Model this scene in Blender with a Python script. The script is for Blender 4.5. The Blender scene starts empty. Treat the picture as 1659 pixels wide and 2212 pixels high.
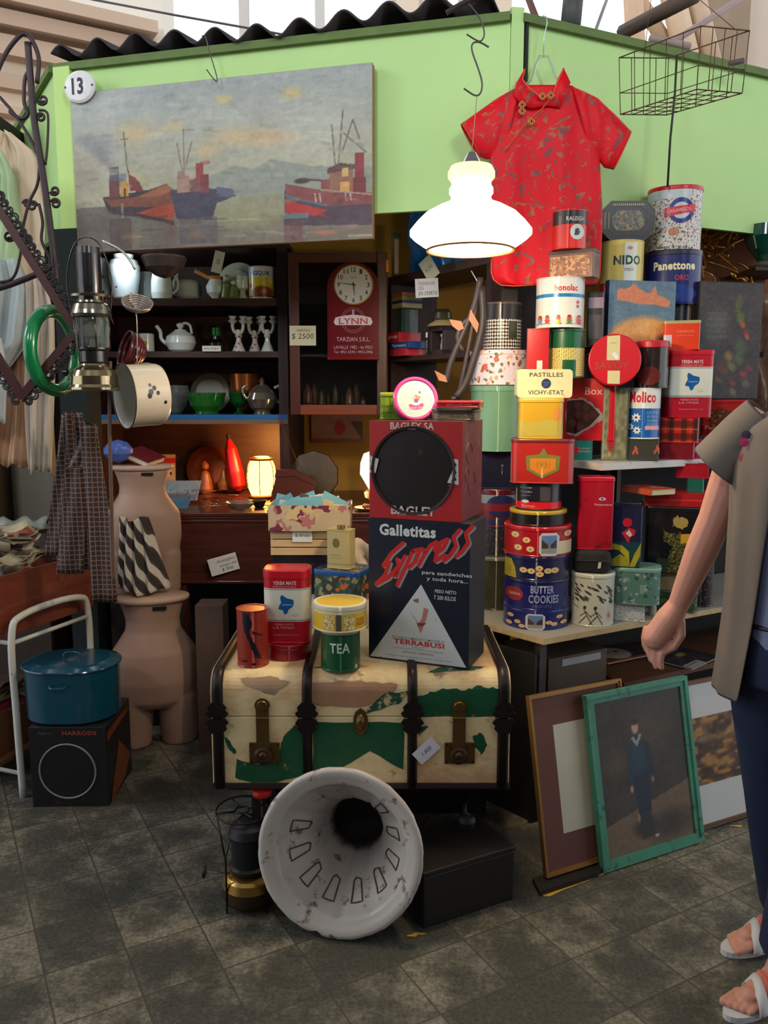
import bpy,bmesh,math,random
import numpy as np
from mathutils import Vector,Matrix,Euler
random.seed(7);np.random.seed(7)
S=bpy.context.scene
COL=S.collection
PI=math.pi
R_=math.radians
CH,PITCH,FPX,CX,CY=1.45,R_(8.1),1800.0,829.5,1106.0
cd=bpy.data.cameras.new('camera');cam=bpy.data.objects.new('camera',cd);COL.objects.link(cam)
cam.location=(0,0,CH);cam.rotation_euler=(PI/2-PITCH,0,0)
cd.sensor_fit='VERTICAL';cd.sensor_height=24.0;cd.lens=FPX/2212*24.0
cd.clip_start=0.05;cd.clip_end=200
S.camera=cam
S.view_settings.view_transform='Standard';S.view_settings.look='None'
S.view_settings.exposure=0.0;S.view_settings.gamma=1.0
try:S.view_settings.use_curve_mapping=False
except Exception:pass
wd=bpy.data.worlds.new('sky');S.world=wd;wd.use_nodes=True
wn=wd.node_tree.nodes;wn['Background'].inputs[0].default_value=(0.93,0.97,1.0,1);wn['Background'].inputs[1].default_value=1.5
def area(name,loc,target,sx,sy,power,col):
 l=bpy.data.lights.new(name,'AREA');l.shape='RECTANGLE';l.size=sx;l.size_y=sy;l.energy=power;l.color=col
 o=bpy.data.objects.new(name,l);COL.objects.link(o);o.location=loc
 o.rotation_euler=(Vector(target)-Vector(loc)).to_track_quat('-Z','Y').to_euler()
 return o
area('hall_window_light',(-2.8,-3.8,4.9),(0.1,3.1,1.9),1.2,2.2,190,(0.92,0.97,1.0))
area('hall_window_light',(2.6,-3.8,4.9),(0.4,3.1,1.9),1.2,2.2,190,(0.92,0.97,1.0))
area('hall_window_light',(-6.5,1.8,4.9),(-0.4,3.2,1.8),1.2,2.0,90,(0.92,0.97,1.0))
_cp,_sp=math.cos(PITCH),math.sin(PITCH)
def ray(px,py):
 x=(px-CX)/FPX;y=(CY-py)/FPX
 return Vector((x,_cp+y*_sp,-_sp+y*_cp))
CAM=Vector((0,0,CH))
def at(px,py,Y):
 r=ray(px,py);return CAM+r*(Y/r.y)
def onz(px,py,Z):
 r=ray(px,py);return CAM+r*((Z-CH)/r.z)
def dep(p):return p[1]*_cp-(p[2]-CH)*_sp
def mpx(p):return dep(p)/FPX
B0=Vector((0.525,2.65,0));UD=Vector((math.cos(R_(29)),math.sin(R_(29)),0));VD=Vector((-math.sin(R_(29)),math.cos(R_(29)),0))
def atv(px,py,v):
 r=ray(px,py);t=(v-(CAM-B0).dot(VD))/r.dot(VD);return CAM+r*t
def uv(a,v,z=0):return B0+UD*a+VD*v+Vector((0,0,z))
def proj(p):
 d=dep(p);return(CX+FPX*p[0]/d,CY-FPX*(p[1]*_sp+(p[2]-CH)*_cp)/d)
def lin(c):
 c=np.asarray(c,float)/255.0
 return np.where(c<=0.04045,c/12.92,((c+0.055)/1.055)**2.4)
def l4(c):return tuple(float(v)for v in lin(c))+(1.0,)
_mc={}
def mat(c,rough=0.5,metal=0.0,var=0.10,scale=14.0,bump=0.0,coat=0.0,emit=0.0,ecol=None,spec=None,dirt=None,dthr=0.62,dscale=9.0,stretch=None,alpha=None,trans=0.0,ior=1.45,sheen=0.0):
 key=(tuple(c),rough,metal,var,scale,bump,coat,emit,tuple(ecol)if ecol else None,spec,tuple(dirt)if dirt else None,dthr,dscale,stretch,alpha,trans,sheen)
 if key in _mc:return _mc[key]
 m=bpy.data.materials.new('surface_%d'%len(_mc));m.use_nodes=True
 nt=m.node_tree;N=nt.nodes;L=nt.links;b=N['Principled BSDF']
 b.inputs['Roughness'].default_value=rough;b.inputs['Metallic'].default_value=metal
 b.inputs['Coat Weight'].default_value=coat;b.inputs['Coat Roughness'].default_value=0.08
 if spec is not None:b.inputs['Specular IOR Level'].default_value=spec
 if trans:b.inputs['Transmission Weight'].default_value=trans;b.inputs['IOR'].default_value=ior
 if alpha is not None:b.inputs['Alpha'].default_value=alpha
 if sheen:b.inputs['Sheen Weight'].default_value=sheen
 tc=N.new('ShaderNodeTexCoord');src=tc.outputs['Object']
 if stretch:
  mp=N.new('ShaderNodeMapping');mp.inputs['Scale'].default_value=stretch;L.new(src,mp.inputs[0]);src=mp.outputs[0]
 no=N.new('ShaderNodeTexNoise');no.inputs['Scale'].default_value=scale;no.inputs['Detail'].default_value=4;L.new(src,no.inputs['Vector'])
 mx=N.new('ShaderNodeMix');mx.data_type='RGBA'
 base=lin(c)
 mx.inputs[6].default_value=tuple(float(v)for v in np.clip(base*(1-var),0,1))+(1,)
 mx.inputs[7].default_value=tuple(float(v)for v in np.clip(base*(1+var),0,1))+(1,)
 L.new(no.outputs['Fac'],mx.inputs[0]);out=mx.outputs[2]
 if dirt:
  n2=N.new('ShaderNodeTexNoise');n2.inputs['Scale'].default_value=dscale;n2.inputs['Detail'].default_value=7;n2.inputs['Roughness'].default_value=0.65;L.new(src,n2.inputs['Vector'])
  rp=N.new('ShaderNodeValToRGB');rp.color_ramp.elements[0].position=dthr-0.03;rp.color_ramp.elements[1].position=dthr+0.04
  L.new(n2.outputs['Fac'],rp.inputs[0])
  m2=N.new('ShaderNodeMix');m2.data_type='RGBA';m2.inputs[7].default_value=l4(dirt);L.new(rp.outputs[0],m2.inputs[0]);L.new(out,m2.inputs[6]);out=m2.outputs[2]
 L.new(out,b.inputs['Base Color'])
 if emit:
  b.inputs['Emission Color'].default_value=l4(ecol or c);b.inputs['Emission Strength'].default_value=emit
 if bump:
  bp=N.new('ShaderNodeBump');bp.inputs['Strength'].default_value=bump;bp.inputs['Distance'].default_value=0.004
  L.new(no.outputs['Fac'],bp.inputs['Height']);L.new(bp.outputs[0],b.inputs['Normal'])
 _mc[key]=m;return m
def vmat(rough=0.4,coat=0.0):
 key=('v',rough,coat)
 if key in _mc:return _mc[key]
 m=bpy.data.materials.new('printed_%d'%len(_mc));m.use_nodes=True;N=m.node_tree.nodes;L=m.node_tree.links;b=N['Principled BSDF']
 a=N.new('ShaderNodeVertexColor');a.layer_name='Col';L.new(a.outputs[0],b.inputs['Base Color'])
 b.inputs['Roughness'].default_value=rough;b.inputs['Coat Weight'].default_value=coat
 _mc[key]=m;return m
def wood(c,rough=0.45,dark=0.6,axis=0,coat=0.0,scale=1.0):
 key=('w',tuple(c),rough,dark,axis,coat,scale)
 if key in _mc:return _mc[key]
 m=bpy.data.materials.new('wood_%d'%len(_mc));m.use_nodes=True;N=m.node_tree.nodes;L=m.node_tree.links;b=N['Principled BSDF']
 tc=N.new('ShaderNodeTexCoord');mp=N.new('ShaderNodeMapping');s=[9*scale]*3;s[axis]=0.8*scale;mp.inputs['Scale'].default_value=s;L.new(tc.outputs['Object'],mp.inputs[0])
 no=N.new('ShaderNodeTexNoise');no.inputs['Scale'].default_value=4;no.inputs['Detail'].default_value=6;no.inputs['Distortion'].default_value=1.2;L.new(mp.outputs[0],no.inputs['Vector'])
 rp=N.new('ShaderNodeValToRGB');rp.color_ramp.elements[0].position=0.3;rp.color_ramp.elements[1].position=0.7
 rp.color_ramp.elements[0].color=tuple(float(v)*dark for v in lin(c))+(1,);rp.color_ramp.elements[1].color=l4(c)
 L.new(no.outputs['Fac'],rp.inputs[0]);L.new(rp.outputs[0],b.inputs['Base Color']);b.inputs['Roughness'].default_value=rough;b.inputs['Coat Weight'].default_value=coat
 _mc[key]=m;return m
def spots(bg,cols,scale=30.0,thr=0.4,rough=0.35,kind='vor',coat=0.2):
 key=('s',tuple(bg),tuple(map(tuple,cols)),scale,thr,rough,kind)
 if key in _mc:return _mc[key]
 m=bpy.data.materials.new('print_%d'%len(_mc));m.use_nodes=True;N=m.node_tree.nodes;L=m.node_tree.links;b=N['Principled BSDF']
 b.inputs['Roughness'].default_value=rough;b.inputs['Coat Weight'].default_value=coat
 tc=N.new('ShaderNodeTexCoord');dn=N.new('ShaderNodeTexNoise');dn.inputs['Scale'].default_value=scale*1.5;L.new(tc.outputs['Object'],dn.inputs['Vector'])
 va=N.new('ShaderNodeVectorMath');va.operation='MULTIPLY_ADD';va.inputs[1].default_value=(0.02*30/scale,)*3;L.new(dn.outputs['Color'],va.inputs[0]);L.new(tc.outputs['Object'],va.inputs[2])
 out=None
 prev=l4(bg)
 for i,c in enumerate(cols):
  v=N.new('ShaderNodeTexVoronoi' if kind=='vor' else 'ShaderNodeTexNoise');v.inputs['Scale'].default_value=scale*(1+0.35*i)
  if kind=='vor':v.inputs['Randomness'].default_value=0.9
  mp=N.new('ShaderNodeMapping');mp.inputs['Location'].default_value=(i*3.7,i*1.9,i*5.1);L.new(va.outputs[0],mp.inputs[0]);L.new(mp.outputs[0],v.inputs['Vector'])
  lt=N.new('ShaderNodeMath');lt.operation='LESS_THAN';lt.inputs[1].default_value=thr;L.new(v.outputs[0],lt.inputs[0])
  mx=N.new('ShaderNodeMix');mx.data_type='RGBA';L.new(lt.outputs[0],mx.inputs[0])
  if out is None:mx.inputs[6].default_value=prev
  else:L.new(out,mx.inputs[6])
  mx.inputs[7].default_value=l4(c);out=mx.outputs[2]
 L.new(out,b.inputs['Base Color']);_mc[key]=m;return m
class MB:
 def __init__(s):s.v=[];s.f=[];s.mi=[];s.sm=[];s.mats=[];s.col={}
 def slot(s,m):
  if m not in s.mats:s.mats.append(m)
  return s.mats.index(m)
 def add(s,vs,fs,m,smooth=False,M=None,cols=None):
  o=len(s.v);k=s.slot(m)
  for i,p in enumerate(vs):
   p=Vector(p)
   if M is not None:p=M@p
   s.v.append(tuple(p))
   if cols is not None:s.col[o+i]=cols[i]
  for f in fs:
   s.f.append(tuple(o+i for i in f));s.mi.append(k);s.sm.append(smooth)
 def box(s,c,d,m,M=None,rz=0):
  x,y,z=(t/2 for t in d)
  T=Matrix.Translation(c)@Matrix.Rotation(rz,4,'Z')
  if M is not None:T=M@T
  s.add([(-x,-y,-z),(x,-y,-z),(x,y,-z),(-x,y,-z),(-x,-y,z),(x,-y,z),(x,y,z),(-x,y,z)],[(0,3,2,1),(4,5,6,7),(0,1,5,4),(1,2,6,5),(2,3,7,6),(3,0,4,7)],m,False,T)
 def b2(s,lo,hi,m,M=None):
  s.box([(a+b)/2 for a,b in zip(lo,hi)],[abs(b-a)for a,b in zip(lo,hi)],m,M)
 def prism(s,poly,z0,z1,m,M=None,mtop=None):
  n=len(poly);v=[(p[0],p[1],z0)for p in poly]+[(p[0],p[1],z1)for p in poly]
  s.add(v,[tuple(range(n))[::-1]]+[(i,(i+1)%n,n+(i+1)%n,n+i)for i in range(n)],m,False,M)
  s.add([(p[0],p[1],z1)for p in poly],[tuple(range(n))],mtop or m,False,M)
 def lathe(s,prof,m,seg=32,M=None,smooth=True,mats=None,caps=True):
  v=[];n=len(prof)
  for r,z in prof:
   for k in range(seg):
    a=2*PI*k/seg;v.append((r*math.sin(a),-r*math.cos(a),z))
  for i in range(n-1):
   fs=[(i*seg+k,i*seg+(k+1)%seg,(i+1)*seg+(k+1)%seg,(i+1)*seg+k)for k in range(seg)]
   vv=v[i*seg:(i+2)*seg]
   s.add(vv,[tuple(q-i*seg for q in f)for f in fs],(mats[i]if mats else m),smooth,M)
  if caps:
   if prof[0][0]>1e-5:s.add(v[:seg],[tuple(range(seg))[::-1]],mats[0]if mats else m,False,M)
   if prof[-1][0]>1e-5:s.add(v[-seg:],[tuple(range(seg))],mats[-1]if mats else m,False,M)
 def tube(s,pts,r,m,seg=8,closed=False,M=None,rs=None,flat=None):
  pts=[Vector(p)for p in pts];n=len(pts);v=[]
  up=None
  for i,p in enumerate(pts):
   a=pts[(i-1)%n]if(closed or i>0)else p;b=pts[(i+1)%n]if(closed or i<n-1)else p
   t=(b-a)
   if t.length<1e-9:t=Vector((0,0,1))
   t.normalize()
   if up is None:
    up=Vector((0,0,1))if abs(t.z)<0.9 else Vector((1,0,0))
   x=t.cross(up)
   if x.length<1e-6:x=t.cross(Vector((1,0.1,0)))
   x.normalize();up=x.cross(t).normalized()
   rr=rs[i]if rs else r
   for k in range(seg):
    an=2*PI*k/seg
    v.append(p+x*(rr*math.cos(an))+up*(rr*math.sin(an)*(flat or 1)))
  fs=[]
  for i in range(n if closed else n-1):
   j=(i+1)%n
   for k in range(seg):fs.append((i*seg+k,i*seg+(k+1)%seg,j*seg+(k+1)%seg,j*seg+k))
  if not closed:
   fs.append(tuple(range(seg))[::-1]);fs.append(tuple((n-1)*seg+k for k in range(seg)))
  s.add(v,fs,m,True,M)
 def grid(s,P,m,M=None,smooth=True,cols=None,flip=False):
  h,w=len(P),len(P[0]);v=[p for row in P for p in row]
  fs=[]
  for i in range(h-1):
   for j in range(w-1):
    f=(i*w+j,i*w+j+1,(i+1)*w+j+1,(i+1)*w+j)
    fs.append(f[::-1]if flip else f)
  s.add(v,fs,m,smooth,M,cols)
 def build(s,name,parent=None,label=None,loc=None,rot=None,bevel=0,solid=0,sub=0,weld=False):
  me=bpy.data.meshes.new(name)
  me.from_pydata([tuple(p)for p in s.v],[],s.f)
  me.polygons.foreach_set('material_index',s.mi);me.polygons.foreach_set('use_smooth',s.sm)
  for m in s.mats:me.materials.append(m)
  if s.col:
   ca=me.color_attributes.new('Col','FLOAT_COLOR','POINT')
   arr=np.ones((len(s.v),4),np.float32)
   for i,c in s.col.items():arr[i,:3]=c[:3]
   ca.data.foreach_set('color',arr.ravel())
  if weld:
   bm=bmesh.new();bm.from_mesh(me);bmesh.ops.remove_doubles(bm,verts=bm.verts,dist=1e-5);bmesh.ops.recalc_face_normals(bm,faces=bm.faces);bm.to_mesh(me);bm.free()
  me.update()
  o=bpy.data.objects.new(name,me);COL.objects.link(o)
  if parent is not None:o.parent=parent
  if loc is not None:o.location=loc
  if rot is not None:o.rotation_euler=rot
  if label:o['label']=label
  if solid:
   md=o.modifiers.new('solid','SOLIDIFY');md.thickness=solid;md.offset=0
  if bevel:
   md=o.modifiers.new('bevel','BEVEL');md.width=bevel;md.segments=2;md.limit_method='ANGLE';md.angle_limit=R_(50)
  if sub:
   md=o.modifiers.new('sub','SUBSURF');md.levels=sub;md.render_levels=sub
  return o
def tag(o,label,cat,group=None,kind=None):
 o['label']=label;o['category']=cat
 if group:o['group']=group
 if kind:o['kind']=kind
 return o
def thing(name,label,cat,loc=(0,0,0),rz=0.0,group=None,rot=None):
 o=bpy.data.objects.new(name,None);COL.objects.link(o);o.location=loc;o.empty_display_size=0.05
 o.rotation_euler=rot if rot is not None else(0,0,rz)
 return tag(o,label,cat,group)
def struct(mb,name,label=None,**k):
 o=mb.build(name,**k);o['kind']='structure'
 if label:o['label']=label
 return o
def copy_tree(o,parent=None):
 c=o.copy();COL.objects.link(c)
 if parent is not None:c.parent=parent
 for ch in list(o.children):copy_tree(ch,c)
 return c
_tc={}
def text2d(t,bold=0.0,shear=0.0):
 key=(t,bold,shear)
 if key in _tc:return _tc[key]
 cu=bpy.data.curves.new('t','FONT');cu.body=t;cu.size=1;cu.offset=bold;cu.shear=shear;cu.resolution_u=2;cu.space_character=1.0+bold*2
 o=bpy.data.objects.new('t',cu);COL.objects.link(o)
 dg=bpy.context.evaluated_depsgraph_get();me=bpy.data.meshes.new_from_object(o.evaluated_get(dg))
 v=np.array([tuple(x.co)[:2]for x in me.vertices]);f=[tuple(p.vertices)for p in me.polygons]
 bpy.data.objects.remove(o);bpy.data.curves.remove(cu);bpy.data.meshes.remove(me)
 if len(v):v=v-(v.min(0)+v.max(0))/2
 _tc[key]=(v,f);return _tc[key]
def slice2d(v,f,step):
 bm=bmesh.new();vs=[bm.verts.new((p[0],p[1],0))for p in v]
 for q in f:
  try:bm.faces.new([vs[i]for i in q])
  except Exception:pass
 x0,x1=min(p[0]for p in v),max(p[0]for p in v)
 x=math.ceil(x0/step)*step
 while x<x1:
  g=list(bm.verts)+list(bm.edges)+list(bm.faces)
  bmesh.ops.bisect_plane(bm,geom=g,plane_co=(x,0,0),plane_no=(1,0,0));x+=step
 bmesh.ops.triangulate(bm,faces=[q for q in bm.faces if len(q.verts)>4])
 bm.verts.index_update()
 V=[tuple(p.co)[:2]for p in bm.verts];F=[tuple(w.index for w in q.verts)for q in bm.faces]
 bm.free();return V,F
def ell(cx,cy,rx,ry,n=20,a0=0):
 return[(cx+rx*math.cos(2*PI*k/n+a0),cy+ry*math.sin(2*PI*k/n+a0))for k in range(n)]
def rect(cx,cy,w,h):return[(cx-w/2,cy-h/2),(cx+w/2,cy-h/2),(cx+w/2,cy+h/2),(cx-w/2,cy+h/2)]
def flat_text(mb,t,cx,cy,w,h,m,M,bold=0.0,shear=0.0,off=0.0006,rot=0.0):
 v,f=text2d(t,bold,shear)
 if not len(v):return
 e=v.max(0)-v.min(0);sx=w/e[0];sy=(h/e[1])if h else sx
 c,s=math.cos(rot),math.sin(rot)
 vs=[(cx+p[0]*sx*c-p[1]*sy*s,cy+p[0]*sx*s+p[1]*sy*c,off)for p in v]
 mb.add(vs,f,m,False,M)
def flat_poly(mb,poly,m,M,off=0.0004):
 mb.add([(p[0],p[1],off)for p in poly],[tuple(range(len(poly)))],m,False,M)
UP=Matrix.Rotation(PI/2,4,'X')
class Pic:
 def __init__(s,w,h,c):s.w,s.h=w,h;s.a=np.zeros((h,w,3))+np.array(c,float);s.Y,s.X=np.mgrid[0:h,0:w];s.X=(s.X+.5)/w;s.Y=(s.Y+.5)/h
 def grad(s,c0,c1,y0=0,y1=1):
  t=np.clip((s.Y-y0)/(y1-y0),0,1)[...,None];s.a=np.array(c0)*(1-t)+np.array(c1)*t;return s
 def _mix(s,m,c):m=m[...,None];s.a=s.a*(1-m)+np.array(c,float)*m;return s
 def blob(s,cx,cy,rx,ry,c,soft=0.5,k=1.0,rot=0):
  dx,dy=s.X-cx,s.Y-cy;cr,sr=math.cos(rot),math.sin(rot)
  d=np.sqrt(((dx*cr+dy*sr)/rx)**2+((-dx*sr+dy*cr)/ry)**2)
  return s._mix(np.clip((1-d)/max(soft,1e-3),0,1)*k,c)
 def poly(s,pts,c,k=1.0):
  ins=np.zeros(s.X.shape,bool);n=len(pts)
  for i in range(n):
   x0,y0=pts[i];x1,y1=pts[(i+1)%n]
   if y0==y1:continue
   cond=((y0>s.Y)!=(y1>s.Y))&(s.X<(x1-x0)*(s.Y-y0)/(y1-y0)+x0);ins^=cond
  return s._mix(ins.astype(float)*k,c)
 def rect(s,x0,y0,x1,y1,c,k=1.0):return s.poly([(x0,y0),(x1,y0),(x1,y1),(x0,y1)],c,k)
 def line(s,x0,y0,x1,y1,wd,c,k=1.0):
  asp=s.h/s.w;dx,dy=x1-x0,(y1-y0)*asp;L=dx*dx+dy*dy+1e-12
  t=np.clip(((s.X-x0)*dx+(s.Y-y0)*asp*dy)/L,0,1)
  d=np.sqrt((s.X-x0-t*dx)**2+((s.Y-y0)*asp-t*dy)**2)
  return s._mix(np.clip((wd-d)/(wd*.5),0,1)*k,c)
 def noise(s,amp,cells=(20,20),seed=0,col=None):
  rs=np.random.RandomState(seed);g=rs.rand(cells[1]+2,cells[0]+2)
  x=s.X*cells[0];y=s.Y*cells[1];xi=x.astype(int);yi=y.astype(int);fx=x-xi;fy=y-yi
  fx=fx*fx*(3-2*fx);fy=fy*fy*(3-2*fy)
  n=g[yi,xi]*(1-fx)*(1-fy)+g[yi,xi+1]*fx*(1-fy)+g[yi+1,xi]*(1-fx)*fy+g[yi+1,xi+1]*fx*fy
  if col is not None:return s._mix(np.clip((n-0.5)*4,0,1)*amp,col)
  s.a=s.a+((n-.5)*2*amp)[...,None];return s
 def onto(s,mb,fn,m):
  a=np.clip(s.a,0,255);L=lin(a)[::-1]
  P=[[fn(j/(s.w-1),i/(s.h-1))for j in range(s.w)]for i in range(s.h)]
  mb.grid(P,m,None,True,[tuple(c)for row in L for c in row])
class Sect:
 def __init__(s,w,d,r=None):
  r=min(w,d)/2 if r is None else min(r,min(w,d)/2-1e-5);s.w,s.d,s.r=w,d,r
  pts=[];nr=[]
  def arc(cx,cy,a0,a1):
   n=max(6,int(r/0.0035))if r>0.002 else 2
   for k in range(n+1):
    a=a0+(a1-a0)*k/n;pts.append((cx+r*math.cos(a),cy+r*math.sin(a)));nr.append((math.cos(a),math.sin(a)))
  x,y=w/2-r,d/2-r
  pts.append((0,-d/2));nr.append((0,-1))
  arc(x,-y,-PI/2,0);arc(x,y,0,PI/2);arc(-x,y,PI/2,PI);arc(-x,-y,PI,1.5*PI)
  s.p=np.array(pts);s.n=np.array(nr)
  q=np.vstack([s.p,s.p[:1]]);dl=np.sqrt(((q[1:]-q[:-1])**2).sum(1));s.c=np.concatenate([[0],np.cumsum(dl)]);s.L=s.c[-1]
  s.pp=q;s.nn=np.vstack([s.n,s.n[:1]])
 def pt(s,a,off=0.0):
  a=a%s.L
  x=np.interp(a,s.c,s.pp[:,0]);y=np.interp(a,s.c,s.pp[:,1]);nx=np.interp(a,s.c,s.nn[:,0]);ny=np.interp(a,s.c,s.nn[:,1])
  return x+nx*off,y+ny*off
 def s_of(s,fx):
  flat=s.w/2-s.r;x=fx*s.w
  if abs(x)<=flat or s.r<1e-4:return x
  t=min(1.0,(abs(x)-flat)/s.r);return math.copysign(flat+s.r*math.asin(t*0.985),x)
def sect_mesh(mb,sec,rings,top=True,bot=True,mtop=None,topinset=0.0):
 n=len(sec.p)
 def ring(z,o):return[(sec.p[i][0]+sec.n[i][0]*o,sec.p[i][1]+sec.n[i][1]*o,z)for i in range(n)]
 for(z0,o0,m),(z1,o1,_)in zip(rings[:-1],rings[1:]):
  mb.add(ring(z0,o0)+ring(z1,o1),[(i,(i+1)%n,n+(i+1)%n,n+i)for i in range(n)],m,True)
 if bot:mb.add(ring(rings[0][0],rings[0][1]),[tuple(range(n))[::-1]],rings[0][2])
 if top:mb.add(ring(rings[-1][0],rings[-1][1]),[tuple(range(n))],mtop or rings[-1][2])
def wrap(mb,sec,V,F,m,off,s0=0.0,z0=0.0,step=0.006):
 if not F:return
 V2,F2=slice2d(V,F,step)if sec.r>0.004 else(V,F)
 P=[]
 for x,z in V2:
  a,b=sec.pt(s0+x,off);P.append((a,b,z0+z))
 mb.add(P,F2,m,True)
def tin(label,p,w,h,d=None,r=None,bands=None,color=(150,30,30),lid=None,lidcol=None,decals=(),rot=0.0,name='tin',cat='tin',rough=0.32,group=None,tilt=None,body_m=None,lid_m=None,rim=0.0012,lidtop=None,dirt=None,base_rim=True,coat=0.3,face=True,topdecals=(),metal=0.0,lidname='lid',absrot=None):
 """p: world point under the middle of the tin; w,h in metres. decals: ('t',text,fx,fz,fw,fh,col[,bold,shear,rot]) ('p',poly(frac),col) ('pic',Pic,fx0,fx1,fz0,fz1)"""
 d=w if d is None else d;sec=Sect(w,d,r)
 rz=(-math.atan2(p[0],p[1])if face else 0)+rot
 if absrot is not None:rz=absrot
 t=thing(name,label,cat,p,rz,group,rot=None)
 if tilt:t.rotation_euler=(tilt[0],tilt[1],rz)
 M=lambda c,ro=rough:mat(c,ro,metal,coat=coat,var=0.06,dirt=dirt,dscale=18)
 bm_=body_m or M(color)
 lh=0 if not lid else lid
 H=h-(0.0015 if lh else 0)
 b=MB();rings=[]
 bl=sorted(bands or[],key=lambda q:q[0])
 zs=[(0.0,0.0,bm_)]
 if base_rim:rings+=[(0.0,rim,bm_),(0.003,rim,bm_),(0.0045,0.0,bm_)]
 else:rings+=[(0.0,0.0,bm_)]
 cur=rings[-1][0]
 for z0,z1,c in bl:
  z0*=h;z1*=h;mm=c if not isinstance(c,tuple)else M(c)
  if z0>cur+1e-5:rings.append((z0,0.0,mm))
  else:rings[-1]=(rings[-1][0],rings[-1][1],mm)
  rings.append((min(z1,H),0.0,bm_));cur=rings[-1][0]
 if cur<H-1e-5:rings.append((H,0.0,bm_))
 if not lh:rings[-1:]=[(H-0.004,0.0,rings[-1][2]),(H-0.003,rim,rings[-1][2]),(H,rim,rings[-1][2]),(H,-0.002,rings[-1][2]),(H-0.002,-0.003,rings[-1][2])]
 sect_mesh(b,sec,rings,mtop=(lidtop if isinstance(lidtop,bpy.types.Material)else(M(lidtop)if lidtop else None)))
 lay=0
 def put(b,dl,hh,off0=0.0,zb=0.0):
  for k,q in enumerate(dl):
   off=off0+0.0007+0.00015*k
   if q[0]=='t':
    _,tx,fx,fz,fw,fh,c=q[:7];bold=q[7]if len(q)>7 else 0.015;sh=q[8]if len(q)>8 else 0.0;ro=q[9]if len(q)>9 else 0.0
    v,f=text2d(tx,bold,sh)
    if not len(v):continue
    e=v.max(0)-v.min(0);v=v*np.array([fw*w/e[0],fh*hh/e[1]])
    if ro:v=v@np.array([[math.cos(ro),math.sin(ro)],[-math.sin(ro),math.cos(ro)]])
    wrap(b,sec,[tuple(x)for x in v],f,mat(c,rough,0,var=0.03,coat=coat),off,sec.s_of(fx),zb+fz*hh)
   elif q[0]=='p':
    _,poly,c=q[:3]
    V=[(sec.s_of(max(-.5,min(.5,x))),z*hh+zb)for x,z in poly]
    wrap(b,sec,V,[tuple(range(len(V)))],c if isinstance(c,bpy.types.Material)else mat(c,rough,0,var=0.05,coat=coat),off)
   elif q[0]=='pic':
    _,pc,x0,x1,z0,z1=q[:6];s0,s1=sec.s_of(x0),sec.s_of(x1)
    def fn(u,t_,s0=s0,s1=s1,off=off):
     a,bb=sec.pt(s0+(s1-s0)*u,off);return(a,bb,zb+(z0+(z1-z0)*t_)*hh)
    pc.onto(b,fn,vmat(rough,coat))
 put(b,decals,h)
 body=b.build('tin_body' if cat=='tin' else 'body',t)
 if lh:
  lm=lid_m or M(lidcol or color);q=MB();o=0.0018
  sect_mesh(q,sec,[(h-lh,o-0.0006,lm),(h-lh+0.002,o,lm),(h-0.004,o,lm),(h-0.001,o-0.0012,lm),(h,o-0.004,lm),(h,-0.006,lm),(h-0.0012,-0.008,lm)],bot=False,mtop=(lidtop if isinstance(lidtop,bpy.types.Material)else(M(lidtop)if lidtop else None)))
  if topdecals:put(q,topdecals,lh,0.0018,h-lh)
  q.build(lidname,t)
 return t
def stack(p,items,sc=None):
 """items bottom->top: (label, wpx, toppy, kwargs). The first stands at p; the next on top of it."""
 p=Vector(p);out=[]
 for(lb,wpx,top,kw)in items:
  kw=dict(kw);k=mpx(p);w=wpx*k;dx=kw.pop('dx',0)*k;q=p+Vector((dx,kw.pop('dy',0),0))
  ztop=at(proj(q)[0],top,q.y-(kw.get('fy',w/2)if 'fy' in kw else 0)).z;kw.pop('fy',None)
  h=max(0.01,ztop-p.z);dd=kw.pop('dr',None);fn=kw.pop('fn',tin)
  if dd:kw['d']=w*dd
  out.append(fn(lb,q,w,h,**kw));p=Vector((p.x,p.y,p.z+h+0.0006))
 return out
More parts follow.
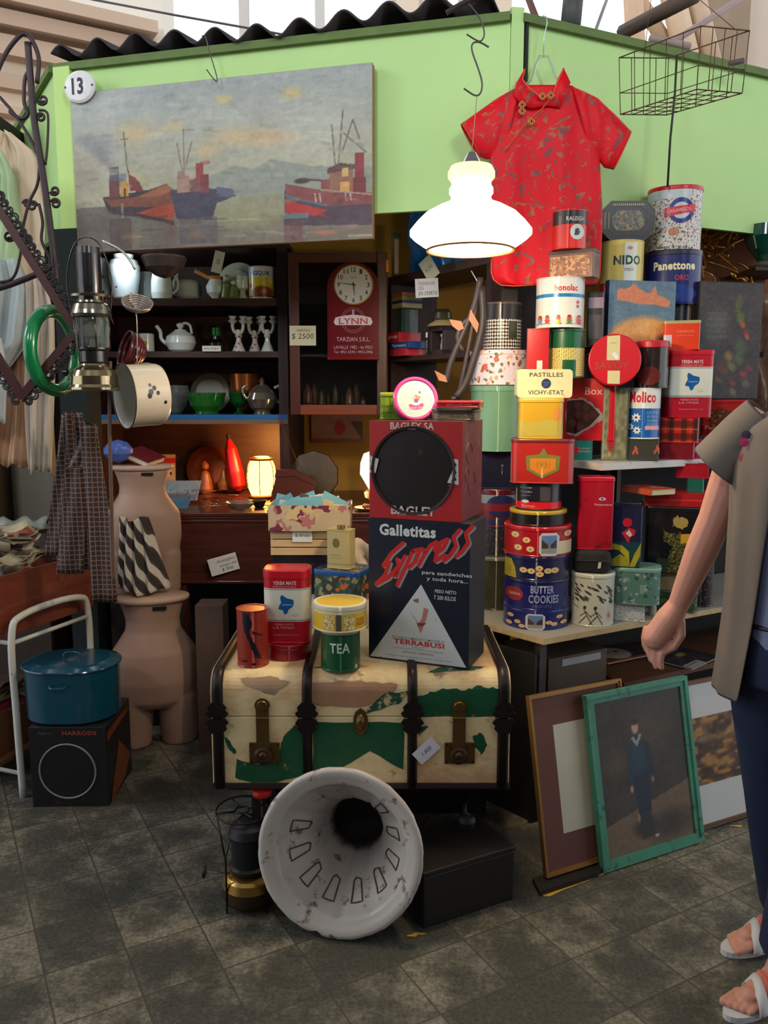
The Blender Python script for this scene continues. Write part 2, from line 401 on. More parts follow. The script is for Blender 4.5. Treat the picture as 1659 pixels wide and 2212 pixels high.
 # the hall
def floor_mat():
 m=bpy.data.materials.new('worn_paving');m.use_nodes=True;N=m.node_tree.nodes;L=m.node_tree.links;b=N['Principled BSDF']
 tc=N.new('ShaderNodeTexCoord');mp=N.new('ShaderNodeMapping');mp.inputs['Rotation'].default_value=(0,0,R_(-29));mp.inputs['Scale'].default_value=(5,5,5);mp.inputs['Location'].default_value=(0.1,0.55,0)
 L.new(tc.outputs['Object'],mp.inputs[0])
 fl=N.new('ShaderNodeVectorMath');fl.operation='FLOOR';L.new(mp.outputs[0],fl.inputs[0])
 fr=N.new('ShaderNodeVectorMath');fr.operation='FRACTION';L.new(mp.outputs[0],fr.inputs[0])
 wn_=N.new('ShaderNodeTexWhiteNoise');L.new(fl.outputs[0],wn_.inputs['Vector'])
 sb=N.new('ShaderNodeVectorMath');sb.operation='SUBTRACT';sb.inputs[1].default_value=(.5,.5,.5);L.new(fr.outputs[0],sb.inputs[0])
 ab=N.new('ShaderNodeVectorMath');ab.operation='ABSOLUTE';L.new(sb.outputs[0],ab.inputs[0])
 sx=N.new('ShaderNodeSeparateXYZ');L.new(ab.outputs[0],sx.inputs[0])
 mxm=N.new('ShaderNodeMath');mxm.operation='MAXIMUM';L.new(sx.outputs[0],mxm.inputs[0]);L.new(sx.outputs[1],mxm.inputs[1])
 def noise(sc,det=5,rough=.6):
  n=N.new('ShaderNodeTexNoise');n.inputs['Scale'].default_value=sc;n.inputs['Detail'].default_value=det;n.inputs['Roughness'].default_value=rough;L.new(tc.outputs['Object'],n.inputs['Vector']);return n
 def mth(op,a,b_,v=None):
  q=N.new('ShaderNodeMath');q.operation=op;L.new(a,q.inputs[0])
  if b_ is not None:L.new(b_,q.inputs[1])
  if v is not None:q.inputs[1].default_value=v
  return q.outputs[0]
 big=noise(4.2,5,.62);grit=noise(95,3,.7);mid=noise(26,4,.7)
 a=mth('ADD',mth('MULTIPLY',mxm.outputs[0],None,0.26),mth('MULTIPLY',big.outputs['Fac'],None,0.78))
 a=mth('ADD',a,mth('MULTIPLY',wn_.outputs['Value'],None,0.13));a=mth('ADD',a,mth('MULTIPLY',mid.outputs['Fac'],None,0.40))
 rp=N.new('ShaderNodeValToRGB');e=rp.color_ramp.elements;e[0].position=0.66;e[0].color=l4((66,66,60));e[1].position=0.90;e[1].color=l4((132,126,112))
 k=e.new(0.76);k.color=l4((88,85,75));L.new(a,rp.inputs[0])
 g=N.new('ShaderNodeValToRGB');g.color_ramp.elements[0].position=0.36;g.color_ramp.elements[0].color=(0.45,0.45,0.45,1);g.color_ramp.elements[1].position=0.66;g.color_ramp.elements[1].color=(1.5,1.5,1.5,1);L.new(grit.outputs['Fac'],g.inputs[0])
 mu=N.new('ShaderNodeMix');mu.data_type='RGBA';mu.blend_type='MULTIPLY';mu.inputs[0].default_value=0.75;L.new(rp.outputs[0],mu.inputs[6]);L.new(g.outputs[0],mu.inputs[7])
 gr=N.new('ShaderNodeMath');gr.operation='GREATER_THAN';gr.inputs[1].default_value=0.486;L.new(mxm.outputs[0],gr.inputs[0])
 m2=N.new('ShaderNodeMix');m2.data_type='RGBA';L.new(mth('MULTIPLY',gr.outputs[0],None,0.8),m2.inputs[0]);L.new(mu.outputs[2],m2.inputs[6]);m2.inputs[7].default_value=l4((60,56,50))
 L.new(m2.outputs[2],b.inputs['Base Color']);b.inputs['Roughness'].default_value=0.62
 bp=N.new('ShaderNodeBump');bp.inputs['Strength'].default_value=0.35;bp.inputs['Distance'].default_value=0.003;L.new(mid.outputs['Fac'],bp.inputs['Height']);L.new(bp.outputs[0],b.inputs['Normal'])
 return m
f=MB();f.b2((-9,-6,-0.1),(9,14,0),floor_mat());struct(f,'floor','worn grey paving slabs of the market hall')
cream=mat((226,208,186),0.8,var=.06,scale=2);creamd=mat((196,168,146),0.8,var=.1,scale=2);white=mat((232,226,214),.7,var=.04)
g1=Vector((-3.23,7.54,0));gd=Vector((0.857,0.515,0));gn=Vector((0.515,-0.857,0))
w=MB();A=g1-gd*6;Bq=g1+gd*1.25
def wallseg(mb,a,b,z0,z1,th,m):
 d=(b-a).normalized();n=Vector((-d.y,d.x,0))*th
 mb.prism([(a.x,a.y),(b.x,b.y),(b.x+n.x,b.y+n.y),(a.x+n.x,a.y+n.y)],z0,z1,m)
wallseg(w,A,Bq,0,4.35,.3,cream);wallseg(w,A,Bq,4.35,7.2,.3,white)
struct(w,'wall_left','cream plastered hall wall rising behind the stall')
for k,(z,hh,out)in enumerate([(4.62,.10,.30),(4.46,.12,.22),(4.25,.16,.15),(4.0,.12,.10),(3.78,.07,.14),(3.45,.10,.08),(3.15,.06,.1)]):
 w=MB();o=gn*out
 w.prism([(A.x+o.x,A.y+o.y),(Bq.x+o.x,Bq.y+o.y),(Bq.x,Bq.y),(A.x,A.y)],z,z+hh,creamd if k%2 else mat((205,178,156),.8,var=.08,scale=2))
 struct(w,'trim_%d'%(k+1),'horizontal cream cornice moulding on the hall wall')
w=MB();c=at(330,60,8.25);w.b2((c.x-.16,8.1,0),(c.x+.14,8.5,7.2),white);struct(w,'wall_pier','white pier between the cornice and the bright windows')
w=MB()
for px0,px1,z0,z1 in[(855,905,0,7),(1000,1105,0,7)]:
 a,b=at(px0,50,9.4),at(px1,50,9.4);w.b2((a.x,9.4,z0),(b.x,9.7,z1),cream)
a,b=at(355,50,9.4),at(1100,50,9.4);w.b2((a.x,9.4,0),(b.x,9.65,4.3),cream)
struct(w,'wall_back','cream hall wall around tall bright windows')
for k,(p0,p1)in enumerate([(362,855),(905,1000)]):
 a,b=at(p0,50,9.5),at(p1,50,9.5);n=3 if k==0 else 1
 for i in range(n):
  q=MB();x0=a.x+(b.x-a.x)*i/n;x1=a.x+(b.x-a.x)*(i+1)/n
  fm=mat((205,200,196),.6,var=.05)
  q.b2((x0,9.5,4.3),(x0+.05,9.58,7),fm);q.b2((x1-.05,9.5,4.3),(x1,9.58,7),fm);q.b2((x0,9.5,5.72),(x1,9.58,5.78),fm);q.b2((x0,9.5,4.3),(x1,9.58,4.38),fm)
  wo=struct(q,'window_%d'%(k*3+i+1),'tall bright hall window above the stall roof')
  q=MB();q.b2((x0+.05,9.54,4.38),(x1-.05,9.55,7),mat((250,252,255),.1,var=.01,trans=1.0,ior=1.05));q.build('pane',wo)
w=MB();p=at(1640,60,7.2);w.b2((p.x-.08,7.2,0),(p.x+1.6,7.5,7),mat((222,205,192),.8,var=.05,scale=3));w.b2((p.x-.3,7.25,0),(p.x-.08,7.45,7),mat((206,170,150),.8,var=.08,scale=3))
struct(w,'wall_right','cream hall pier at the upper right')
def rod(name,a,b,r,m,label,cat='beam',flat=False,grp=None,kind=None):
 q=MB();o=Vector(a);q.tube([(0,0,0),Vector(b)-o],r,m,8 if not flat else 4);ob=q.build(name,loc=o)
 if kind=='structure':ob['kind']=kind;ob['label']=label
 else:tag(ob,label,cat,grp)
 return ob
rust=mat((92,74,64),.7,var=.25,scale=18,bump=.4)
iron=mat((46,40,40),.55,.35,var=.3,scale=30,bump=.3)
for k,(p0,p1,r,m,lb)in enumerate([((1380,225,6.3),(1365,-60,6.3),.07,mat((226,190,160),.8),'peach coloured hall rib leaning left of the rusty pipe'),((1455,120,6.5),(1330,-80,6.5),.055,mat((226,196,164),.8),'thin peach rib crossing the bright roof'),((1500,190,6.4),(1440,-60,6.4),.09,mat((232,205,176),.8),'curved cream rib of the hall arch'),((1545,160,6.4),(1490,-60,6.4),.07,mat((214,186,160),.8),'cream rib beside the grey stone wall')]):
 rod('trim_%d'%(k+20),at(*p0),at(*p1),r,m,lb,kind='structure')
w=MB();a=at(1470,200,6.6);b=at(1625,-40,6.6);w.b2((a.x,6.6,2.9),(b.x,6.8,5.3),mat((170,150,128),.9,var=.3,scale=3));struct(w,'wall_stone','rough tan wall seen past the wire basket')
rod('trim_30',at(1335,165,4.6),at(1660,-40,5.2),.018,mat((168,140,140),.6),'thin mauve roof tie above the rusty pipe',kind='structure')
rod('trim_31',at(1160,45,4.2),at(1120,-60,4.6),.016,mat((110,70,62),.6),'thin red-brown roof tie right of the corner',kind='structure')
rod('trim_32',at(1232,60,4.4),at(1244,-60,4.5),.05,mat((70,72,74),.5),'grey steel column behind the dress hanger',kind='structure')
rod('trim_33',at(1285,70,4.4),at(1325,-40,4.6),.008,mat((150,150,150),.5),'thin grey stay wire',kind='structure')
rod('pipe',at(1345,70,3.75),at(1500,-10,3.3),.030,rust,'rusty brown iron pipe slanting up over the right panel','pipe')
rod('pipe',at(1406,82,3.45),at(1488,102,3.5),.017,mat((160,140,132),.6,var=.2),'short pale pipe stub lying above the wire basket','pipe')
rod('rusty_bolt',at(1575,137,3.45),at(1606,131,3.45),.011,mat((90,80,80),.6,var=.2),'short dark bolt above the right end of the green panel','bolt')
q=MB();q.tube([at(190,-3,5),at(380,33,5),at(560,65,5),at(640,80,5)],.006,mat((90,80,84),.6),6);q.build('cable');tag(bpy.data.objects['cable'],'thin dark cable running across the sky above the corrugated roof','cable')
w=MB();w.b2((-9,-6,6.6),(9,4.6,6.8),mat((150,146,140),.9));struct(w,'ceiling','hall roof over the aisle')
w=MB();w.b2((-5,-2.2,2.35),(5,-.9,2.5),mat((70,66,60),.9));w.b2((-5,-2.2,0),(5,-2.1,3.3),mat((60,52,46),.9));w.b2((-5,-2.2,3.2),(5,-1.0,3.3),mat((70,66,60),.9));struct(w,'unseen_light_blocker','added unseen light blocker behind the camera, shading the lower scene')  # added out of view: keeps window light off the lower display, leaves fascia lit
w=MB();w.b2((-9,-6.3,0),(9,-6,6.8),mat((200,188,172),.9));struct(w,'wall_front','hall wall behind the photographer')
# the stall shell
C0=Vector((0.455,3.13,0));L0=Vector((-1.33,3.60,0));R0=Vector((3.1,4.385,0));K0=Vector((-2.55,5.55,0))
ZB,ZT=2.12,2.75
green=mat((184,222,144),.55,var=.05,scale=5,dirt=(120,150,84),dthr=.74,dscale=5)
green2=mat((192,226,132),.55,var=.05,scale=5)
gdark=mat((96,118,62),.7,var=.25,scale=22)
def facade(a,b,name,lb,z0=ZB,z1=ZT,th=.02,inn=.03):
 w=MB();wallseg(w,a,b,z0,z1,th,green);o=struct(w,name,lb)
 d=(b-a).normalized();n=Vector((d.y,-d.x,0))
 q=MB();a2,b2=a+n*.022,b+n*.022
 wallseg(q,a2,b2,z1-.012,z1+.016,.045,gdark);q.build('top_rail',o,'dirty green painted top rail')
 return o
facade(L0,C0-(C0-L0).normalized()*.012,'wall_panel_left','light green board fascia left of the corner')
facade(C0+(R0-C0).normalized()*.03,R0,'wall_panel_right','light green board fascia right of the corner')
facade(K0,L0-Vector((.01,0,0)),'wall_panel_side','light green board on the far left side of the stall')
q=MB()
for p,r in[(C0+Vector((0.01,.02,0)),.022)]:q.box((p.x,p.y,(2.0+ZT)/2+.02),(.045,.045,ZT-2.0+.03),green,rz=R_(10))
struct(q,'trim_40','green corner post between the two fascias')
q=MB();q.box((C0.x+.047,C0.y+.012,2.43),(.012,.01,.66),mat((28,34,26),.8),rz=R_(25));struct(q,'trim_41','dark open joint beside the green corner post')
q=MB();q.box((L0.x+.035,L0.y-.02,2.42),(.075,.03,.66),green2,rz=R_(-14));struct(q,'trim_42','yellow-green corner board at the left end of the fascia')
dg=mat((14,28,28),.85,var=.2)
q=MB();q.box((L0.x+.03,L0.y,1.06),(.13,.10,2.12),dg,rz=R_(-14));struct(q,'trim_43','dark green timber post carrying the left end of the fascia')
q=MB();q.box((C0.x+.01,C0.y+.07,1.06),(.06,.06,2.12),mat((26,24,26),.6));struct(q,'trim_44','dark post under the corner of the stall')
def corr(a,b,back,name,lb):
 d=(b-a);L=d.length;d.normalize();n=Vector((-d.y,d.x,0));mb=MB();nx=int(L/.012);P=[]
 for j in range(3):
  t=j/2;row=[]
  for i in range(nx+1):
   s=L*i/nx;row.append(a+d*s+n*(back*t-.03)+Vector((0,0,ZT+.050+.12*t+.026*math.sin(2*PI*s/.17)+.012*math.sin(s*5))))
  P.append(row)
 mb.grid(P,mat((58,50,54),.8,var=.35,scale=9));o=mb.build(name,solid=.006);o['kind']='structure';o['label']=lb;return o
corr(L0,C0-Vector((.08,0,0)),1.0,'roof_sheet','dark rusty corrugated roof sheet above the left fascia')
ochre=mat((205,150,60),.7,var=.1,scale=4);dkin=mat((40,30,26),.8)
q=MB();q.b2((-1.75,4.72,0),(3.6,4.78,2.7),ochre);struct(q,'wall_inner','ochre painted inner wall of the stall')
q=MB();q.prism([(L0.x,L0.y+.05),(C0.x,C0.y+.06),(R0.x,R0.y+.06),(R0.x,4.72),(-1.75,4.72)],ZT-.02,ZT,dkin);struct(q,'ceiling_stall','dark underside of the stall roof')
q=MB();q.b2((-1.85,3.7,0),(-1.75,4.65,2.7),dkin);struct(q,'wall_inner_left','dark inner side wall of the stall')
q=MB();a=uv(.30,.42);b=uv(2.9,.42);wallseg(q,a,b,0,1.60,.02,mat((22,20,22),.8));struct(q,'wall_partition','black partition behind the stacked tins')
yel=mat((206,158,40),.7,var=.15,dirt=(90,84,70),dthr=.56,dscale=40)
q=MB()
pts=[onz(x,y,.001)for x,y in[(1165,1933),(1210,1908),(1262,1895),(1330,1868),(1330,1878),(1262,1906),(1214,1924),(1185,1938)]]
q.add([(p.x,p.y,.0015)for p in pts],[tuple(range(len(pts)))],yel)
for x,y,s in[(1515,1802,.014),(1590,1785,.012),(890,2022,.008),(905,2018,.010),(1500,1820,.016)]:
 p=onz(x,y,0);q.add([(p.x+s*a*2,p.y+s*b,.0015)for a,b in[(-1,-.3),(.6,-.6),(1,.4),(-.5,.5)]],[(0,1,2,3)],yel)
q.build('floor_marking');bpy.data.objects['floor_marking']['kind']='structure';bpy.data.objects['floor_marking']['label']='worn yellow paint line on the paving'
# TRUNK on its low black table
TX0,TX1,TY0,TY1,TZ0,TZ1=-.489,.357,2.25,2.75,.335,.672
t=thing('low_table','low black wooden table under the painted trunk','table',((TX0+TX1)/2,2.52,0))
bk=mat((24,20,20),.6,var=.3,scale=12)
q=MB();q.b2((-.40,-.19,.285),(.44,.24,.333),bk);q.build('table_top',t,bevel=.003)
for sx,sy in[(-.33,0),(.38,.16),(-.33,.2),(.38,.2)][:4]:
 q=MB();q.b2((sx-.025,sy-.025,0),(sx+.025,sy+.025,.285),bk);q.build('leg',t)
q=MB();q.b2((-.38,.21,.0),(.42,.23,.285),bk);q.build('back_panel',t)
q=MB();q.tube([(.30,-.24,.27),(.30,-.26,.25),(.31,-.26,.24)],.006,bk);q.lathe([(.0,.205),(.022,.212),(.026,.228),(.02,.242),(.0,.246)],bk,16,Matrix.Translation((.305,-.26,0)))
q.build('wing_screw',t)
t=thing('wooden_box','black wooden box on the floor right of the horn','box',onz(1018,1976,0)+Vector((-.045,.085,0)),R_(27))
q=MB();q.b2((-.15,-.09,0),(.15,.11,.15),mat((26,22,22),.55,var=.35,scale=16));q.build('box_body',t,bevel=.004)
q=MB();q.b2((-.153,-.093,.151),(.153,.113,.166),mat((32,26,24),.5,var=.35,scale=16));q.build('lid',t,bevel=.003)
TR=thing('steamer_trunk','old cream and green painted travelling trunk with dark metal bands','trunk',((TX0+TX1)/2,TY0,TZ0))
def trunk_paint():
 m=bpy.data.materials.new('peeling_trunk_paint');m.use_nodes=True;N=m.node_tree.nodes;L=m.node_tree.links;b=N['Principled BSDF']
 tc=N.new('ShaderNodeTexCoord');mp=N.new('ShaderNodeMapping');mp.inputs['Location'].default_value=(.35,0,.16);mp.inputs['Scale'].default_value=(1,1,1.7);L.new(tc.outputs['Object'],mp.inputs[0])
 def no(sc,d=5,r=.6):n=N.new('ShaderNodeTexNoise');n.inputs['Scale'].default_value=sc;n.inputs['Detail'].default_value=d;n.inputs['Roughness'].default_value=r;L.new(mp.outputs[0],n.inputs['Vector']);return n.outputs['Fac']
 def mix(f,a,c):
  x=N.new('ShaderNodeMix');x.data_type='RGBA';L.new(f,x.inputs[0])
  if isinstance(a,tuple):x.inputs[6].default_value=a
  else:L.new(a,x.inputs[6])
  x.inputs[7].default_value=c;return x.outputs[2]
 def ramp(f,p0,p1):r=N.new('ShaderNodeValToRGB');r.color_ramp.elements[0].position=p0;r.color_ramp.elements[1].position=p1;L.new(f,r.inputs[0]);return r.outputs[0]
 c=mix(ramp(no(3.2,6,.7),.46,.60),l4((238,214,164)),l4((212,164,122)))
 c=mix(ramp(no(7.5,7,.7),.60,.66),c,l4((150,122,98)))
 L.new(c,b.inputs['Base Color']);b.inputs['Roughness'].default_value=.6
 bp=N.new('ShaderNodeBump');bp.inputs['Strength'].default_value=.3;bp.inputs['Distance'].default_value=.002;L.new(no(40),bp.inputs['Height']);L.new(bp.outputs[0],b.inputs['Normal'])
 return m
tp=trunk_paint();W=TX1-TX0;H=TZ1-TZ0;D=TY1-TY0;RD=.055;SP=.212
def tprof(o=0.0,z0=0.0,z1=H,n=8):
 P=[(0-o,z0)];
 if z1>H-RD:
  for k in range(n+1):
   a=PI-(PI/2)*k/n;P.append((RD+(RD+o)*math.cos(a),H-RD+(RD+o)*math.sin(a)))
  for k in range(n+1):
   a=PI/2-(PI/2)*k/n;P.append((D-RD+(RD+o)*math.cos(a),H-RD+(RD+o)*math.sin(a)))
  P.append((D+o,z0))
 else:P+=[(0-o,z1),(D+o,z1),(D+o,z0)]
 return P
def extr(mb,P,x0,x1,m,smooth=False):
 n=len(P);v=[(x0,a,b)for a,b in P]+[(x1,a,b)for a,b in P]
 mb.add(v,[tuple(range(n)),tuple(range(n,2*n))[::-1]]+[(i,n+i,n+(i+1)%n,(i+1)%n)for i in range(n)],m)
grn=mat((18,84,54),.55,var=.35,scale=30,dirt=(150,132,96),dthr=.66,dscale=26);grn2=mat((26,78,54),.6,var=.3,scale=24,dirt=(206,178,130),dthr=.55,dscale=34)
q=MB();extr(q,tprof(0,0,SP-.002),-W/2,W/2,tp)
MF=lambda y=0:Matrix.Translation((0,y,0))@UP
def px2t(px,py):
 p=at(px,py,TY0);return(p.x-(TX0+TX1)/2,p.z-TZ0)
def jag(pts,amp=.004,sub=5,seed=1):
 rs=random.Random(seed);out=[]
 for i in range(len(pts)):
  a=pts[i];b=pts[(i+1)%len(pts)]
  for k in range(sub):t_=k/sub;out.append((a[0]+(b[0]-a[0])*t_+rs.uniform(-amp,amp),a[1]+(b[1]-a[1])*t_+rs.uniform(-amp,amp)))
 return out
for i,P in enumerate([[(510,1640),(560,1652),(604,1620),(612,1590),(640,1565),(662,1562),(664,1672),(600,1690),(545,1690),(508,1680)],[(676,1560),(872,1560),(872,1664),(800,1622),(745,1655),(742,1690),(676,1690)],[(482,1588),(496,1600),(510,1625),(505,1630),(488,1606)],[(1022,1590),(1040,1582),(1052,1610),(1040,1630),(1026,1615)],[(900,1570),(925,1568),(905,1590)]]):
 flat_poly(q,jag([px2t(*p)for p in P],.0025,4,i),grn,MF(),.0008)
q.build('trunk_box',TR,bevel=.003)
q=MB();P=tprof(0,SP+.001,H);extr(q,P,-W/2,W/2,tp)
def onlid(px,py):
 x,z=px2t(px,py);return(x,z)
def lidmap(x,s,off=.0012):
 z=SP+s;lim=H-RD
 if z<=lim:return(x,-off,z)
 a=(z-lim)/RD
 if a<=PI/2:return(x,RD-(RD+off)*math.cos(a),lim+(RD+off)*math.sin(a))
 return(x,RD+(a-PI/2)*RD,H+off)
def lidpoly(mb,pts,m,off=.0012):
 bm=bmesh.new();vs=[bm.verts.new((x,s,0))for x,s in pts];bm.faces.new(vs);k=.01
 y=min(s for _,s in pts);
 while y<max(s for _,s in pts):
  bmesh.ops.bisect_plane(bm,geom=list(bm.verts)+list(bm.edges)+list(bm.faces),plane_co=(0,y,0),plane_no=(0,1,0));y+=k
 bm.verts.index_update();mb.add([lidmap(v.co.x,v.co.y,off)for v in bm.verts],[tuple(v.index for v in f.verts)for f in bm.faces],m);bm.free()
for i,(P,m)in enumerate([([(1.0,0),(2.9,0),(2.9,.62),(2.5,.72),(2.2,.62),(1.7,.66),(1.3,.5),(1.0,.42)],grn),([(1.4,1.02),(2.4,1.10),(2.7,1.3),(2.2,1.32),(1.7,1.26)],grn2),([(-1.1,1.22),(-.3,1.2),(.2,1.3),(-.4,1.34)],grn2),([(-2.5,.86),(-1.9,.95),(-1.5,.78),(-1.8,.5),(-2.3,.66)],mat((160,132,104),.6,var=.2)),([(-1.2,.3),(-.2,.2),(.6,.35),(.75,.75),(0,.82),(-1,.8)],mat((168,126,96),.6,var=.3,scale=20)),([(.1,.1),(.8,.3),(1.0,.6),(.5,.55)],grn2)]):
 lidpoly(q,jag([(x*.135,s*.125)for x,s in P],.0035,5,10+i),m,.0010+.0003*i)
q.build('trunk_lid',TR)
band=mat((44,34,34),.42,.55,var=.35,scale=25,bump=.2);leather=mat((52,40,40),.5,var=.3,scale=30,bump=.3);brass=mat((118,92,54),.42,.8,var=.3,scale=30)
for x in(-W/2+.02,-W/2+.272,W/2-.277,W/2-.02):
 q=MB();P=[Vector((x,a,b))for a,b in tprof(.004,.004,H)];wd=.026 if abs(x)<.3 else .03
 V=[];F=[]
 for k,p in enumerate(P):
  V+=[p+Vector((-wd/2,0,0)),p+Vector((-wd*.3,0,0)),p+Vector((wd*.3,0,0)),p+Vector((wd/2,0,0))]
 cc=Vector((0,D/2,H*.3))
 for k in range(len(P)):
  dirn=(P[k]-Vector((x,D/2,H/2)));dirn.x=0;dirn.normalize()
  for j in(1,2):V[4*k+j]=V[4*k+j]+dirn*.009
 for k in range(len(P)-1):
  for j in range(3):F.append((4*k+j,4*k+j+1,4*k+4+j+1,4*k+4+j))
 q.add(V,F,band,True);q.build('metal_band',TR,solid=.002)
 for sgn in(1,-1):
  q=MB();z0=SP+sgn*.002;pl=[(-.024,0),(.024,0),(.033,.012),(.024,.02),(.027,.03),(.014,.044),(0,.040),(-.014,.044),(-.027,.03),(-.024,.02),(-.033,.012)]
  pl=[(a,z0+sgn*b)for a,b in pl];
  if sgn<0:pl=pl[::-1]
  q.prism(pl,0,.006,band,Matrix.Translation((x,-.012,0))@UP)
  q.build('clamp_plate',TR,bevel=.001)
q=MB();q.box((0,-.001,.006),(W,.01,.014),leather);q.build('bottom_edge_strip',TR)
for cx_px,top in((575,1506),(1000,1508)):
 x,zt=px2t(cx_px-8,top);x2,zb=px2t(cx_px-4,1648)
 q=MB();q.b2((x-.040,-.006,zb),(x+.046,0,zb+.062),brass)
 for sx in(-.034,.040):
  for sz in(.006,.056):q.lathe([(.003,.006),(.003,.008),(0,.009)],band,8,Matrix.Translation((x+sx,0,zb+sz))@UP)
 lk=q.build('lock_plate',TR,bevel=.001)
 q=MB();poly=[(x-.018,zb+.03),(x+.018,zb+.03),(x+.018,zt-.03)]+[(x+.022*math.cos(a),zt-.022+.022*math.sin(a))for a in[k*PI/10 for k in range(11)]]+[(x-.018,zt-.03)]
 q.prism(poly,.006,.012,brass,UP);q.lathe([(.026,.012),(.026,.016),(.018,.02),(.012,.018),(.006,.022),(0,.022)],mat((88,66,50),.4,.8,var=.2),24,Matrix.Translation((x,0,zb+.028))@UP)
 q.lathe([(.016,.012),(.014,.015),(0,.016)],brass,20,Matrix.Translation((x,0,zt-.022))@UP);q.box((x,-.013,SP),(.036,.002,.003),mat((190,170,120),.3,.8))
 q.build('hasp',lk,bevel=.0008)
x,z=px2t(779,1558)
q=MB();q.prism([(x+.021*math.cos(a)*(1 if abs(math.sin(a))<.8 else .6),z+.04*math.sin(a))for a in[k*PI/8 for k in range(16)]],0,.007,brass,UP)
q.lathe([(.014,.007),(.012,.013),(.006,.018),(0,.019)],brass,16,Matrix.Translation((x,0,z))@UP@Matrix.Scale(1.7,4,(0,1,0)));q.build('lock_knob',TR,bevel=.001)
p=at(921,1622,TY0-.012)
q=MB();pw=mat((226,224,236),.7,var=.02);M=Matrix.Translation(p)@Matrix.Rotation(R_(6),4,'Z')@UP@Matrix.Rotation(R_(42),4,'Z')
q.box((0,0,0),(.073,.043,.001),pw,M);flat_text(q,'1.800',0,0,.034,.012,mat((70,70,110),.7),M,0,.3,.0009);q.build('price_tag');tag(bpy.data.objects['price_tag'],'white price tag reading 1.800 hanging on the trunk front','tag')
# ENAMEL HORN leaning on the trunk
hc=at(733,1838,2.09);hc.z=.226;HT=thing('gramophone_horn','large white enamel horn speaker leaning on the floor before the trunk','horn',hc)
tl=R_(17);HT.rotation_euler=(-R_(11),0,R_(-9))
en=mat((202,194,188),.42,var=.16,scale=9,dirt=(128,98,80),dthr=.61,dscale=19,coat=.15)
R=.226;q=MB();M=Matrix.Rotation(-PI/2,4,'X')
prof=[(R-.006,.012),(R,.004),(R-.002,-.004),(R-.012,-.006),(R-.026,.002),(R-.038,.012),(R-.046,.014),(R-.050,.034),(.152,.075),(.122,.115),(.103,.16),(.090,.20),(.082,.24),(.078,.30)]
seg=72;V=[]
for i,(r,z)in enumerate(prof):
 for k in range(seg):
  a=2*PI*k/seg;rr=r
  if i<3:
   rr-=(.013*max(0,1-abs(((math.degrees(a))%360)-346)/5))+.0012*math.sin(a*23)*math.sin(a*7)
  if i>=7:rr*=1+.05*(1 if(k%6)<1 else 0)
  V.append((rr*math.sin(a),rr*math.cos(a)*-1,z))
F=[(i*seg+k,(i+1)*seg+k,(i+1)*seg+(k+1)%seg,i*seg+(k+1)%seg)for i in range(len(prof)-1)for k in range(seg)]
Mh=Matrix(((1,0,0,0),(0,0,1,0),(0,1,0,0),(0,0,0,1)))
q.add(V,F,en,True,Mh)
q.build('horn_bell',HT,solid=.0025)
q=MB();q.lathe([(.078,.299),(.08,.31),(.08,.36),(.03,.362),(0,.362)],mat((30,26,26),.6),32,Mh);q.build('throat',HT)
def hp(a,z):
 r=np.interp(z,[c[1]for c in prof[7:]],[c[0]for c in prof[7:]])-.003;return Mh@Vector((r*math.sin(a),-r*math.cos(a),z))
wr=mat((84,66,58),.6,var=.2)
for k in range(12):
 a=2*PI*(k+.5)/12;
 if k in(5,6,7):continue
 q=MB();pts=[]
 for(da,z)in[(-.105,.062),(.105,.062),(.10,.12),(-.03,.13),(-.075,.12)]:pts.append((a+da,z))
 loop=[]
 for i in range(5):
  (a0,z0),(a1,z1)=pts[i],pts[(i+1)%5]
  for s in range(4):loop.append(hp(a0+(a1-a0)*s/4,z0+(z1-z0)*s/4))
 q.tube(loop,.0021,wr,5,True);q.build('wire_outline',HT)
 # small stove lantern on the floor
p=onz(533,1975,0);p.y+=.06
LT=thing('camping_lantern','small dark lantern with brass fuel tank on the floor left of the horn','lantern',p)
brs=mat((190,150,84),.3,.9,var=.15,scale=12);brd=mat((70,56,40),.45,.6,var=.3,scale=14);bki=mat((30,30,36),.5,.2,var=.2)
q=MB();q.lathe([(.05,.012),(.07,.016),(.078,.03),(.078,.062)],brd,32);q.lathe([(.078,.062),(.077,.066),(.072,.086),(.064,.094),(.045,.10),(.03,.104)],brs,32);q.build('fuel_tank',LT)
q=MB();q.lathe([(.03,.104),(.056,.108),(.058,.118),(.05,.124),(.05,.205),(.055,.208),(.058,.214),(.05,.236),(.03,.25),(.028,.256),(.0,.262)],bki,32);q.build('hood',LT)
q=MB()
for k in range(4):
 a=PI/4+k*PI/2;q.tube([(.079*math.cos(a),.079*math.sin(a),.0),(.079*math.cos(a),.079*math.sin(a),.17),(.062*math.cos(a),.062*math.sin(a),.215)],.003,bki,6)
q.build('cage_rods',LT)
q=MB();c0=Vector((-.02,.02,.27));q.tube([c0+Vector((.075*math.cos(a),.075*math.sin(a)*.8,.012*math.sin(a)))for a in[2*PI*k/28 for k in range(28)]],.003,bki,6,True)
for k in range(4):
 a=.5+k*PI/2;q.tube([c0+Vector((.02*math.cos(a),.02*math.sin(a),.0)),c0+Vector((.075*math.cos(a),.06*math.sin(a),.005))],.003,bki,6)
q.tube([c0+Vector((.02*math.cos(a),.02*math.sin(a),0))for a in[2*PI*k/12 for k in range(12)]],.003,bki,6,True);q.tube([(-.079*.7,-.079*.7,.15),c0+Vector((-.07,-.02,0))],.003,bki,6);q.build('pot_ring',LT)
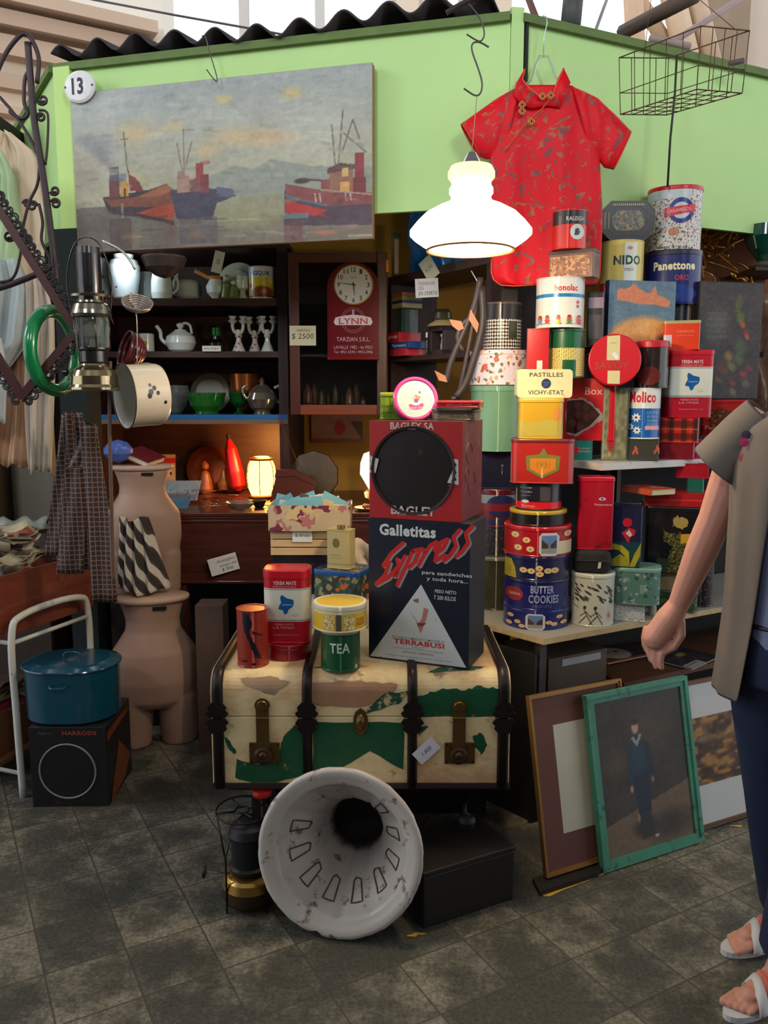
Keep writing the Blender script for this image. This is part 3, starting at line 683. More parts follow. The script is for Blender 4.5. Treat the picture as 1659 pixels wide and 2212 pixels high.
q=MB();q.tube([(-.05,-.03,.105),(-.115,-.055,.125)],.0025,mat((170,165,160),.3,.8),6);q.lathe([(.0,-.004),(.016,-.003),(.017,.0),(.016,.004),(0,.005)],bki,8,Matrix.Translation((-.117,-.056,.125))@Matrix.Rotation(PI/2,4,'Y'));q.build('pump_knob',LT)
q=MB();p2=at(566,1718,2.27);q.lathe([(0,0),(.028,.003),(.03,.012),(.028,.02),(0,.024)],mat((190,40,40),.35),20);q.tube([(0,0,.0),(0,0,-p2.z)],.004,mat((60,20,20),.5));o=q.build('red_reflector',loc=p2)
tag(o,'small red disc on a stem behind the lantern and horn','reflector')
# tins standing on the trunk
TOP=TZ1+.0005
p=onz(543,1441,TOP);p.y+=.035
stack(p,[('red-brown cylindrical tin with dark brush strokes, at the left end of the trunk',66,1312,dict(color=(150,44,30),decals=[('p',jag([(-.30,.98),(-.1,.95),(-.02,.78),(-.12,.62),(.02,.48),(.10,.36),(.24,.22),(.26,.16),(.05,.18),(-.05,.34),(-.20,.55),(-.30,.72)],.02,3,3),(28,26,40)),('p',[(-.02,.66),(.30,.58),(.34,.55),(0,.60)],(60,30,34)),('p',ell(-.26,.12,.09,.02,10),(20,16,20)),('p',ell(.02,.07,.07,.02,10),(20,16,20))]))])
ym_b=[(0,.30,(176,16,40)),(.30,.312,(206,206,196)),(.312,.32,(40,70,110)),(.32,.335,(206,206,196)),(.335,.73,(222,222,208)),(.73,.738,(40,70,110)),(.738,.75,(222,222,208)),(.75,.90,(190,20,40))]
prov=[(-.10,.66),(-.06,.655),(.02,.62),(.16,.60),(.17,.55),(.14,.50),(.06,.47),(.02,.41),(-.03,.40),(-.07,.46),(-.16,.47),(-.14,.52),(-.10,.56),(-.12,.62)]
ym_d=[('p',prov,(16,92,160)),('t','CORRIENTES',.02,.53,.22,.018,(200,215,230),0),('t','YERBA MATE',-.02,.825,.50,.05,(240,210,210)),('t','ELABORADA CON PALO',-.02,.775,.5,.018,(230,190,190),0),('t','YERBA MATE',-.05,.262,.42,.03,(220,150,160),0),('t','LA HOJA',-.05,.215,.46,.034,(225,160,170)),('t','ESTABLECIMIENTO 1/2 K',.0,.12,.55,.016,(220,150,160),0),('p',ell(.2,.40,.055,.022),(196,196,184)),('p',ell(.2,.40,.04,.016),(222,222,208))]
p=onz(620,1425,TOP);p.y+=.052
stack(p,[('low dark red round tin under the tall yerba mate tin, on the trunk',98,1380,dict(color=(140,14,30),lid=.012,decals=[('t','Chocolates',.0,.74,.36,.10,(200,150,150),0)])),('tall red and cream yerba mate tin with blue province map, on the trunk',98,1224,dict(color=(186,18,38),r=.030,dr=.72,bands=ym_b,decals=ym_d,lid=.026,lidcol=(204,24,40),rot=R_(-8)))])
p=onz(734,1450,TOP);p.y+=.046
stack(p,[('green cylindrical tin lettered TEA standing on the trunk',84,1352,dict(color=(22,82,44),decals=[('t','TEA',-.02,.58,.52,.24,(210,220,205)),('t','&',.40,.10,.10,.10,(220,230,220))],lid=.012,lidcol=(190,186,160))),('low cream and yellow round tin on top of the green TEA tin',113,1296,dict(color=(222,214,176),bands=[(.05,.68,(226,186,44))],lid=.015,lidcol=(226,220,188),lidtop=(224,184,50),decals=[('p',rect(-.03,.37,.10,.62),(90,84,80)),('p',rect(-.20,.36,.20,.52),spots((226,200,130),[(240,230,200),(190,140,60)],90,.4)),('p',rect(.16,.36,.2,.52),spots((226,200,130),[(240,230,200),(190,140,60)],90,.4)),('t','GALLETAS',.38,.36,.22,.3,(170,90,30))]))])
# the two big biscuit tins (box shaped, turned a little)
def bigtin(name,label,fl,w,d,h,ang,fcol,sidec,decos,z):
 t=thing(name,label,'tin',(fl.x,fl.y,z),ang)
 q=MB();q.b2((0,0,0),(w,d,h),sidec);q.build('tin_body',t,bevel=.004)
 q=MB();q.b2((.002,-.0012,.002),(w-.002,.001,h-.002),fcol);decos(q,Matrix.Translation((0,-.0014,0))@UP);q.build('front_panel',t)
 return t
nv=mat((16,22,42),.4,var=.2,scale=10,dirt=(60,58,62),dthr=.74,dscale=20,coat=.2);wh=mat((206,208,206),.5,var=.05,dirt=(130,120,112),dthr=.68,dscale=40)
lt=mat((214,218,214),.5,var=.02);rd=mat((206,30,34),.45,var=.08)
fl=onz(796,1420,TOP);fr=onz(1012,1447,TOP);wdt=(fr-fl).length;ang=math.atan2(fr.y-fl.y,fr.x-fl.x);he=at(813,1118,fl.y).z-TOP
def deco_express(q,M):
 w,h=wdt,he
 def f(px,py):
  r=ray(px,py);n=Vector((math.sin(ang),-math.cos(ang),0));t_=(fl-CAM).dot(n)/r.dot(n);P=CAM+r*t_;return((P-fl).dot(Vector((math.cos(ang),math.sin(ang),0))),P.z-TOP)
 a,b,c=f(910,1262),f(800,1424),f(1010,1445)
 flat_poly(q,[(max(.004,b[0]),.006),(w-.006,.006),(a[0],a[1])],wh,M,.0005)
 x0,z0=f(820,1143);x1,z1=f(942,1150)
 flat_text(q,'Galletitas',(x0+x1)/2,(z0+z1)/2,x1-x0,.034,lt,M,.035)
 strokes=[[(872,1172),(845,1196),(828,1222),(842,1214),(832,1242),(812,1262),(838,1248),(862,1222)],[(858,1206),(862,1222),(856,1244)],[(876,1200),(866,1220),(850,1244)],[(892,1190),(878,1222),(858,1264)],[(892,1190),(908,1186),(898,1212),(884,1226)],[(912,1184),(918,1196),(904,1222)],[(918,1196),(930,1178),(944,1170),(938,1188)],[(942,1196),(958,1184),(968,1164),(952,1172),(944,1196),(940,1212),(962,1198)],[(994,1144),(980,1160),(986,1180),(972,1200),(958,1212)],[(1022,1136),(1006,1152),(1012,1172),(998,1192),(984,1202)]]
 gy=mat((150,142,140),.5,var=.03)
 for lay,(dx,dy,mm,ww,of)in enumerate([(4.0,3.0,gy,.0062,.0006),(0,0,rd,.0062,.0010)]):
  for st in strokes:
   P=[Vector((*f(x+dx,y+dy),0))for x,y in st]
   for i in range(len(P)-1):
    dd=P[i+1]-P[i];n=Vector((-dd.y,dd.x,0)).normalized()*ww;e=dd.normalized()*ww*.6
    q.add([(v.x,v.y,of+.00004*i)for v in(P[i]-e*1.3,P[i]-n*.9,P[i+1]-n*.9,P[i+1]+e*1.3,P[i+1]+n*.9,P[i]+n*.9)],[(0,1,2,3,4,5)],mm,False,M)
 for tx,(ax,ay),(bx,by),hh in[('para sandwiches',(912,1236),(1020,1246),.014),('y toda hora...',(922,1250),(1012,1258),.014),('PESO NETO',(940,1277),(986,1280),.010),('7 200 KILOS',(938,1290),(985,1294),.012)]:
  a,b=f(ax,ay),f(bx,by);flat_text(q,tx,(a[0]+b[0])/2,(a[1]+b[1])/2,b[0]-a[0],hh,lt,M,.01)
 gtx=mat((110,112,112),.6)
 for tx,(ax,ay),(bx,by),hh,mm in[('ESTABLECIMIENTO MODELO',(848,1376),(960,1386),.008,gtx),('TERRABUSI',(851,1384),(960,1396),.015,rd),('S.A.I.C.',(890,1398),(916,1400),.006,gtx),('industria argentina',(870,1407),(936,1415),.009,gtx),('contenido neto al envasar conservar en lugar seco',(832,1414),(975,1428),.005,gtx),('producto elaborado en Buenos Aires Argentina',(850,1400),(958,1408),.005,gtx)]:
  a,b=f(ax,ay),f(bx,by);flat_text(q,tx,(a[0]+b[0])/2,(a[1]+b[1])/2,b[0]-a[0],hh,mm,M,.01 if mm is gtx else .03)
 em=mat((196,120,112),.6,var=.3);rb=mat((140,96,84),.7,var=.3)
 for P,mm in[([(886,1318),(905,1350),(910,1372),(904,1345)],em),([(916,1312),(926,1316),(920,1340),(909,1368),(902,1350),(912,1335)],em),([(900,1345),(922,1345),(914,1352),(904,1353)],rb),([(892,1295),(905,1292),(904,1302),(896,1300)],rb)]:
  flat_poly(q,[f(*x)for x in P],mm,M,.0011)
T1=bigtin('biscuit_tin','tall navy biscuit tin with white triangle and red slanting word, on the trunk',fl,wdt,.17,he,ang,nv,mat((30,30,36),.5,.3,var=.4,scale=14),deco_express,TOP)
z2=TOP+he+.001;fl2=fl+Vector((.004,.0,0));w2=.277;h2=at(826,908,fl2.y).z-z2
rdt=mat((172,26,28),.45,var=.2,scale=6,dirt=(136,104,94),dthr=.64,dscale=16,coat=.2);rds=mat((110,28,26),.5,var=.4,scale=7,dirt=(120,80,70),dthr=.6,dscale=14)
t=thing('biscuit_tin','rusty red tin with a big round dark window, on top of the navy tin','tin',(fl2.x,fl2.y,z2),ang)
q=MB();cxr,czr,rr=w2*.478,h2*.50,h2*.437
n=48;sq=[]
def sqp(a):
 c,s_=math.cos(a),math.sin(a);k=1e9
 if c>1e-9:k=min(k,(w2-cxr)/c)
 if c<-1e-9:k=min(k,-cxr/c)
 if s_>1e-9:k=min(k,(h2-czr)/s_)
 if s_<-1e-9:k=min(k,-czr/s_)
 return(cxr+c*k,czr+s_*k)
angs=sorted([2*PI*k/n for k in range(n)]+[math.atan2(s1-czr,s0-cxr)%(2*PI)for s0 in(0,w2)for s1 in(0,h2)]);m_=len(angs)
V=[(sqp(a)[0],0,sqp(a)[1])for a in angs]+[(cxr+rr*math.cos(a),0,czr+rr*math.sin(a))for a in angs]
q.add(V,[(i,(i+1)%m_,m_+(i+1)%m_,m_+i)for i in range(m_)],rdt)
d2=.21
q.add([(0,0,0),(w2,0,0),(w2,d2,0),(0,d2,0),(0,0,h2),(w2,0,h2),(w2,d2,h2),(0,d2,h2)],[(0,3,2,1),(1,2,6,5),(2,3,7,6),(3,0,4,7)],rds);q.add([(0,0,h2),(w2,0,h2),(w2,d2,h2),(0,d2,h2)],[(0,1,2,3)],mat((60,40,40),.5,.3,var=.3))
M=Matrix.Translation((0,-.0008,0))@UP;wt=mat((196,190,186),.55,var=.1,dirt=(150,40,38),dthr=.58,dscale=60)
flat_text(q,'BAGLEY',.135,.026,.135,.026,wt,M,.03);flat_text(q,'BAGLEY SA',.13,h2-.014,.13,.02,wt,M,.02)
flat_poly(q,[(.235,.11),(.268,.105),(.266,.175),(.250,.178),(.252,.150)],wt,M);flat_poly(q,[(.001,.13),(.02,.13),(.03,.17),(.001,.18)],wt,M);flat_poly(q,[(.238,.10),(.272,.10),(.272,.104),(.238,.104)],mat((160,24,28),.5),M,.0006)
for k in range(3):flat_poly(q,[(.254,.115+k*.02),(.262,.118+k*.02),(.257,.128+k*.02)],mat((30,28,30),.5),M,.0007)
Ms=Matrix.Translation((w2+.0008,0,0))@Matrix.Rotation(PI/2,4,'Z')@UP
for x,z,r_ in[(.07,.19,.03),(.10,.10,.036),(.05,.13,.02)]:q.tube([Ms@Vector((x+r_*math.cos(a),z+r_*math.sin(a),0))for a in[k*.35 for k in range(15)]],.0012,mat((150,96,80),.6),4)
q.build('tin_body',t)
q=MB();q.lathe([(rr+.004,0),(rr+.003,.004),(rr-.004,.003),(rr-.006,-.004)],mat((60,46,46),.4,.5,var=.3),48,Matrix.Translation((cxr,0,czr))@UP,caps=False);q.build('window_ring',t)
q=MB();q.lathe([(0,-.004),(rr,-.004)],mat((34,28,28),.28,var=.25,scale=10,dirt=(70,58,54),dthr=.66,dscale=14,coat=.3),48,Matrix.Translation((cxr,0,czr))@UP,caps=False);q.build('window_pane',t)
RB_top=z2+h2;RBx=fl2
def rb(px,dv):
 nrm=Vector((math.sin(ang),-math.cos(ang),0));r=ray(px,900);t_=((fl2-nrm*dv)-CAM).dot(nrm)/r.dot(nrm);P=CAM+r*t_;return Vector((P.x,P.y,RB_top+.0006))
tin('lime green plaid tin standing at the left end of the red windowed tin',rb(843,.13),.060,at(843,848,rb(843,.13).y).z-RB_top,d=.05,r=.006,color=(118,140,40),lid=.012,lidcol=(128,142,34),decals=[('p',rect(x,.5,.03,.98),(80,110,40))for x in(-.3,0,.3)]+[('p',rect(0,z,.98,.04),(80,110,40))for z in(.25,.5)])
pk=rb(902,.05);mk=mpx(pk);rr_=47*mk;pk2=at(900,862,pk.y)
t=thing('tin','round tin with bright pink rim tilted to show its picture lid','tin',(pk2.x-.002,pk2.y+.02,RB_top+.062),0);t.rotation_euler=(R_(74),R_(-4),R_(6))
q=MB();q.lathe([(rr_-.003,-.052),(rr_,-.050),(rr_,-.012)],mat((120,112,108),.35,.4,var=.3),40);q.build('tin_body',t)
q=MB();q.lathe([(rr_+.001,-.014),(rr_+.003,-.012),(rr_+.003,-.003),(rr_-.001,.001),(rr_-.006,.001),(rr_-.009,-.002)],mat((222,40,120),.3,coat=.4),40,caps=False)
pc=Pic(70,70,(168,186,182));pc.blob(.5,.48,.17,.14,(170,150,170),.5);pc.blob(.45,.36,.09,.07,(160,180,170),.5);pc.blob(.56,.45,.10,.06,(220,110,60),.4,rot=.5);pc.blob(.52,.56,.10,.07,(110,60,120),.4);pc.blob(.66,.30,.05,.035,(40,50,60),.3);pc.blob(.3,.52,.12,.08,(220,214,170),.5);pc.blob(.76,.52,.1,.07,(216,214,170),.5);pc.poly([(.26,.68),(.74,.68),(.78,.74),(.72,.80),(.28,.80),(.22,.74)],(204,40,120))
R3=rr_-.008
def fn(u,v):x,y=(u-.5)*2,(v-.5)*2;l=max(abs(x),abs(y),1e-9);e=math.hypot(x,y);k=l/e if e>1e-9 else 1;return(x*k*R3,y*k*R3,-.0015)
pc.onto(q,fn,vmat(.3,.4));flat_text(q,'Feliz Dia',0,-.5*R3,.036,.006,mat((240,170,205),.4),Matrix.Identity(4),.01,.2,.0);q.build('lid',t)
p=rb(985,.10);tin('flat brown oval tin under the slim red tin, on the red windowed tin',p,.135,.034,d=.09,r=.03,color=(96,78,62),metal=.4,lid=.012,lidcol=(60,50,46),decals=[('t','CIGARRILLOS EXTRA',0,.32,.8,.3,(170,150,120),0)],rot=R_(-12))
p=p+Vector((.01,-.01,.0355));tin('slim bright red flat tin on the brown oval tin',p,.125,.020,d=.075,r=.008,color=(170,20,34),lid=.009,lidcol=(176,30,44),decals=[('t','BENTOSONE TABAC',.05,.5,.6,.42,(210,120,120),0)],rot=R_(-10))
# RIGHT-HAND DISPLAY: boards
def pv(px,v,z,py0=900):
 P=atv(px,py0,v)
 for _ in range(3):
  P.z=z;P=atv(px,proj(P)[1],v)
 P.z=z;return P
def uvpoly(mb,pts,z0,z1,m,mtop=None):mb.prism([tuple(uv(a,v))[:2]for a,v in pts],z0,z1,m,None,mtop)
ZW=.652
pale=wood((206,176,128),.5,.75);grey=mat((150,148,146),.5,var=.15,scale=8)
t=thing('display_table','dark table with pale wooden edge under the stacked tins','table',(B0.x,B0.y,0));t.location=(0,0,0)
q=MB();uvpoly(q,[(0,0),(1.9,0),(1.9,.41),(.29,.41),(.29,.56),(-.13,.56)],ZW-.022,ZW-.0008,pale,mat((150,146,140),.45,var=.2,scale=6));q.build('table_top',t,bevel=.002)
for a,v in[(.03,.05),(1.85,.05),(.0,.5),(1.85,.37)]:
 q=MB();p=uv(a,v);q.box((p.x,p.y,(ZW-.02)/2),(.028,.028,ZW-.022),mat((76,72,70),.5,.3,var=.2),rz=R_(29));q.build('leg',t)
zl=atv(1490,1440,.06).z
t=thing('lower_shelf','brown wooden lower shelf carrying magazines','shelf')
q=MB();uvpoly(q,[(.42,.05),(1.8,.05),(1.8,.36),(.42,.36)],zl-.022,zl-.001,wood((104,66,44),.5,.6));q.build('shelf_board',t)
for a in(.44,1.78):
 q=MB();p=uv(a,.2);q.box((p.x,p.y,(zl-.022)/2),(.03,.28,zl-.023),mat((40,32,30),.6),rz=R_(29));q.build('side_panel',t)
Z1=atv(1300,1001,.08).z
t=thing('wall_shelf','white metal shelf board halfway up the tin display','shelf')
pA=pv(1249,.2,Z1);a0=(pA-B0).dot(UD)
q=MB();uvpoly(q,[(a0,.08),(a0+.50,.06),(1.75,.06),(1.75,.40),(a0,.40)],Z1-.026,Z1-.0008,mat((196,194,190),.35,.1,var=.2,scale=9,dirt=(110,104,100),dthr=.66,dscale=20));q.build('shelf_board',t,bevel=.002)
for a in(a0+.35,1.5):
 q=MB();uvpoly(q,[(a,.36),(a+.02,.36),(a+.02,.40),(a,.40)],ZW,Z1-.027,mat((60,58,58),.5));q.build('upright',t)
Z2=atv(1380,748,.19).z
t=thing('upper_shelf','dark upper shelf board mostly hidden behind the tins','shelf')
pB=pv(1268,.29,Z2);a1=(pB-B0).dot(UD)
q=MB();uvpoly(q,[(a1,.245),(1.7,.245),(1.7,.395),(a1,.395)],Z2-.02,Z2-.0008,mat((34,30,32),.5));q.build('shelf_board',t)
for a in(a1+.06,1.5):
 q=MB();uvpoly(q,[(a,.37),(a+.015,.37),(a+.015,.395),(a,.395)],Z1,Z2-.02,mat((30,28,28),.5));q.build('upright',t)
 # stack A: round tins at the corner
cook=(222,178,120)
def cookies(cs,r=.065,asp=1.6):
 o=[]
 for x,z in cs:o+=[('p',ell(x,z,r,r*asp,12),cook),('p',ell(x,z,r*.72,r*.72*asp,12),(232,196,140)),('p',ell(x,z,r*.28,r*.28*asp,8),(150,96,56))]
 return o
def pict(x,z,w,h):
 pc=Pic(24,24,(96,128,178));pc.poly([(0,.2),(.4,.5),(.4,.8),(0,.9)],(78,50,46));pc.poly([(1,.2),(.6,.5),(.6,.8),(1,.9)],(70,48,44));pc.rect(0,.7,1,1,(150,146,136))
 return[('p',[(x+(w+.03)*.5*cx_,z+(h+.06)*.5*cz_)for cx_,cz_ in[(-1,-.7),(-.7,-1),(.7,-1),(1,-.7),(1,.7),(.7,1),(-.7,1),(-1,.7)]],(196,200,206)),('pic',pc,x-w*.42,x+w*.42,z-h*.42,z+h*.42)]
nvy=(22,30,104);nvd=(24,26,70)
p=onz(1168,1360,ZW);p.y+=.104
stack(p,[('navy round cookie tin with mountain picture, lowest of the corner stack',137,1302,dict(color=nvy,lid=.014,lidcol=(26,34,112),decals=cookies([(-.38,.62),(-.27,.35),(-.40,.22),(-.20,.16),(.36,.66),(.28,.30),(.42,.34),(.20,.4)],.05,2.0)+pict(.0,.42,.26,.78))),('navy round tin lettered BUTTER COOKIES, second in the corner stack',137,1240,dict(color=nvy,lid=.012,lidcol=nvd,decals=[('t','BUTTER',.10,.70,.36,.26,(170,176,196),.02),('t','COOKIES',.13,.38,.48,.28,(170,176,196),.02),('t','DANISH STYLE',.10,.14,.3,.10,(110,116,160),0),('p',ell(-.33,.5,.14,.24,16),(150,40,40)),('t','Kjeldsens',-.33,.5,.22,.14,(210,180,180),0,.2)])),('navy and yellow round cookie tin, third in the corner stack',137,1190,dict(color=nvd,lid=.014,lidcol=(30,30,84),decals=[('p',[(-.5,.0),(-.30,.0),(-.33,.5),(-.40,.9),(-.5,.95)],(176,156,50)),('t','1,00',-.42,.4,.12,.3,(120,110,60),0)]+cookies([(-.20,.42),(-.08,.40),(.04,.52),(.05,.28),(.17,.42),(.27,.44)],.06,2.0))),('red round cookie tin with mountain picture, fourth in the corner stack',141,1128,dict(color=(168,20,32),lid=.014,lidcol=(180,24,40),decals=cookies([(-.33,.70),(-.16,.55),(-.28,.28),(-.10,.25),(.44,.75)],.06,1.7)+[('p',[(.2,.08),(.5,.08),(.5,.52),(.2,.52)],(214,200,166))]+pict(.17,.42,.26,.72))),('black round tin with a yellow lid between the red tin and the dark can',120,1097,dict(color=(20,20,22),lid=.012,lidcol=(178,150,40))),('dark navy oval can with a red base band in the corner stack',98,1040,dict(color=(26,28,40),dr=.85,dx=0,bands=[(0,.30,(206,22,38))],decals=[('t','Blender',-.28,.84,.3,.08,(190,190,196),0),('t','Hills Coffee',-.28,.68,.3,.07,(170,170,180),0),('t','especial',-.28,.54,.22,.06,(150,150,160),0),('t','Torrado',-.22,.15,.3,.10,(230,170,170),0,.2),('p',ell(-.28,.32,.08,.06,12),(206,196,180)),('p',rect(.14,.6,.22,.55),(70,66,70)),('p',rect(.34,.6,.10,.55),(66,60,66))])),('dull red rounded tin with a green and gold plaque, in the corner stack',132,946,dict(color=(166,36,32),r=.035,dr=.72,dx=6,lid=.012,lidcol=(110,32,36),decals=[('p',[(-.24,.30),(0,.12),(.26,.30),(.28,.62),(.08,.66),(.02,.80),(-.05,.66),(-.26,.62)],(116,118,60)),('p',[(-.19,.33),(0,.19),(.21,.33),(.21,.57),(-.19,.57)],(206,124,40)),('t','1931',.02,.42,.2,.14,(120,110,60),0)])),('yellow rounded caddy tin below the white pastille tin',94,860,dict(color=(204,158,40),r=.025,dr=.8,lid=.014,lidcol=(214,170,56),metal=.15,decals=[('p',jag([(-.5,.05),(.5,.05),(.5,.35),(.2,.50),(-.2,.38),(-.5,.42)],.02,4,5),(176,160,70)),('p',rect(.38,.62,.16,.25),(206,130,70))])),])
zt=ZW+.0
yc_=[o for o in S.objects if o.get('label')=='yellow rounded caddy tin below the white pastille tin'][0]
zy=at(1178,860,yc_.location.y).z+.001;k=mpx(yc_.location)
t=thing('tin','cream flat tin lettered PASTILLES VICHY-ETAT lying on edge on the yellow tin','tin',(yc_.location.x+4*k,yc_.location.y,zy),0);hP=at(1183,798,yc_.location.y).z-zy;wP=117*k
cr=mat((214,208,164),.45,var=.08,dirt=(176,168,128),dthr=.66,dscale=20);t.rotation_euler=(0,0,-math.atan2(yc_.location.x,yc_.location.y)+R_(14))
def rrect(w,h,r,n=5):return[(cx_*(w/2-r)+r*math.cos(a0_+k_*PI/2/n),cz_*(h/2-r)+r*math.sin(a0_+k_*PI/2/n))for cx_,cz_,a0_ in[(1,1,0),(-1,1,PI/2),(-1,-1,PI),(1,-1,1.5*PI)]for k_ in range(n+1)]
q=MB();Mp=Matrix.Translation((0,0,hP/2))@UP;q.prism(rrect(wP,hP,.012),-.028,.004,cr,Mp);q.build('tin_body',t,bevel=.002)
q=MB();q.prism(rrect(wP+.003,hP,.013),.005,.022,cr,Mp);blk=mat((66,66,60),.5)
flat_text(q,'PASTILLES',.004,hP*.31,wP*.62,hP*.15,blk,Mp,.01,0,.0228);flat_text(q,'VICHY-ETAT',.004,-hP*.31,wP*.66,hP*.15,blk,Mp,.01,0,.0228)
flat_poly(q,ell(.004,0,.0165,.0165,24),mat((38,54,100),.4),Mp,.0226);flat_text(q,'VICHY',.004,.003,.022,.005,mat((130,140,170),.4),Mp,0,0,.0230);flat_text(q,'ETAT',.004,-.005,.016,.004,mat((130,140,170),.4),Mp,0,0,.0230)
q.build('lid',t,bevel=.0015)
# column behind the corner stack, on its left
p=pv(1070,.44,ZW)
fl_m=spots((214,208,222),[(206,90,84),(222,160,130),(120,110,80)],24,.27,.3)
hd=Pic(110,60,(30,28,30))
for i in range(20):
 for j in range(9):
  hd.poly([((i+.5)/20-.024,(j+.5)/9),((i+.5)/20,(j+.5)/9-.05),((i+.5)/20+.024,(j+.5)/9),((i+.5)/20,(j+.5)/9+.05)],(216,204,196))
stack(p,[('olive glass storage jar on the table behind the navy cookie tins',96,1195,dict(name='storage_jar',cat='jar',body_m=mat((58,56,38),.25,var=.3,coat=.3),color=(58,56,38),lid=.014,lidcol=(120,116,108),lidname='lid')),('dark grey patterned tin above the olive jar, beside the red cookie tin',92,1132,dict(color=(44,42,46),body_m=spots((40,40,44),[(76,70,70),(56,60,66)],60,.35))),('blue and red printed tin, beside the dark navy oval can',94,1052,dict(color=(104,24,36),bands=[(0,.2,(36,50,84)),(.35,.62,(106,30,40)),(.62,.85,(120,140,150))],decals=[('p',ell(.1,.55,.35,.3,18),(34,44,90)),('p',rect(.05,.52,.8,.2),(120,34,50))],lid=.02,lidcol=(92,20,34))),('square navy box under the pale green canister',88,972,dict(name='box',cat='box',color=(22,24,44),r=.004,dr=.9,decals=[('t','T',.1,.5,.06,.3,(90,90,96))])),('tall pale green canister under the flowered tin',116,832,dict(color=(104,146,122),lid=.022,lidcol=(112,156,132),dx=-3)),('white round tin printed with pink flowers, on the pale green canister',124,758,dict(color=(214,208,218),body_m=fl_m,lid=.016,lid_m=fl_m,dx=-2)),('dark canister with white houndstooth band, on the flowered tin',82,655,dict(color=(40,36,42),bands=[(.0,.02,(90,70,60)),(.02,.64,(30,28,30))],decals=[('pic',hd,-.5,.5,.02,.64),('p',rect(.28,.42,.22,.36),(56,60,44))],lid=.010,lidcol=(84,62,58),dx=3))])
# stack on the shelf behind (chocolate box column)
p=pv(1256,.27,Z1)
tt=stack(p,[('small teal box with a red label at the left end of the white shelf',44,950,dict(name='box',cat='box',color=(30,124,110),r=.002,dr=1.2,decals=[('p',rect(.08,.5,.9,.36),(190,40,50)),('t','TE ROJO',.1,.58,.6,.09,(230,190,190),0),('t','CEYLAN',.1,.44,.6,.09,(230,190,190),0)])),('large flat red chocolate tin with a picture of bonbons, on the teal box',165,818,dict(color=(186,14,28),dx=-12,r=.014,d=.05,rot=R_(-12),lid=None,decals=[('t','Box',.22,.80,.22,.12,(222,180,180),0),('p',jag([(-.12,.66),(.08,.70),(.2,.60),(.34,.45),(.36,.38),(.2,.2),(.0,.06),(-.12,.1)],.016,5,9),(150,140,136)),('p',[(-.12,.64),(.08,.66),(.2,.56),(.31,.42),(.18,.23),(0,.10),(-.12,.13)],(60,28,34))]+[('p',ell(x,z,.045,.07,12),(86,42,46))for x,z in[(-.04,.28),(.06,.22),(.03,.42),(.14,.38),(.02,.56),(.13,.54),(.22,.42)]]))])
bx=tt[1];zb=at(1240,818,bx.location.y).z+.001
chk=Pic(130,70,(212,196,116))
for i in range(24):
 for j in range(8):
  chk.poly([((i+.5)/24-.014,(j+.5)/8),((i+.5)/24,(j+.5)/8-.05),((i+.5)/24+.014,(j+.5)/8),((i+.5)/24,(j+.5)/8+.05)],(30,92,50)if(i+j)%3 else(216,150,70))
c2=Vector((0,0,0));pb=pv(1219,.255,zb)
kid=lambda x,c:[('p',ell(x,.19,.045,.05,12),(200,76,50)),('p',[(x-.06,.15),(x-.03,.155),(x+.03,.155),(x+.06,.15),(x+.04,.12),(x+.035,.075),(x-.035,.075),(x-.04,.12)],c),('p',ell(x,.225,.035,.022,10),(120,60,50)),('p',[(x-.09,.085),(x-.03,.06),(x-.03,.09)],(150,130,110)),('p',[(x+.09,.085),(x+.03,.06),(x+.03,.09)],(150,130,110))]
stack(pb,[('green tin with cream checked bands, under the white tin with little figures',82,711,dict(color=(14,84,48),lid=.012,lidcol=(34,70,50),decals=[('pic',chk,-.5,.5,.36,.60),('pic',chk,-.5,-.06,.03,.36),('pic',chk,.28,.5,.03,.36)])),('white tin with blue stripe, red lettering and a row of little printed figures',102,604,dict(color=(216,214,206),dx=-14,bands=[(.60,.67,(24,116,176))],decals=[('t','bonolac',.13,.785,.50,.13,(200,36,50),.03),('p',ell(.36,.50,.03,.035,10),(190,60,70)),('p',ell(.36,.42,.03,.035,10),(190,60,70)),('t','e',.36,.46,.03,.03,(230,220,215))]+kid(-.40,(90,150,190))+kid(-.25,(226,40,30))+kid(-.03,(226,186,40))+kid(.19,(110,130,60))+kid(.38,(196,30,36)))),('square gold embossed box, under the orange and black can',98,542,dict(name='box',cat='box',color=(120,84,66),r=.003,d=.07,dy=-.012,rot=R_(-20),dx=12,lid=.012,lidcol=(84,60,56),decals=[('p',rect(-.02,.42,.88,.72),spots((170,110,70),[(206,150,100),(140,86,60)],60,.5,.4,'noise'))])),('orange and black can with a round white emblem, topmost of its stack',72,459,dict(color=(214,40,28),dy=-.012,bands=[(.62,.98,(44,34,34)),(.98,1,(80,60,54))],decals=[('p',rect(-.27,.73,.1,.22),(110,66,52)),('t','RALEIGH',.18,.76,.56,.11,(200,200,196),.01),('p',ell(.22,.42,.2,.2,24),(196,200,198)),('p',jag(ell(.22,.42,.08,.1,8),.02,2,2),(60,60,62))]))])
tin('small red tin standing left of the green checked tin',pv(1160,.262,zb),46*mpx(pb),at(1160,712,pb.y).z-zb-.002,d=.05,r=.004,color=(186,22,34),decals=[('p',rect(.1,.25,.25,.2),(226,210,206)),('p',rect(0,.86,.98,.1),(150,20,36))])
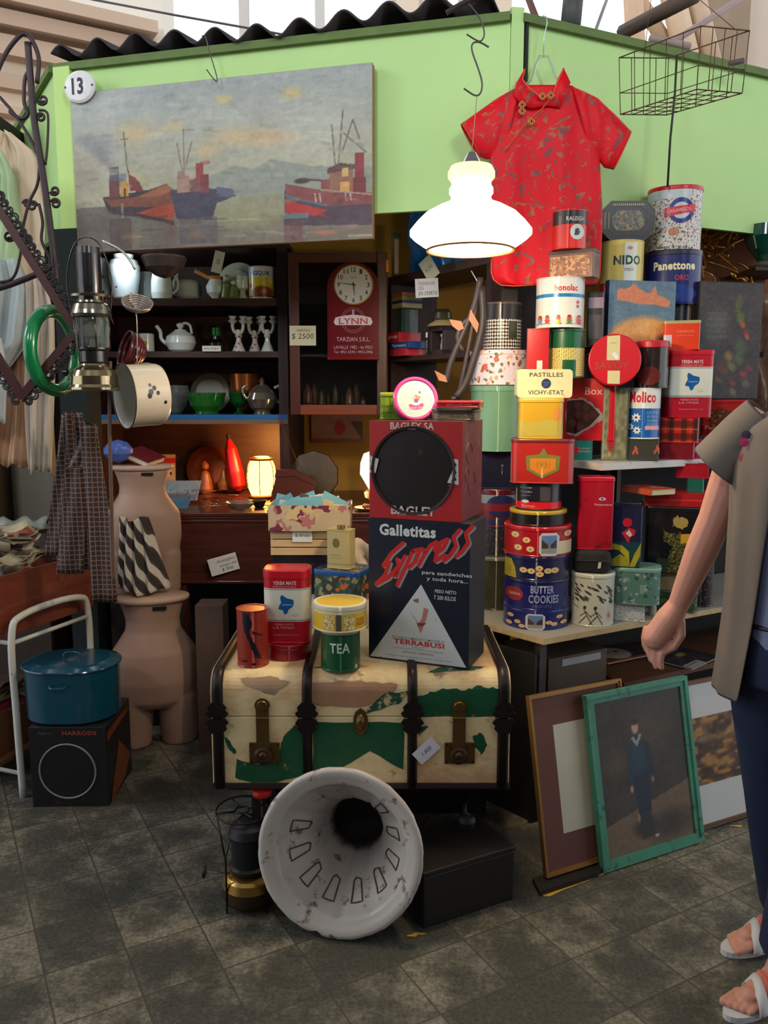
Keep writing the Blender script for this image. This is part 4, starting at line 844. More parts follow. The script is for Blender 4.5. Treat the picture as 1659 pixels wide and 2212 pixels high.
# white shelf, to the right
p=pv(1325,.175,Z1);k=mpx(p)
sil=Pic(30,60,(118,118,92)).noise(26,(9,18),4);sil.blob(.35,.72,.2,.2,(150,40,44),.5);sil.blob(.4,.55,.15,.12,(150,44,44),.5);sil.rect(0,0,.06,1,(150,146,120));sil.rect(.94,0,1,1,(70,70,56));sil.blob(.3,.92,.06,.04,(190,150,70),.5)
tin('tall narrow silver-green printed tin between the red chocolate tin and the blue can',p,54*k,at(1325,838,p.y).z-Z1,d=.05,r=.003,color=(104,106,84),decals=[('pic',sil,-.48,.48,.02,.98)],rot=R_(6))
p=pv(1386,.135,Z1);flo=lambda x,z:[('p',ell(x+dx_,z+dz_,.035,.09,8),(190,90,60))for dx_,dz_ in((0,0),(.06,.06),(.08,-.08),(-.04,-.1),(.02,.16))]
dais=lambda x,z,r:[('p',[(x+r*(1 if i_%2 else .55)*math.cos(i_*PI/8),z+r*.62*(1 if i_%2 else .55)*math.sin(i_*PI/8))for i_ in range(16)],(226,226,222)),('p',ell(x,z,r*.25,r*.16,8),(30,60,110))]
stack(p,[('dark olive tin with small orange flowers under the white and blue can',68,947,dict(color=(58,60,54),r=.006,dr=.9,decals=flo(-.22,.45)+flo(.42,.5))),('white and blue can with daisies and red lettering MOLICO',68,838,dict(color=(222,222,216),bands=[(0,.60,(22,96,172))],decals=[('t','Molico',-.05,.82,.86,.22,(200,20,50),.03)]+dais(-.22,.42,.16)+dais(-.18,.17,.14)+dais(-.38,.24,.12)+[('p',rect(.26,.22,.40,.08),(226,160,170))]+[('t',s_,.28,z_,.36,.05,(150,196,226),0)for s_,z_ in(('LECHE',.52),('EN POLVO',.44),('DESCREMADA',.36),('INSTANTANEA',.29))])),('dark jar with a red screw lid on top of the white and blue can',70,737,dict(name='jar',cat='jar',color=(44,36,36),body_m=mat((46,36,36),.12,var=.3,scale=20,coat=.5),lid=.024,lidcol=(186,30,50),dx=12,decals=[('p',ell(-.05,.25,.34,.2,16),mat((96,34,30),.3,var=.4,scale=40))]))])
p=pv(1315,.125,1);zb2=at(1315,832,p.y).z;k=mpx(p);rr_=53*k
t=thing('tin','big round red tin with cream ribbon band, propped upright with its lid forward','tin',(p.x,p.y,zb2+rr_),0);t.rotation_euler=(R_(-6),0,-math.atan2(p.x,p.y)+R_(8))
rm=mat((190,14,30),.3,coat=.4,var=.06);cm=mat((200,190,140),.4)
q=MB();q.lathe([(rr_-.003,-.045),(rr_,-.043),(rr_,-.012)],rm,48,UP);q.build('tin_body',t)
q=MB();q.lathe([(rr_+.0015,-.014),(rr_+.002,-.002),(rr_-.002,0),(0,0)],rm,48,UP)
def strip(x0,x1,z0,z1):return[(x0,max(z0,-math.sqrt(max(0,rr_**2-x0**2))*.98)),(x1,max(z0,-math.sqrt(max(0,rr_**2-x1**2))*.98)),(x1,min(z1,math.sqrt(rr_**2-x1**2)*.98)),(x0,min(z1,math.sqrt(rr_**2-x0**2)*.98))]
flat_poly(q,strip(-.024,.018,-1,-.038),cm,UP);flat_poly(q,strip(-.028,.016,-.002,1),cm,UP);flat_text(q,'SAVOY',-.01,-.02,.115,.026,mat((150,60,40),.4),UP,.01)
flat_poly(q,[(-.012,.02),(-.002,.03),(.012,.008),(.004,.0)],mat((214,214,230),.4),UP,.0008);flat_text(q,'SPECIAL',-.006,.058,.022,.004,mat((190,90,90),.4),UP,0,0,.0008);q.build('lid',t)
p=pv(1459,.125,Z1)
plaid=Pic(80,40,(196,30,26))
for x in(.1,.38,.66,.94):plaid.rect(x-.06,0,x+.06,1,(40,20,22),.6);plaid.rect(x+.14,0,x+.15,1,(200,160,60),.7)
for z in(.25,.75):plaid.rect(0,z-.12,1,z+.12,(40,24,20),.55);plaid.rect(0,z+.2,1,z+.23,(200,160,60),.7)
tt=stack(p,[('dark red tin, lowest under the tartan tin on the white shelf',74,955,dict(color=(120,12,26),r=.01,dr=.9)),('red tartan tin with black and yellow checks',88,901,dict(color=(170,26,26),r=.012,dr=.7,decals=[('pic',plaid,-.48,.48,.02,.98)])),('flat red and cream yerba mate tin with blue province map, above the tartan tin',94,757,dict(color=(186,18,38),r=.016,dr=.62,dx=16,bands=ym_b,decals=ym_d,lid=.018,lidcol=(204,24,40),rot=R_(22))),('small orange tin with a cream lid on the flat yerba mate tin',74,694,dict(color=(226,60,20),r=.008,dr=.7,lid=.012,lidcol=(186,166,110),decals=[('t','CARMENCITA',.1,.62,.5,.08,(240,150,110),0),('t','pimenton dulce',.1,.48,.46,.06,(240,150,110),0),('p',rect(-.37,.3,.22,.42),(206,196,200))]))])
ch=[o for o in tt if 'flat red' in o['label']][0]
p=pv(1556,.17,Z1);zc=at(1556,940,p.y).z;k=mpx(p)
q2=[('low dark tin hidden under the red chestnut tin',70,942,dict(color=(60,20,26),r=.006,dr=.9)),('red tin with a picture of brown chestnuts, under the dark vegetable panel',92,863,dict(color=(198,34,26),r=.012,dr=.75,dx=4,lid=.014,lidcol=(196,26,34),bands=[(0,.28,(140,24,22))],decals=[('p',jag(ell(-.08,.48,.30,.30,14),.04,2,4),spots((110,50,30),[(160,90,50),(70,30,20)],60,.35)),('t','Panettone',-.05,.24,.7,.1,(226,170,140),0)]))]
tt=stack(p,q2)
tin('small magenta box with a round white seal, in front of the dark red tin',pv(1505,.085,Z1),36*k*.96,at(1505,950,pv(1505,.085,Z1).y).z-Z1,d=.03,r=.001,color=(196,24,96),name='box',cat='box',decals=[('p',ell(-.1,.42,.13,.10,12),(206,196,196)),('p',ell(-.1,.42,.08,.06,12),(70,60,70))],rot=R_(12))
tin('small yellow cube tin beside the magenta box',pv(1541,.088,Z1),42*k*.9,at(1541,944,pv(1541,.085,Z1).y).z-Z1,d=.036,r=.004,color=(180,164,40),lid=.008,lidcol=(196,186,80),rot=R_(20),decals=[('p',ell(-.2,.5,.08,.08,8),(60,50,40)),('p',ell(.3,.4,.08,.1,8),(120,60,40))])
vp=Pic(90,140,(58,50,52)).noise(8,(10,16),3);vp.blob(.3,.36,.25,.25,(84,86,78),.7,.8)
for i in range(5):vp.rect(.12,.26+.05*i,.44,.275+.05*i,(96,98,88),.5)
for(x,z,rx,rz_,c)in[(.62,.18,.07,.12,(80,90,40)),(.66,.30,.09,.08,(86,96,44)),(.7,.36,.06,.04,(170,80,40)),(.76,.43,.05,.04,(150,40,44)),(.78,.46,.05,.03,(180,100,50)),(.68,.56,.14,.09,(74,92,62)),(.5,.63,.09,.055,(150,110,52)),(.66,.66,.12,.06,(84,96,60)),(.42,.74,.12,.05,(110,60,50)),(.56,.72,.1,.05,(120,110,70)),(.86,.74,.07,.035,(130,40,44)),(.76,.79,.1,.04,(150,50,50)),(.58,.86,.08,.03,(140,44,44)),(.8,.87,.1,.05,(100,90,84)),(.6,.94,.08,.04,(110,100,80)),(.36,.84,.08,.03,(120,80,40))]:vp.blob(x,z,rx,rz_,c,.6,.95,.3)
vp.noise(10,(34,50),8)
tch=tt[1];zt_=at(1556,863,tch.location.y).z+.001;pvz=pv(1562,.16,zt_)
t=thing('picture_tin','large dark rectangular tin panel painted with vegetables, upright above the red tins','tin',pvz,-math.atan2(pvz.x,pvz.y)+R_(34));k=mpx(pvz);w_=152*k;h_=at(1562,610,pvz.y).z-zt_
q=MB();q.box((0,0,h_/2),(w_,.035,h_),mat((40,34,38),.5,var=.2));q.build('tin_body',t,bevel=.004)
q=MB();vp.onto(q,lambda u,v:(-(w_/2-.004)+(w_-.008)*u,-.0185,.004+(h_-.008)*v),vmat(.45));q.build('painted_front',t)
p=pv(1283,.29,Z2);k=mpx(p);zn=at(1300,650,p.y).z
tin('grey jar with a pale lilac label behind the blue book, on the upper shelf',pv(1284,.245,Z2),34*k,at(1284,632,pv(1284,.24,Z2).y).z-Z2,d=.05,r=.012,color=(54,52,56),name='jar',cat='jar',decals=[('p',rect(0,.80,.9,.2),(150,130,146)),('p',rect(0,.35,.8,.45),(78,76,80))])
p=pv(1336,.325,Z2)
stack(p,[('black box hidden under the yellow milk tin on the upper shelf',60,652,dict(name='box',cat='box',color=(24,22,26),r=.002,dr=1)),('yellow and red milk tin lettered NIDO',90,525,dict(color=(212,190,100),lid=None,bands=[(0,.30,(196,24,30))],decals=[('p',[(.05,.30),(.12,.26),(.3,.26),(.34,.30),(.34,.95),(.05,.95)],(206,212,206)),('t','NIDO',.14,.66,.66,.16,(14,66,50),.04),('t','MIDI',.17,.50,.2,.05,(40,80,66),0),('p',ell(.18,.86,.06,.03,10),(206,120,110))])),])
nd=[o for o in S.objects if o.get('label')=='yellow and red milk tin lettered NIDO'][0]
zo=at(1336,525,nd.location.y-.0).z+.002;k=mpx(nd.location);wO,hO=112*k,at(1340,441,nd.location.y).z-zo
t=thing('tin','black eight-sided tin with gilt edges lying on its side on the milk tin','tin',(nd.location.x+2*k,nd.location.y-.03,zo+hO/2),-math.atan2(nd.location.x,nd.location.y)+R_(14))
def octp(w,h,c):return[(w/2-c,-h/2),(w/2,-h/2+c),(w/2,h/2-c),(w/2-c,h/2),(-w/2+c,h/2),(-w/2,h/2-c),(-w/2,-h/2+c),(-w/2+c,-h/2)]
q=MB();q.prism(octp(wO*.97,hO*.97,.034),-.10,0,mat((50,44,56),.4,.3,var=.3,scale=20),UP);q.build('tin_body',t)
q=MB();bkb=mat((28,30,40),.3,.1,var=.2,coat=.3);gil=mat((150,136,96),.35,.7,var=.2);q.prism(octp(wO,hO,.034),.0005,.02,bkb,UP)
for s_ in(1.0,.74):q.tube([UP@Vector((x,y,.021))for x,y in octp(wO*s_,hO*s_,.034*s_)],.0011,gil,4,True)
flat_poly(q,octp(wO*.60,hO*.52,.02),spots((84,86,76),[(120,110,80),(150,110,60),(50,56,60)],40,.35),UP,.0212)
for x in(-.36,-.43):flat_text(q,'XAXAXAX',wO*x,0,hO*.42,.006,gil,UP,0,0,.0214,PI/2)
for i in range(16):flat_poly(q,rect(-wO*.28+i*wO*.037,hO*.41,.003,.006),gil,UP,.0213)
q.build('lid',t)
p=pv(1445,.305,Z2)
cand=spots((206,204,200),[(110,90,76),(196,60,60),(150,120,100),(96,110,84)],55,.26,.3)
stack(p,[('black drum tin hidden under the blue panettone tin',80,662,dict(color=(26,24,30))),('navy round tin lettered in cream, under the tall candy tin',118,546,dict(color=(20,28,100),dr=.86,lid=.02,lidcol=(40,38,66),decals=[('t','Panettone',.03,.70,.74,.16,(230,222,176),.04),('t','ORO',.16,.48,.24,.1,(196,60,60)),('p',[(-.45,.1),(-.2,.34),(.2,.36),(.45,.2),(.3,.05),(-.3,.02)],(28,60,140)),('p',ell(-.05,.12,.18,.12,12),(60,90,160))])),('tall white tin with red lid and blue ring printed with sweets, highest of all',112,410,dict(color=(206,206,204),dr=.86,dx=-2,lid=.016,lidcol=(206,20,42),body_m=cand,decals=[('p',rect(-.1,.88,.8,.18),(190,200,206)),('p',ell(.12,.60,.23,.20,26),(40,44,130)),('p',ell(.12,.60,.16,.13,22),(190,200,206)),('p',[(-.18,.50),(.36,.58),(.36,.70),(-.18,.64)],(206,30,50)),('t','CARAMELOS',.08,.605,.44,.055,(230,170,180),.01,0,.1),('p',ell(.0,.28,.10,.06,12),(196,120,90)),('t','MIX 1 KG',.0,.03,.5,.04,(60,56,60))]))])
bkp=Pic(80,76,(96,122,140)).noise(6,(10,10),2);bkp.blob(.55,.98,.62,.48,(206,150,90),.18);bkp.blob(.62,.72,.26,.16,(224,170,104),.5);bkp.blob(.9,.92,.22,.16,(60,66,54),.5);bkp.blob(.45,.95,.3,.16,(176,116,66),.6)
bkp.poly([(.12,.14),(.3,.12),(.36,.04),(.44,.12),(.6,.2),(.68,.08),(.72,.2),(.92,.30),(.9,.40),(.7,.36),(.5,.36),(.3,.32),(.12,.30)],(206,128,92));bkp.noise(9,(40,40),5);bkp.noise(.5,(22,18),12,(120,84,50))if False else None
p=pv(1378,.228,Z2);k=mpx(p)
t=thing('book','upright blue book with an orange cake on its cover, behind the red round tin','book',p,-math.atan2(p.x,p.y)+R_(28));w_=154*k;h_=at(1378,608,p.y).z-Z2
q=MB();q.b2((-w_/2+.004,-.016,.003),(w_/2-.003,.008,h_-.003),mat((206,200,184),.8));q.build('pages',t)
q=MB();q.b2((-w_/2,-.019,0),(w_/2,-.0165,h_),mat((90,110,126),.4));q.b2((-w_/2,.0085,0),(w_/2,.011,h_),mat((90,110,126),.4));q.b2((-w_/2-.001,-.019,0),(-w_/2+.003,.011,h_),mat((30,44,84),.4))
bkp.onto(q,lambda u,v:(-w_/2+w_*u,-.0194,h_*v),vmat(.35));q.build('cover',t)
# on the table, below the white shelf
p=onz(1288,1354,ZW);p.y+=.074
bw=Pic(90,70,(206,206,190)).noise(5,(8,8),1)
rs=random.Random(5)
for i in range(34):
 x=.18+.75*rs.random();z=.08+.36*rs.random()+.25*max(0,x-.6);bw.blob(x,z,.05+.05*rs.random(),.025,(26,26,26),.5,1,.7)
for x in(.36,.55):bw.line(x,.62,x+.06,.78,.012,(30,30,30));bw.line(x+.06,.78,x-.08,.98,.012,(30,30,30));bw.line(x+.06,.78,x+.16,.98,.012,(30,30,30));bw.blob(x+.02,.6,.035,.045,(30,30,30),.3);bw.line(x+.05,.7,x+.14,.82,.01,(30,30,30));bw.line(x+.05,.7,x-.06,.80,.01,(30,30,30))
bw.blob(.12,.45,.07,.07,(200,150,140),.6);bw.blob(.85,.78,.09,.14,(206,160,146),.7);bw.blob(.85,.78,.04,.07,(190,110,100),.6);bw.blob(.03,.85,.06,.15,(30,40,36),.5);bw.line(.1,.55,.25,.62,.01,(80,80,76))
stack(p,[('white cylindrical tin printed with black ink figures, on the table edge',92,1232,dict(color=(206,206,190),lid=.014,lidcol=(214,214,200),decals=[('pic',bw,-.48,.48,.03,.86)]))])
wt_=[o for o in S.objects if o.get('label','').startswith('white cylindrical tin printed')][0]
zw=at(1288,1232,wt_.location.y).z+.001;zw2=at(1283,1184,wt_.location.y).z;k=mpx(wt_.location)
t=thing('pouch','black fabric pouch with a tiny white label on the white inked tin','pouch',(wt_.location.x-4*k,wt_.location.y-.01,zw),-.3)
q=MB();blkc=mat((20,20,24),.75,var=.3,scale=30,bump=.5);sc=Sect(.125,.085,.03)
sect_mesh(q,sc,[(0,-.012,blkc),(.006,0,blkc),((zw2-zw)*.5,.004,blkc),((zw2-zw)*.85,-.002,blkc),(zw2-zw,-.014,blkc)]);flat_poly(q,[(.022,.018),(.032,.02),(.034,.042),(.024,.040)],mat((200,200,200),.6),Matrix.Translation((0,-.047,0))@UP);q.build('pouch_body',t)
q=MB();q.tube([(-.05,-.0465,.04),(0,-.048,.045),(.05,-.0465,.042)],.002,mat((50,50,54),.4,.4),6);q.build('zip',t)
p=Vector((wt_.location.x,wt_.location.y+.004,zw2+.001))
tin('tall dark red rectangular tin standing on the black pouch',p,72*k,at(1285,1028,p.y).z-p.z,d=.075,r=.008,color=(160,14,36),body_m=mat((168,16,40),.3,var=.1,scale=6,coat=.4,dirt=(110,10,28),dthr=.6,dscale=12),lid=.016,lidcol=(186,20,48),rot=R_(8),decals=[('t','TARAGUI',.18,.62,.5,.024,(226,200,206),.01),('p',ell(.16,.70,.1,.022,12),(200,206,220)),('p',ell(.16,.70,.05,.012,8),(40,50,120))])
p=onz(1362,1342,ZW);p.y+=.045
wick=spots((190,190,190),[(150,150,152),(206,206,206)],90,.35)
teal=spots((84,122,112),[(120,150,140),(60,84,80),(150,160,156)],26,.28)
stack(p,[('small white lattice-printed tin under the teal oval tin',72,1298,dict(color=(180,178,178),body_m=wick,r=.01,dr=.7)),('low teal oval tin printed with pale flowers',104,1220,dict(color=(96,132,120),body_m=teal,r=.045,dr=.72,dx=14,lid=.014,lidcol=(120,160,146))),('navy tin painted with a red bird and yellow-green leaves',66,1090,dict(color=(22,26,62),r=.010,dr=.9,dx=-10,bands=[(0,.42,(18,60,70))],decals=[('p',[(-.5,.40),(-.1,.36),(.12,.26),(.16,.02),(-.02,.20),(-.2,.28),(-.5,.30)],(166,160,36)),('p',[(-.45,.0),(-.4,.12),(-.15,.22),(.1,.14),(.14,.0)],(150,146,40)),('p',[(.14,.0),(.3,.24),(.48,.42),(.46,.2),(.32,.02)],(160,156,40)),('p',ell(.04,.74,.15,.075,12),(176,24,44)),('p',[(-.14,.56),(.10,.66),(.3,.62),(.28,.54),(.14,.50),(.1,.40),(.02,.44),(-.06,.52)],(180,40,56)),('p',[(.0,.56),(.14,.5),(.2,.54),(.1,.62)],(200,190,200))]))])
p=onz(1411,1329,ZW);p.y+=.01
t=thing('small_bottle','tiny pale bottle between the lattice tin and the green tin','bottle',p);q=MB();q.lathe([(.013,0),(.014,.004),(.014,.03),(.008,.036)],mat((176,172,150),.3),16);q.build('bottle_body',t);q=MB();q.lathe([(.0085,.0362),(.009,.038),(.009,.044),(0,.045)],mat((190,186,170),.4),12);q.build('cap',t)
p=onz(1466,1320,ZW);p.y+=.055
stack(p,[('green flowered tin on the table under the person\'s arm',94,1268,dict(color=(50,74,50),body_m=spots((48,72,50),[(110,110,60),(80,100,70)],36,.25),r=.02,dr=.8,lid=.012,lidcol=(56,80,60))),('cream oval tin between the green tin and the black blossom tin',92,1231,dict(color=(150,126,92),r=.03,dr=.7,dx=-4,lid=.012,lidcol=(176,150,110))),('black square tin with gold blossoms and a yellow label',112,1090,dict(color=(16,16,20),r=.010,dr=.75,dx=-10,rot=R_(4),lid=.018,lidcol=(18,18,22),decals=[('p',jag(ell(.10,.78,.15,.09,10),.03,2,7),(170,146,80)),('p',jag([(-.2,.66),(.0,.60),(.14,.62),(.3,.4),(.34,.1),(.28,.0),(-.06,.0),(-.1,.2),(-.02,.42),(-.16,.5)],.03,5,8),spots((96,92,44),[(150,136,70),(60,62,34),(24,22,22)],60,.34)),('p',jag([(-.3,.2),(-.1,.24),(-.08,.0),(-.2,.04)],.03,3,9),(50,60,46)),('p',[(.12,.46),(.4,.49),(.4,.62),(.12,.60)],(206,156,44))]))])
bl=[o for o in S.objects if o.get('label','').startswith('black square tin with gold')][0];zb3=at(1446,1090,bl.location.y).z+.001;k=mpx(bl.location)
t=thing('book','thick red book lying flat on the black blossom tin','book',(bl.location.x+.01,bl.location.y,zb3),bl.rotation_euler.z+R_(4));hB=at(1480,1062,bl.location.y).z-zb3
q=MB();q.b2((-.118,-.062,.003),(.118,.085,hB-.003),mat((200,186,140),.8));q.build('pages',t)
q=MB();rb_=mat((170,20,28),.4,var=.1);q.b2((-.12,-.066,0),(.12,.087,.0028),rb_);q.b2((-.12,-.066,hB-.0028),(.12,.087,hB),rb_);q.b2((-.12,-.067,0),(.12,-.063,hB),rb_);q.b2((-.118,-.0675,hB*.45),(.118,-.067,hB*.55),mat((206,60,50),.4));q.build('cover',t)
t2=thing('book','orange paperback lying aslant over the navy bird tin','book',(bl.location.x-.112,bl.location.y-.035,zb3+hB+.001),bl.rotation_euler.z+R_(38))
q=MB();q.b2((-.052,-.085,.001),(.052,.075,.020),mat((206,198,160),.8));q.build('pages',t2);q=MB();q.b2((-.054,-.087,.0202),(.054,.077,.0215),spots((206,80,50),[(226,180,150),(150,40,30)],18,.3));q.b2((-.0545,-.087,0),(-.0525,.077,.0215),mat((206,90,60),.5));q.build('cover',t2)
p=pv(1503,.075,zb3+hB+.001);p=Vector((bl.location.x+.075,bl.location.y+.0,zb3+hB+.001));
tt=stack(p,[('small green tin on the red book',34,1032,dict(color=(14,96,78),r=.008)),('flat crimson box just below the magenta box',66,1000,dict(name='box',cat='box',color=(166,14,36),r=.002,d=.05,dx=-8))])
p=onz(1520,1311,ZW);p.y+=.04
stack(p,[('dark tin behind the person\'s forearm at the right end of the table',50,1205,dict(color=(34,30,34),body_m=spots((30,28,32),[(80,70,66),(110,60,60)],44,.22))),('second dark tin behind the person\'s forearm, upper of the two',46,1105,dict(color=(38,36,40),r=.006,body_m=spots((28,30,34),[(90,86,84)],30,.25)))])
# lower shelf: magazines, crates
mg=[Pic(44,36,(60,50,56))for _ in range(3)]
mg[0].blob(.5,.5,.34,.42,(190,180,160),.15);mg[0].blob(.4,.4,.07,.06,(40,30,30),.3);mg[0].blob(.62,.42,.07,.06,(40,30,30),.3);mg[0].rect(0,0,.2,1,(140,40,36));mg[0].rect(0,.9,1,1,(176,96,50))
mg[1].blob(.55,.35,.16,.12,(150,140,40),.5);mg[1].noise(18,(12,10),6);mg[1].rect(.05,.75,.5,.97,(170,166,160));mg[1].rect(.1,.8,.44,.84,(60,60,60))
mg[2].noise(16,(8,8),9);mg[2].blob(.4,.5,.2,.3,(80,84,60),.6)
for i,(px,py,rz,lb,w_,h_)in enumerate([(1325,1412,.5,'magazine with a pale masked face, left on the lower shelf',.22,.17),(1480,1420,.75,'magazine with a yellow patch under the person\'s fingers',.24,.18),(1400,1400,.3,'dark green magazine between the two others on the lower shelf',.2,.16)]):
 p=onz(px,py,zl+.002+.004*(2-i));
 if px<1350:pass
 q=MB();q.box((0,0,0),(w_,h_,.003),mat((190,186,176),.6));mg[i].onto(q,lambda u,v:(-w_/2+w_*u,-h_/2+h_*v,.0018),vmat(.3));o=q.build('magazine',loc=p,rot=(0,0,rz));tag(o,lb,'magazine')
t=thing('crate','dark cardboard crate with a white strip under the table corner','box',uv(.10,.08),R_(29));zc=at(1200,1418,uv(.15,.1).y).z
q=MB();q.b2((-.02,0,0),(.28,.30,zc*.78),mat((46,40,38),.7,var=.25));q.build('crate_body',t)
q=MB();q.b2((.0,.01,zc*.78+.001),(.27,.26,zc),mat((92,78,66),.6,var=.3));q.b2((.06,.0085,zc-.035),(.24,.0098,zc-.01),mat((170,172,178),.6));q.build('folder_stack',t)
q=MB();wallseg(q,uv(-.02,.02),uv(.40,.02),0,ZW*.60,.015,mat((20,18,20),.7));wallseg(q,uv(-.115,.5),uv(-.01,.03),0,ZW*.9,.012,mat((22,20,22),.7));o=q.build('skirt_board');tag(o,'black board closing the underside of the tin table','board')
# framed pictures leaning under the table
def framed(label,corners,zlean,fw,fcol,pic,matw=None,matc=None,name='framed_picture',th=.022,inner=None):
 """corners px: BL, BR (on floor z0), TL height px."""
 (blx,bly),(brx,bry),(tlx,tly),z0=corners
 bl,br=onz(blx,bly,z0),onz(brx,bry,z0);dx=(br-bl);w=dx.length;u=dx.normalized();n=Vector((u.y,-u.x,0))
 back=zlean;r=ray(tlx,tly);
 up=(Vector((0,0,1))*math.cos(back)-n*math.sin(back));nn=u.cross(up);t_=(bl-CAM).dot(nn)/r.dot(nn);P=CAM+r*t_;h=(P-bl).dot(up)
 t=thing(name,label,'picture',bl,math.atan2(u.y,u.x));t.rotation_euler=(-back,0,math.atan2(u.y,u.x))
 fm=fcol if isinstance(fcol,bpy.types.Material)else mat(fcol,.45,var=.12,scale=20)
 q=MB();q.b2((fw*.9,-th*.45,fw*.9),(w-fw*.9,0,h-fw*.9),mat((60,50,44),.8))
 x0,x1,z0_,z1=fw*.9,w-fw*.9,fw*.9,h-fw*.9
 if matw:
  ml,mr,mb_,mt=matw;q.add([(x0,-th*.47,z0_),(x1,-th*.47,z0_),(x1,-th*.47,z1),(x0,-th*.47,z1)],[(0,1,2,3)],mat(matc,.8,var=.03));x0+=ml;x1-=mr;z0_+=mb_;z1-=mt
 pic.onto(q,lambda a,b:(x0+(x1-x0)*a,-th*.5,z0_+(z1-z0_)*b),vmat(.5));q.build('picture',t)
 for(a0_,b0_,a1_,b1_)in[(0,0,w,0),(0,h,w,h),(0,0,0,h),(w,0,w,h)]:
  q=MB();
  for lo,hi,dp in((0,.45,th),(.45,1,th*.75)):
   if b0_==b1_:
    s_=1 if b0_==0 else-1;zA,zB_=b0_+s_*fw*lo,b0_+s_*fw*hi;q.prism([(fw*lo,zA),(w-fw*lo,zA),(w-fw*hi,zB_),(fw*hi,zB_)][::s_],0,dp,fm if lo==0 or not inner else inner,UP)
   else:
    s_=1 if a0_==0 else-1;xA,xB=a0_+s_*fw*lo,a0_+s_*fw*hi;q.prism([(xA,fw*lo),(xB,fw*hi),(xB,h-fw*hi),(xA,h-fw*lo)][::s_],0,dp,fm if lo==0 or not inner else inner,UP)
  q.build('frame_side',t)
 return t,w,h
pc=Pic(60,90,(196,192,176)).noise(4,(5,6),2)
for x,z,rx,rz_ in[(.78,.25,.10,.045),(.84,.36,.13,.05),(.82,.45,.14,.06),(.9,.55,.09,.06),(.86,.82,.07,.03)]:pc.blob(x,z,rx,rz_,(30,30,28),.3)
pc.line(.84,.66,.82,.84,.02,(30,30,28))
gold=mat((150,108,56),.4,.4,var=.2)
q=MB();P=[onz(*v,.016)for v in((1166,1926),(1292,1884),(1330,1850),(1150,1896))];q.prism([(v.x,v.y)for v in P],0,.016,mat((24,20,20),.6));o=q.build('plinth');tag(o,'low black plinth on the floor under the maroon picture','plinth')
framed('framed ink picture with a wide maroon mount and thin gold edge, leftmost of three',((1174,1894),(1372,1832),(1142,1502),.018),R_(12),.012,gold,pc,(.072,.072,.10,.09),(104,66,60),th=.018)
pc=Pic(100,130,(58,50,44)).noise(7,(5,6),3);pc.blob(.6,.25,.3,.25,(78,64,52),.8);pc.blob(.2,.42,.2,.12,(80,66,54),.8)
pc.poly([(0,.80),(1,.62),(1,1),(0,1)],(112,92,74));pc.blob(.72,.88,.36,.13,(62,52,48),.7);pc.noise(6,(30,40),5)
pc.blob(.44,.86,.17,.08,(50,44,42),.6)
pc.poly([(.38,.76),(.52,.74),(.53,.92),(.40,.93)],(46,46,50));pc.poly([(.36,.50),(.54,.49),(.53,.76),(.38,.77)],(30,38,64));pc.blob(.43,.40,.12,.13,(24,62,82),.35);pc.poly([(.33,.32),(.40,.30),(.36,.56),(.31,.55)],(24,56,74));pc.poly([(.5,.3),(.58,.34),(.60,.54),(.54,.54)],(26,44,62));pc.blob(.335,.60,.02,.03,(190,150,130),.5);pc.blob(.575,.57,.018,.025,(150,120,104),.5)
pc.poly([(.38,.28),(.44,.34),(.50,.27),(.47,.26),(.44,.31),(.41,.27)],(150,160,160));pc.blob(.435,.215,.045,.05,(196,156,138),.35);pc.blob(.435,.178,.05,.028,(50,40,38),.4);pc.blob(.38,.79,.02,.04,(150,120,104),.5);pc.blob(.56,.93,.03,.008,(190,186,180),.4)
framed('turquoise framed painting of a standing child in a blue suit, middle of three',((1296,1882),(1512,1812),(1257,1502),.0),R_(12),.030,mat((66,138,116),.5,var=.2,scale=16,dirt=(40,96,80),dthr=.6,dscale=30),pc)
pc=Pic(60,80,(92,62,34)).noise(40,(7,9),3);pc.noise(.85,(9,12),8,(50,34,24));pc.noise(.8,(13,16),4,(186,130,60));pc.rect(.93,0,1,1,(176,120,50));pc.noise(10,(40,50),6)
framed('large brown framed print with wide white mount and golden brown image, rightmost',((1440,1812),(1652,1746),(1432,1482),.0),R_(12),.012,wood((110,76,56),.5,.7),pc,(.04,.05,.13,.115),(206,206,208),th=.02)
# harbour painting hung on the fascia
fd=(C0-L0).normalized();fnr=Vector((fd.y,-fd.x,0))
def atf(px,py,off,o=L0,n=fnr):
 r=ray(px,py);t_=((o+n*off)-CAM).dot(n)/r.dot(n);return CAM+r*t_
bl_,br_,tl_=atf(171,545,.05),atf(808,531,.05),atf(150,203,.05)
pw_=(br_-bl_).dot(fd);ph_=tl_.z-bl_.z
t=thing('oil_painting','large unframed oil painting of steamboats in a misty harbour, hanging on the green fascia','painting',Vector((tl_.x*.5+bl_.x*.5,tl_.y*.5+bl_.y*.5,bl_.z)),math.atan2(fd.y,fd.x));t.rotation_euler=(0,0,math.atan2(fd.y,fd.x))
pw_=(atf(807,350,.05)-atf(162,350,.05)).dot(fd)
P=Pic(350,198,(168,168,160));P.grad((166,172,172),(176,172,150),0,.6);P.noise(9,(6,4),1);P.noise(6,(14,9),2)
for x,y,rx,ry,c in[(.22,.28,.10,.10,(200,176,128)),(.36,.26,.06,.05,(196,178,136)),(.53,.13,.04,.04,(204,178,104)),(.75,.13,.05,.05,(212,184,108)),(.57,.35,.14,.08,(206,180,136)),(.68,.38,.12,.07,(206,176,138)),(.47,.42,.06,.06,(202,172,130)),(.02,.55,.10,.3,(150,140,124)),(.12,.34,.07,.10,(150,150,150))]:P.blob(x,y,rx,ry,c,.9,.8)
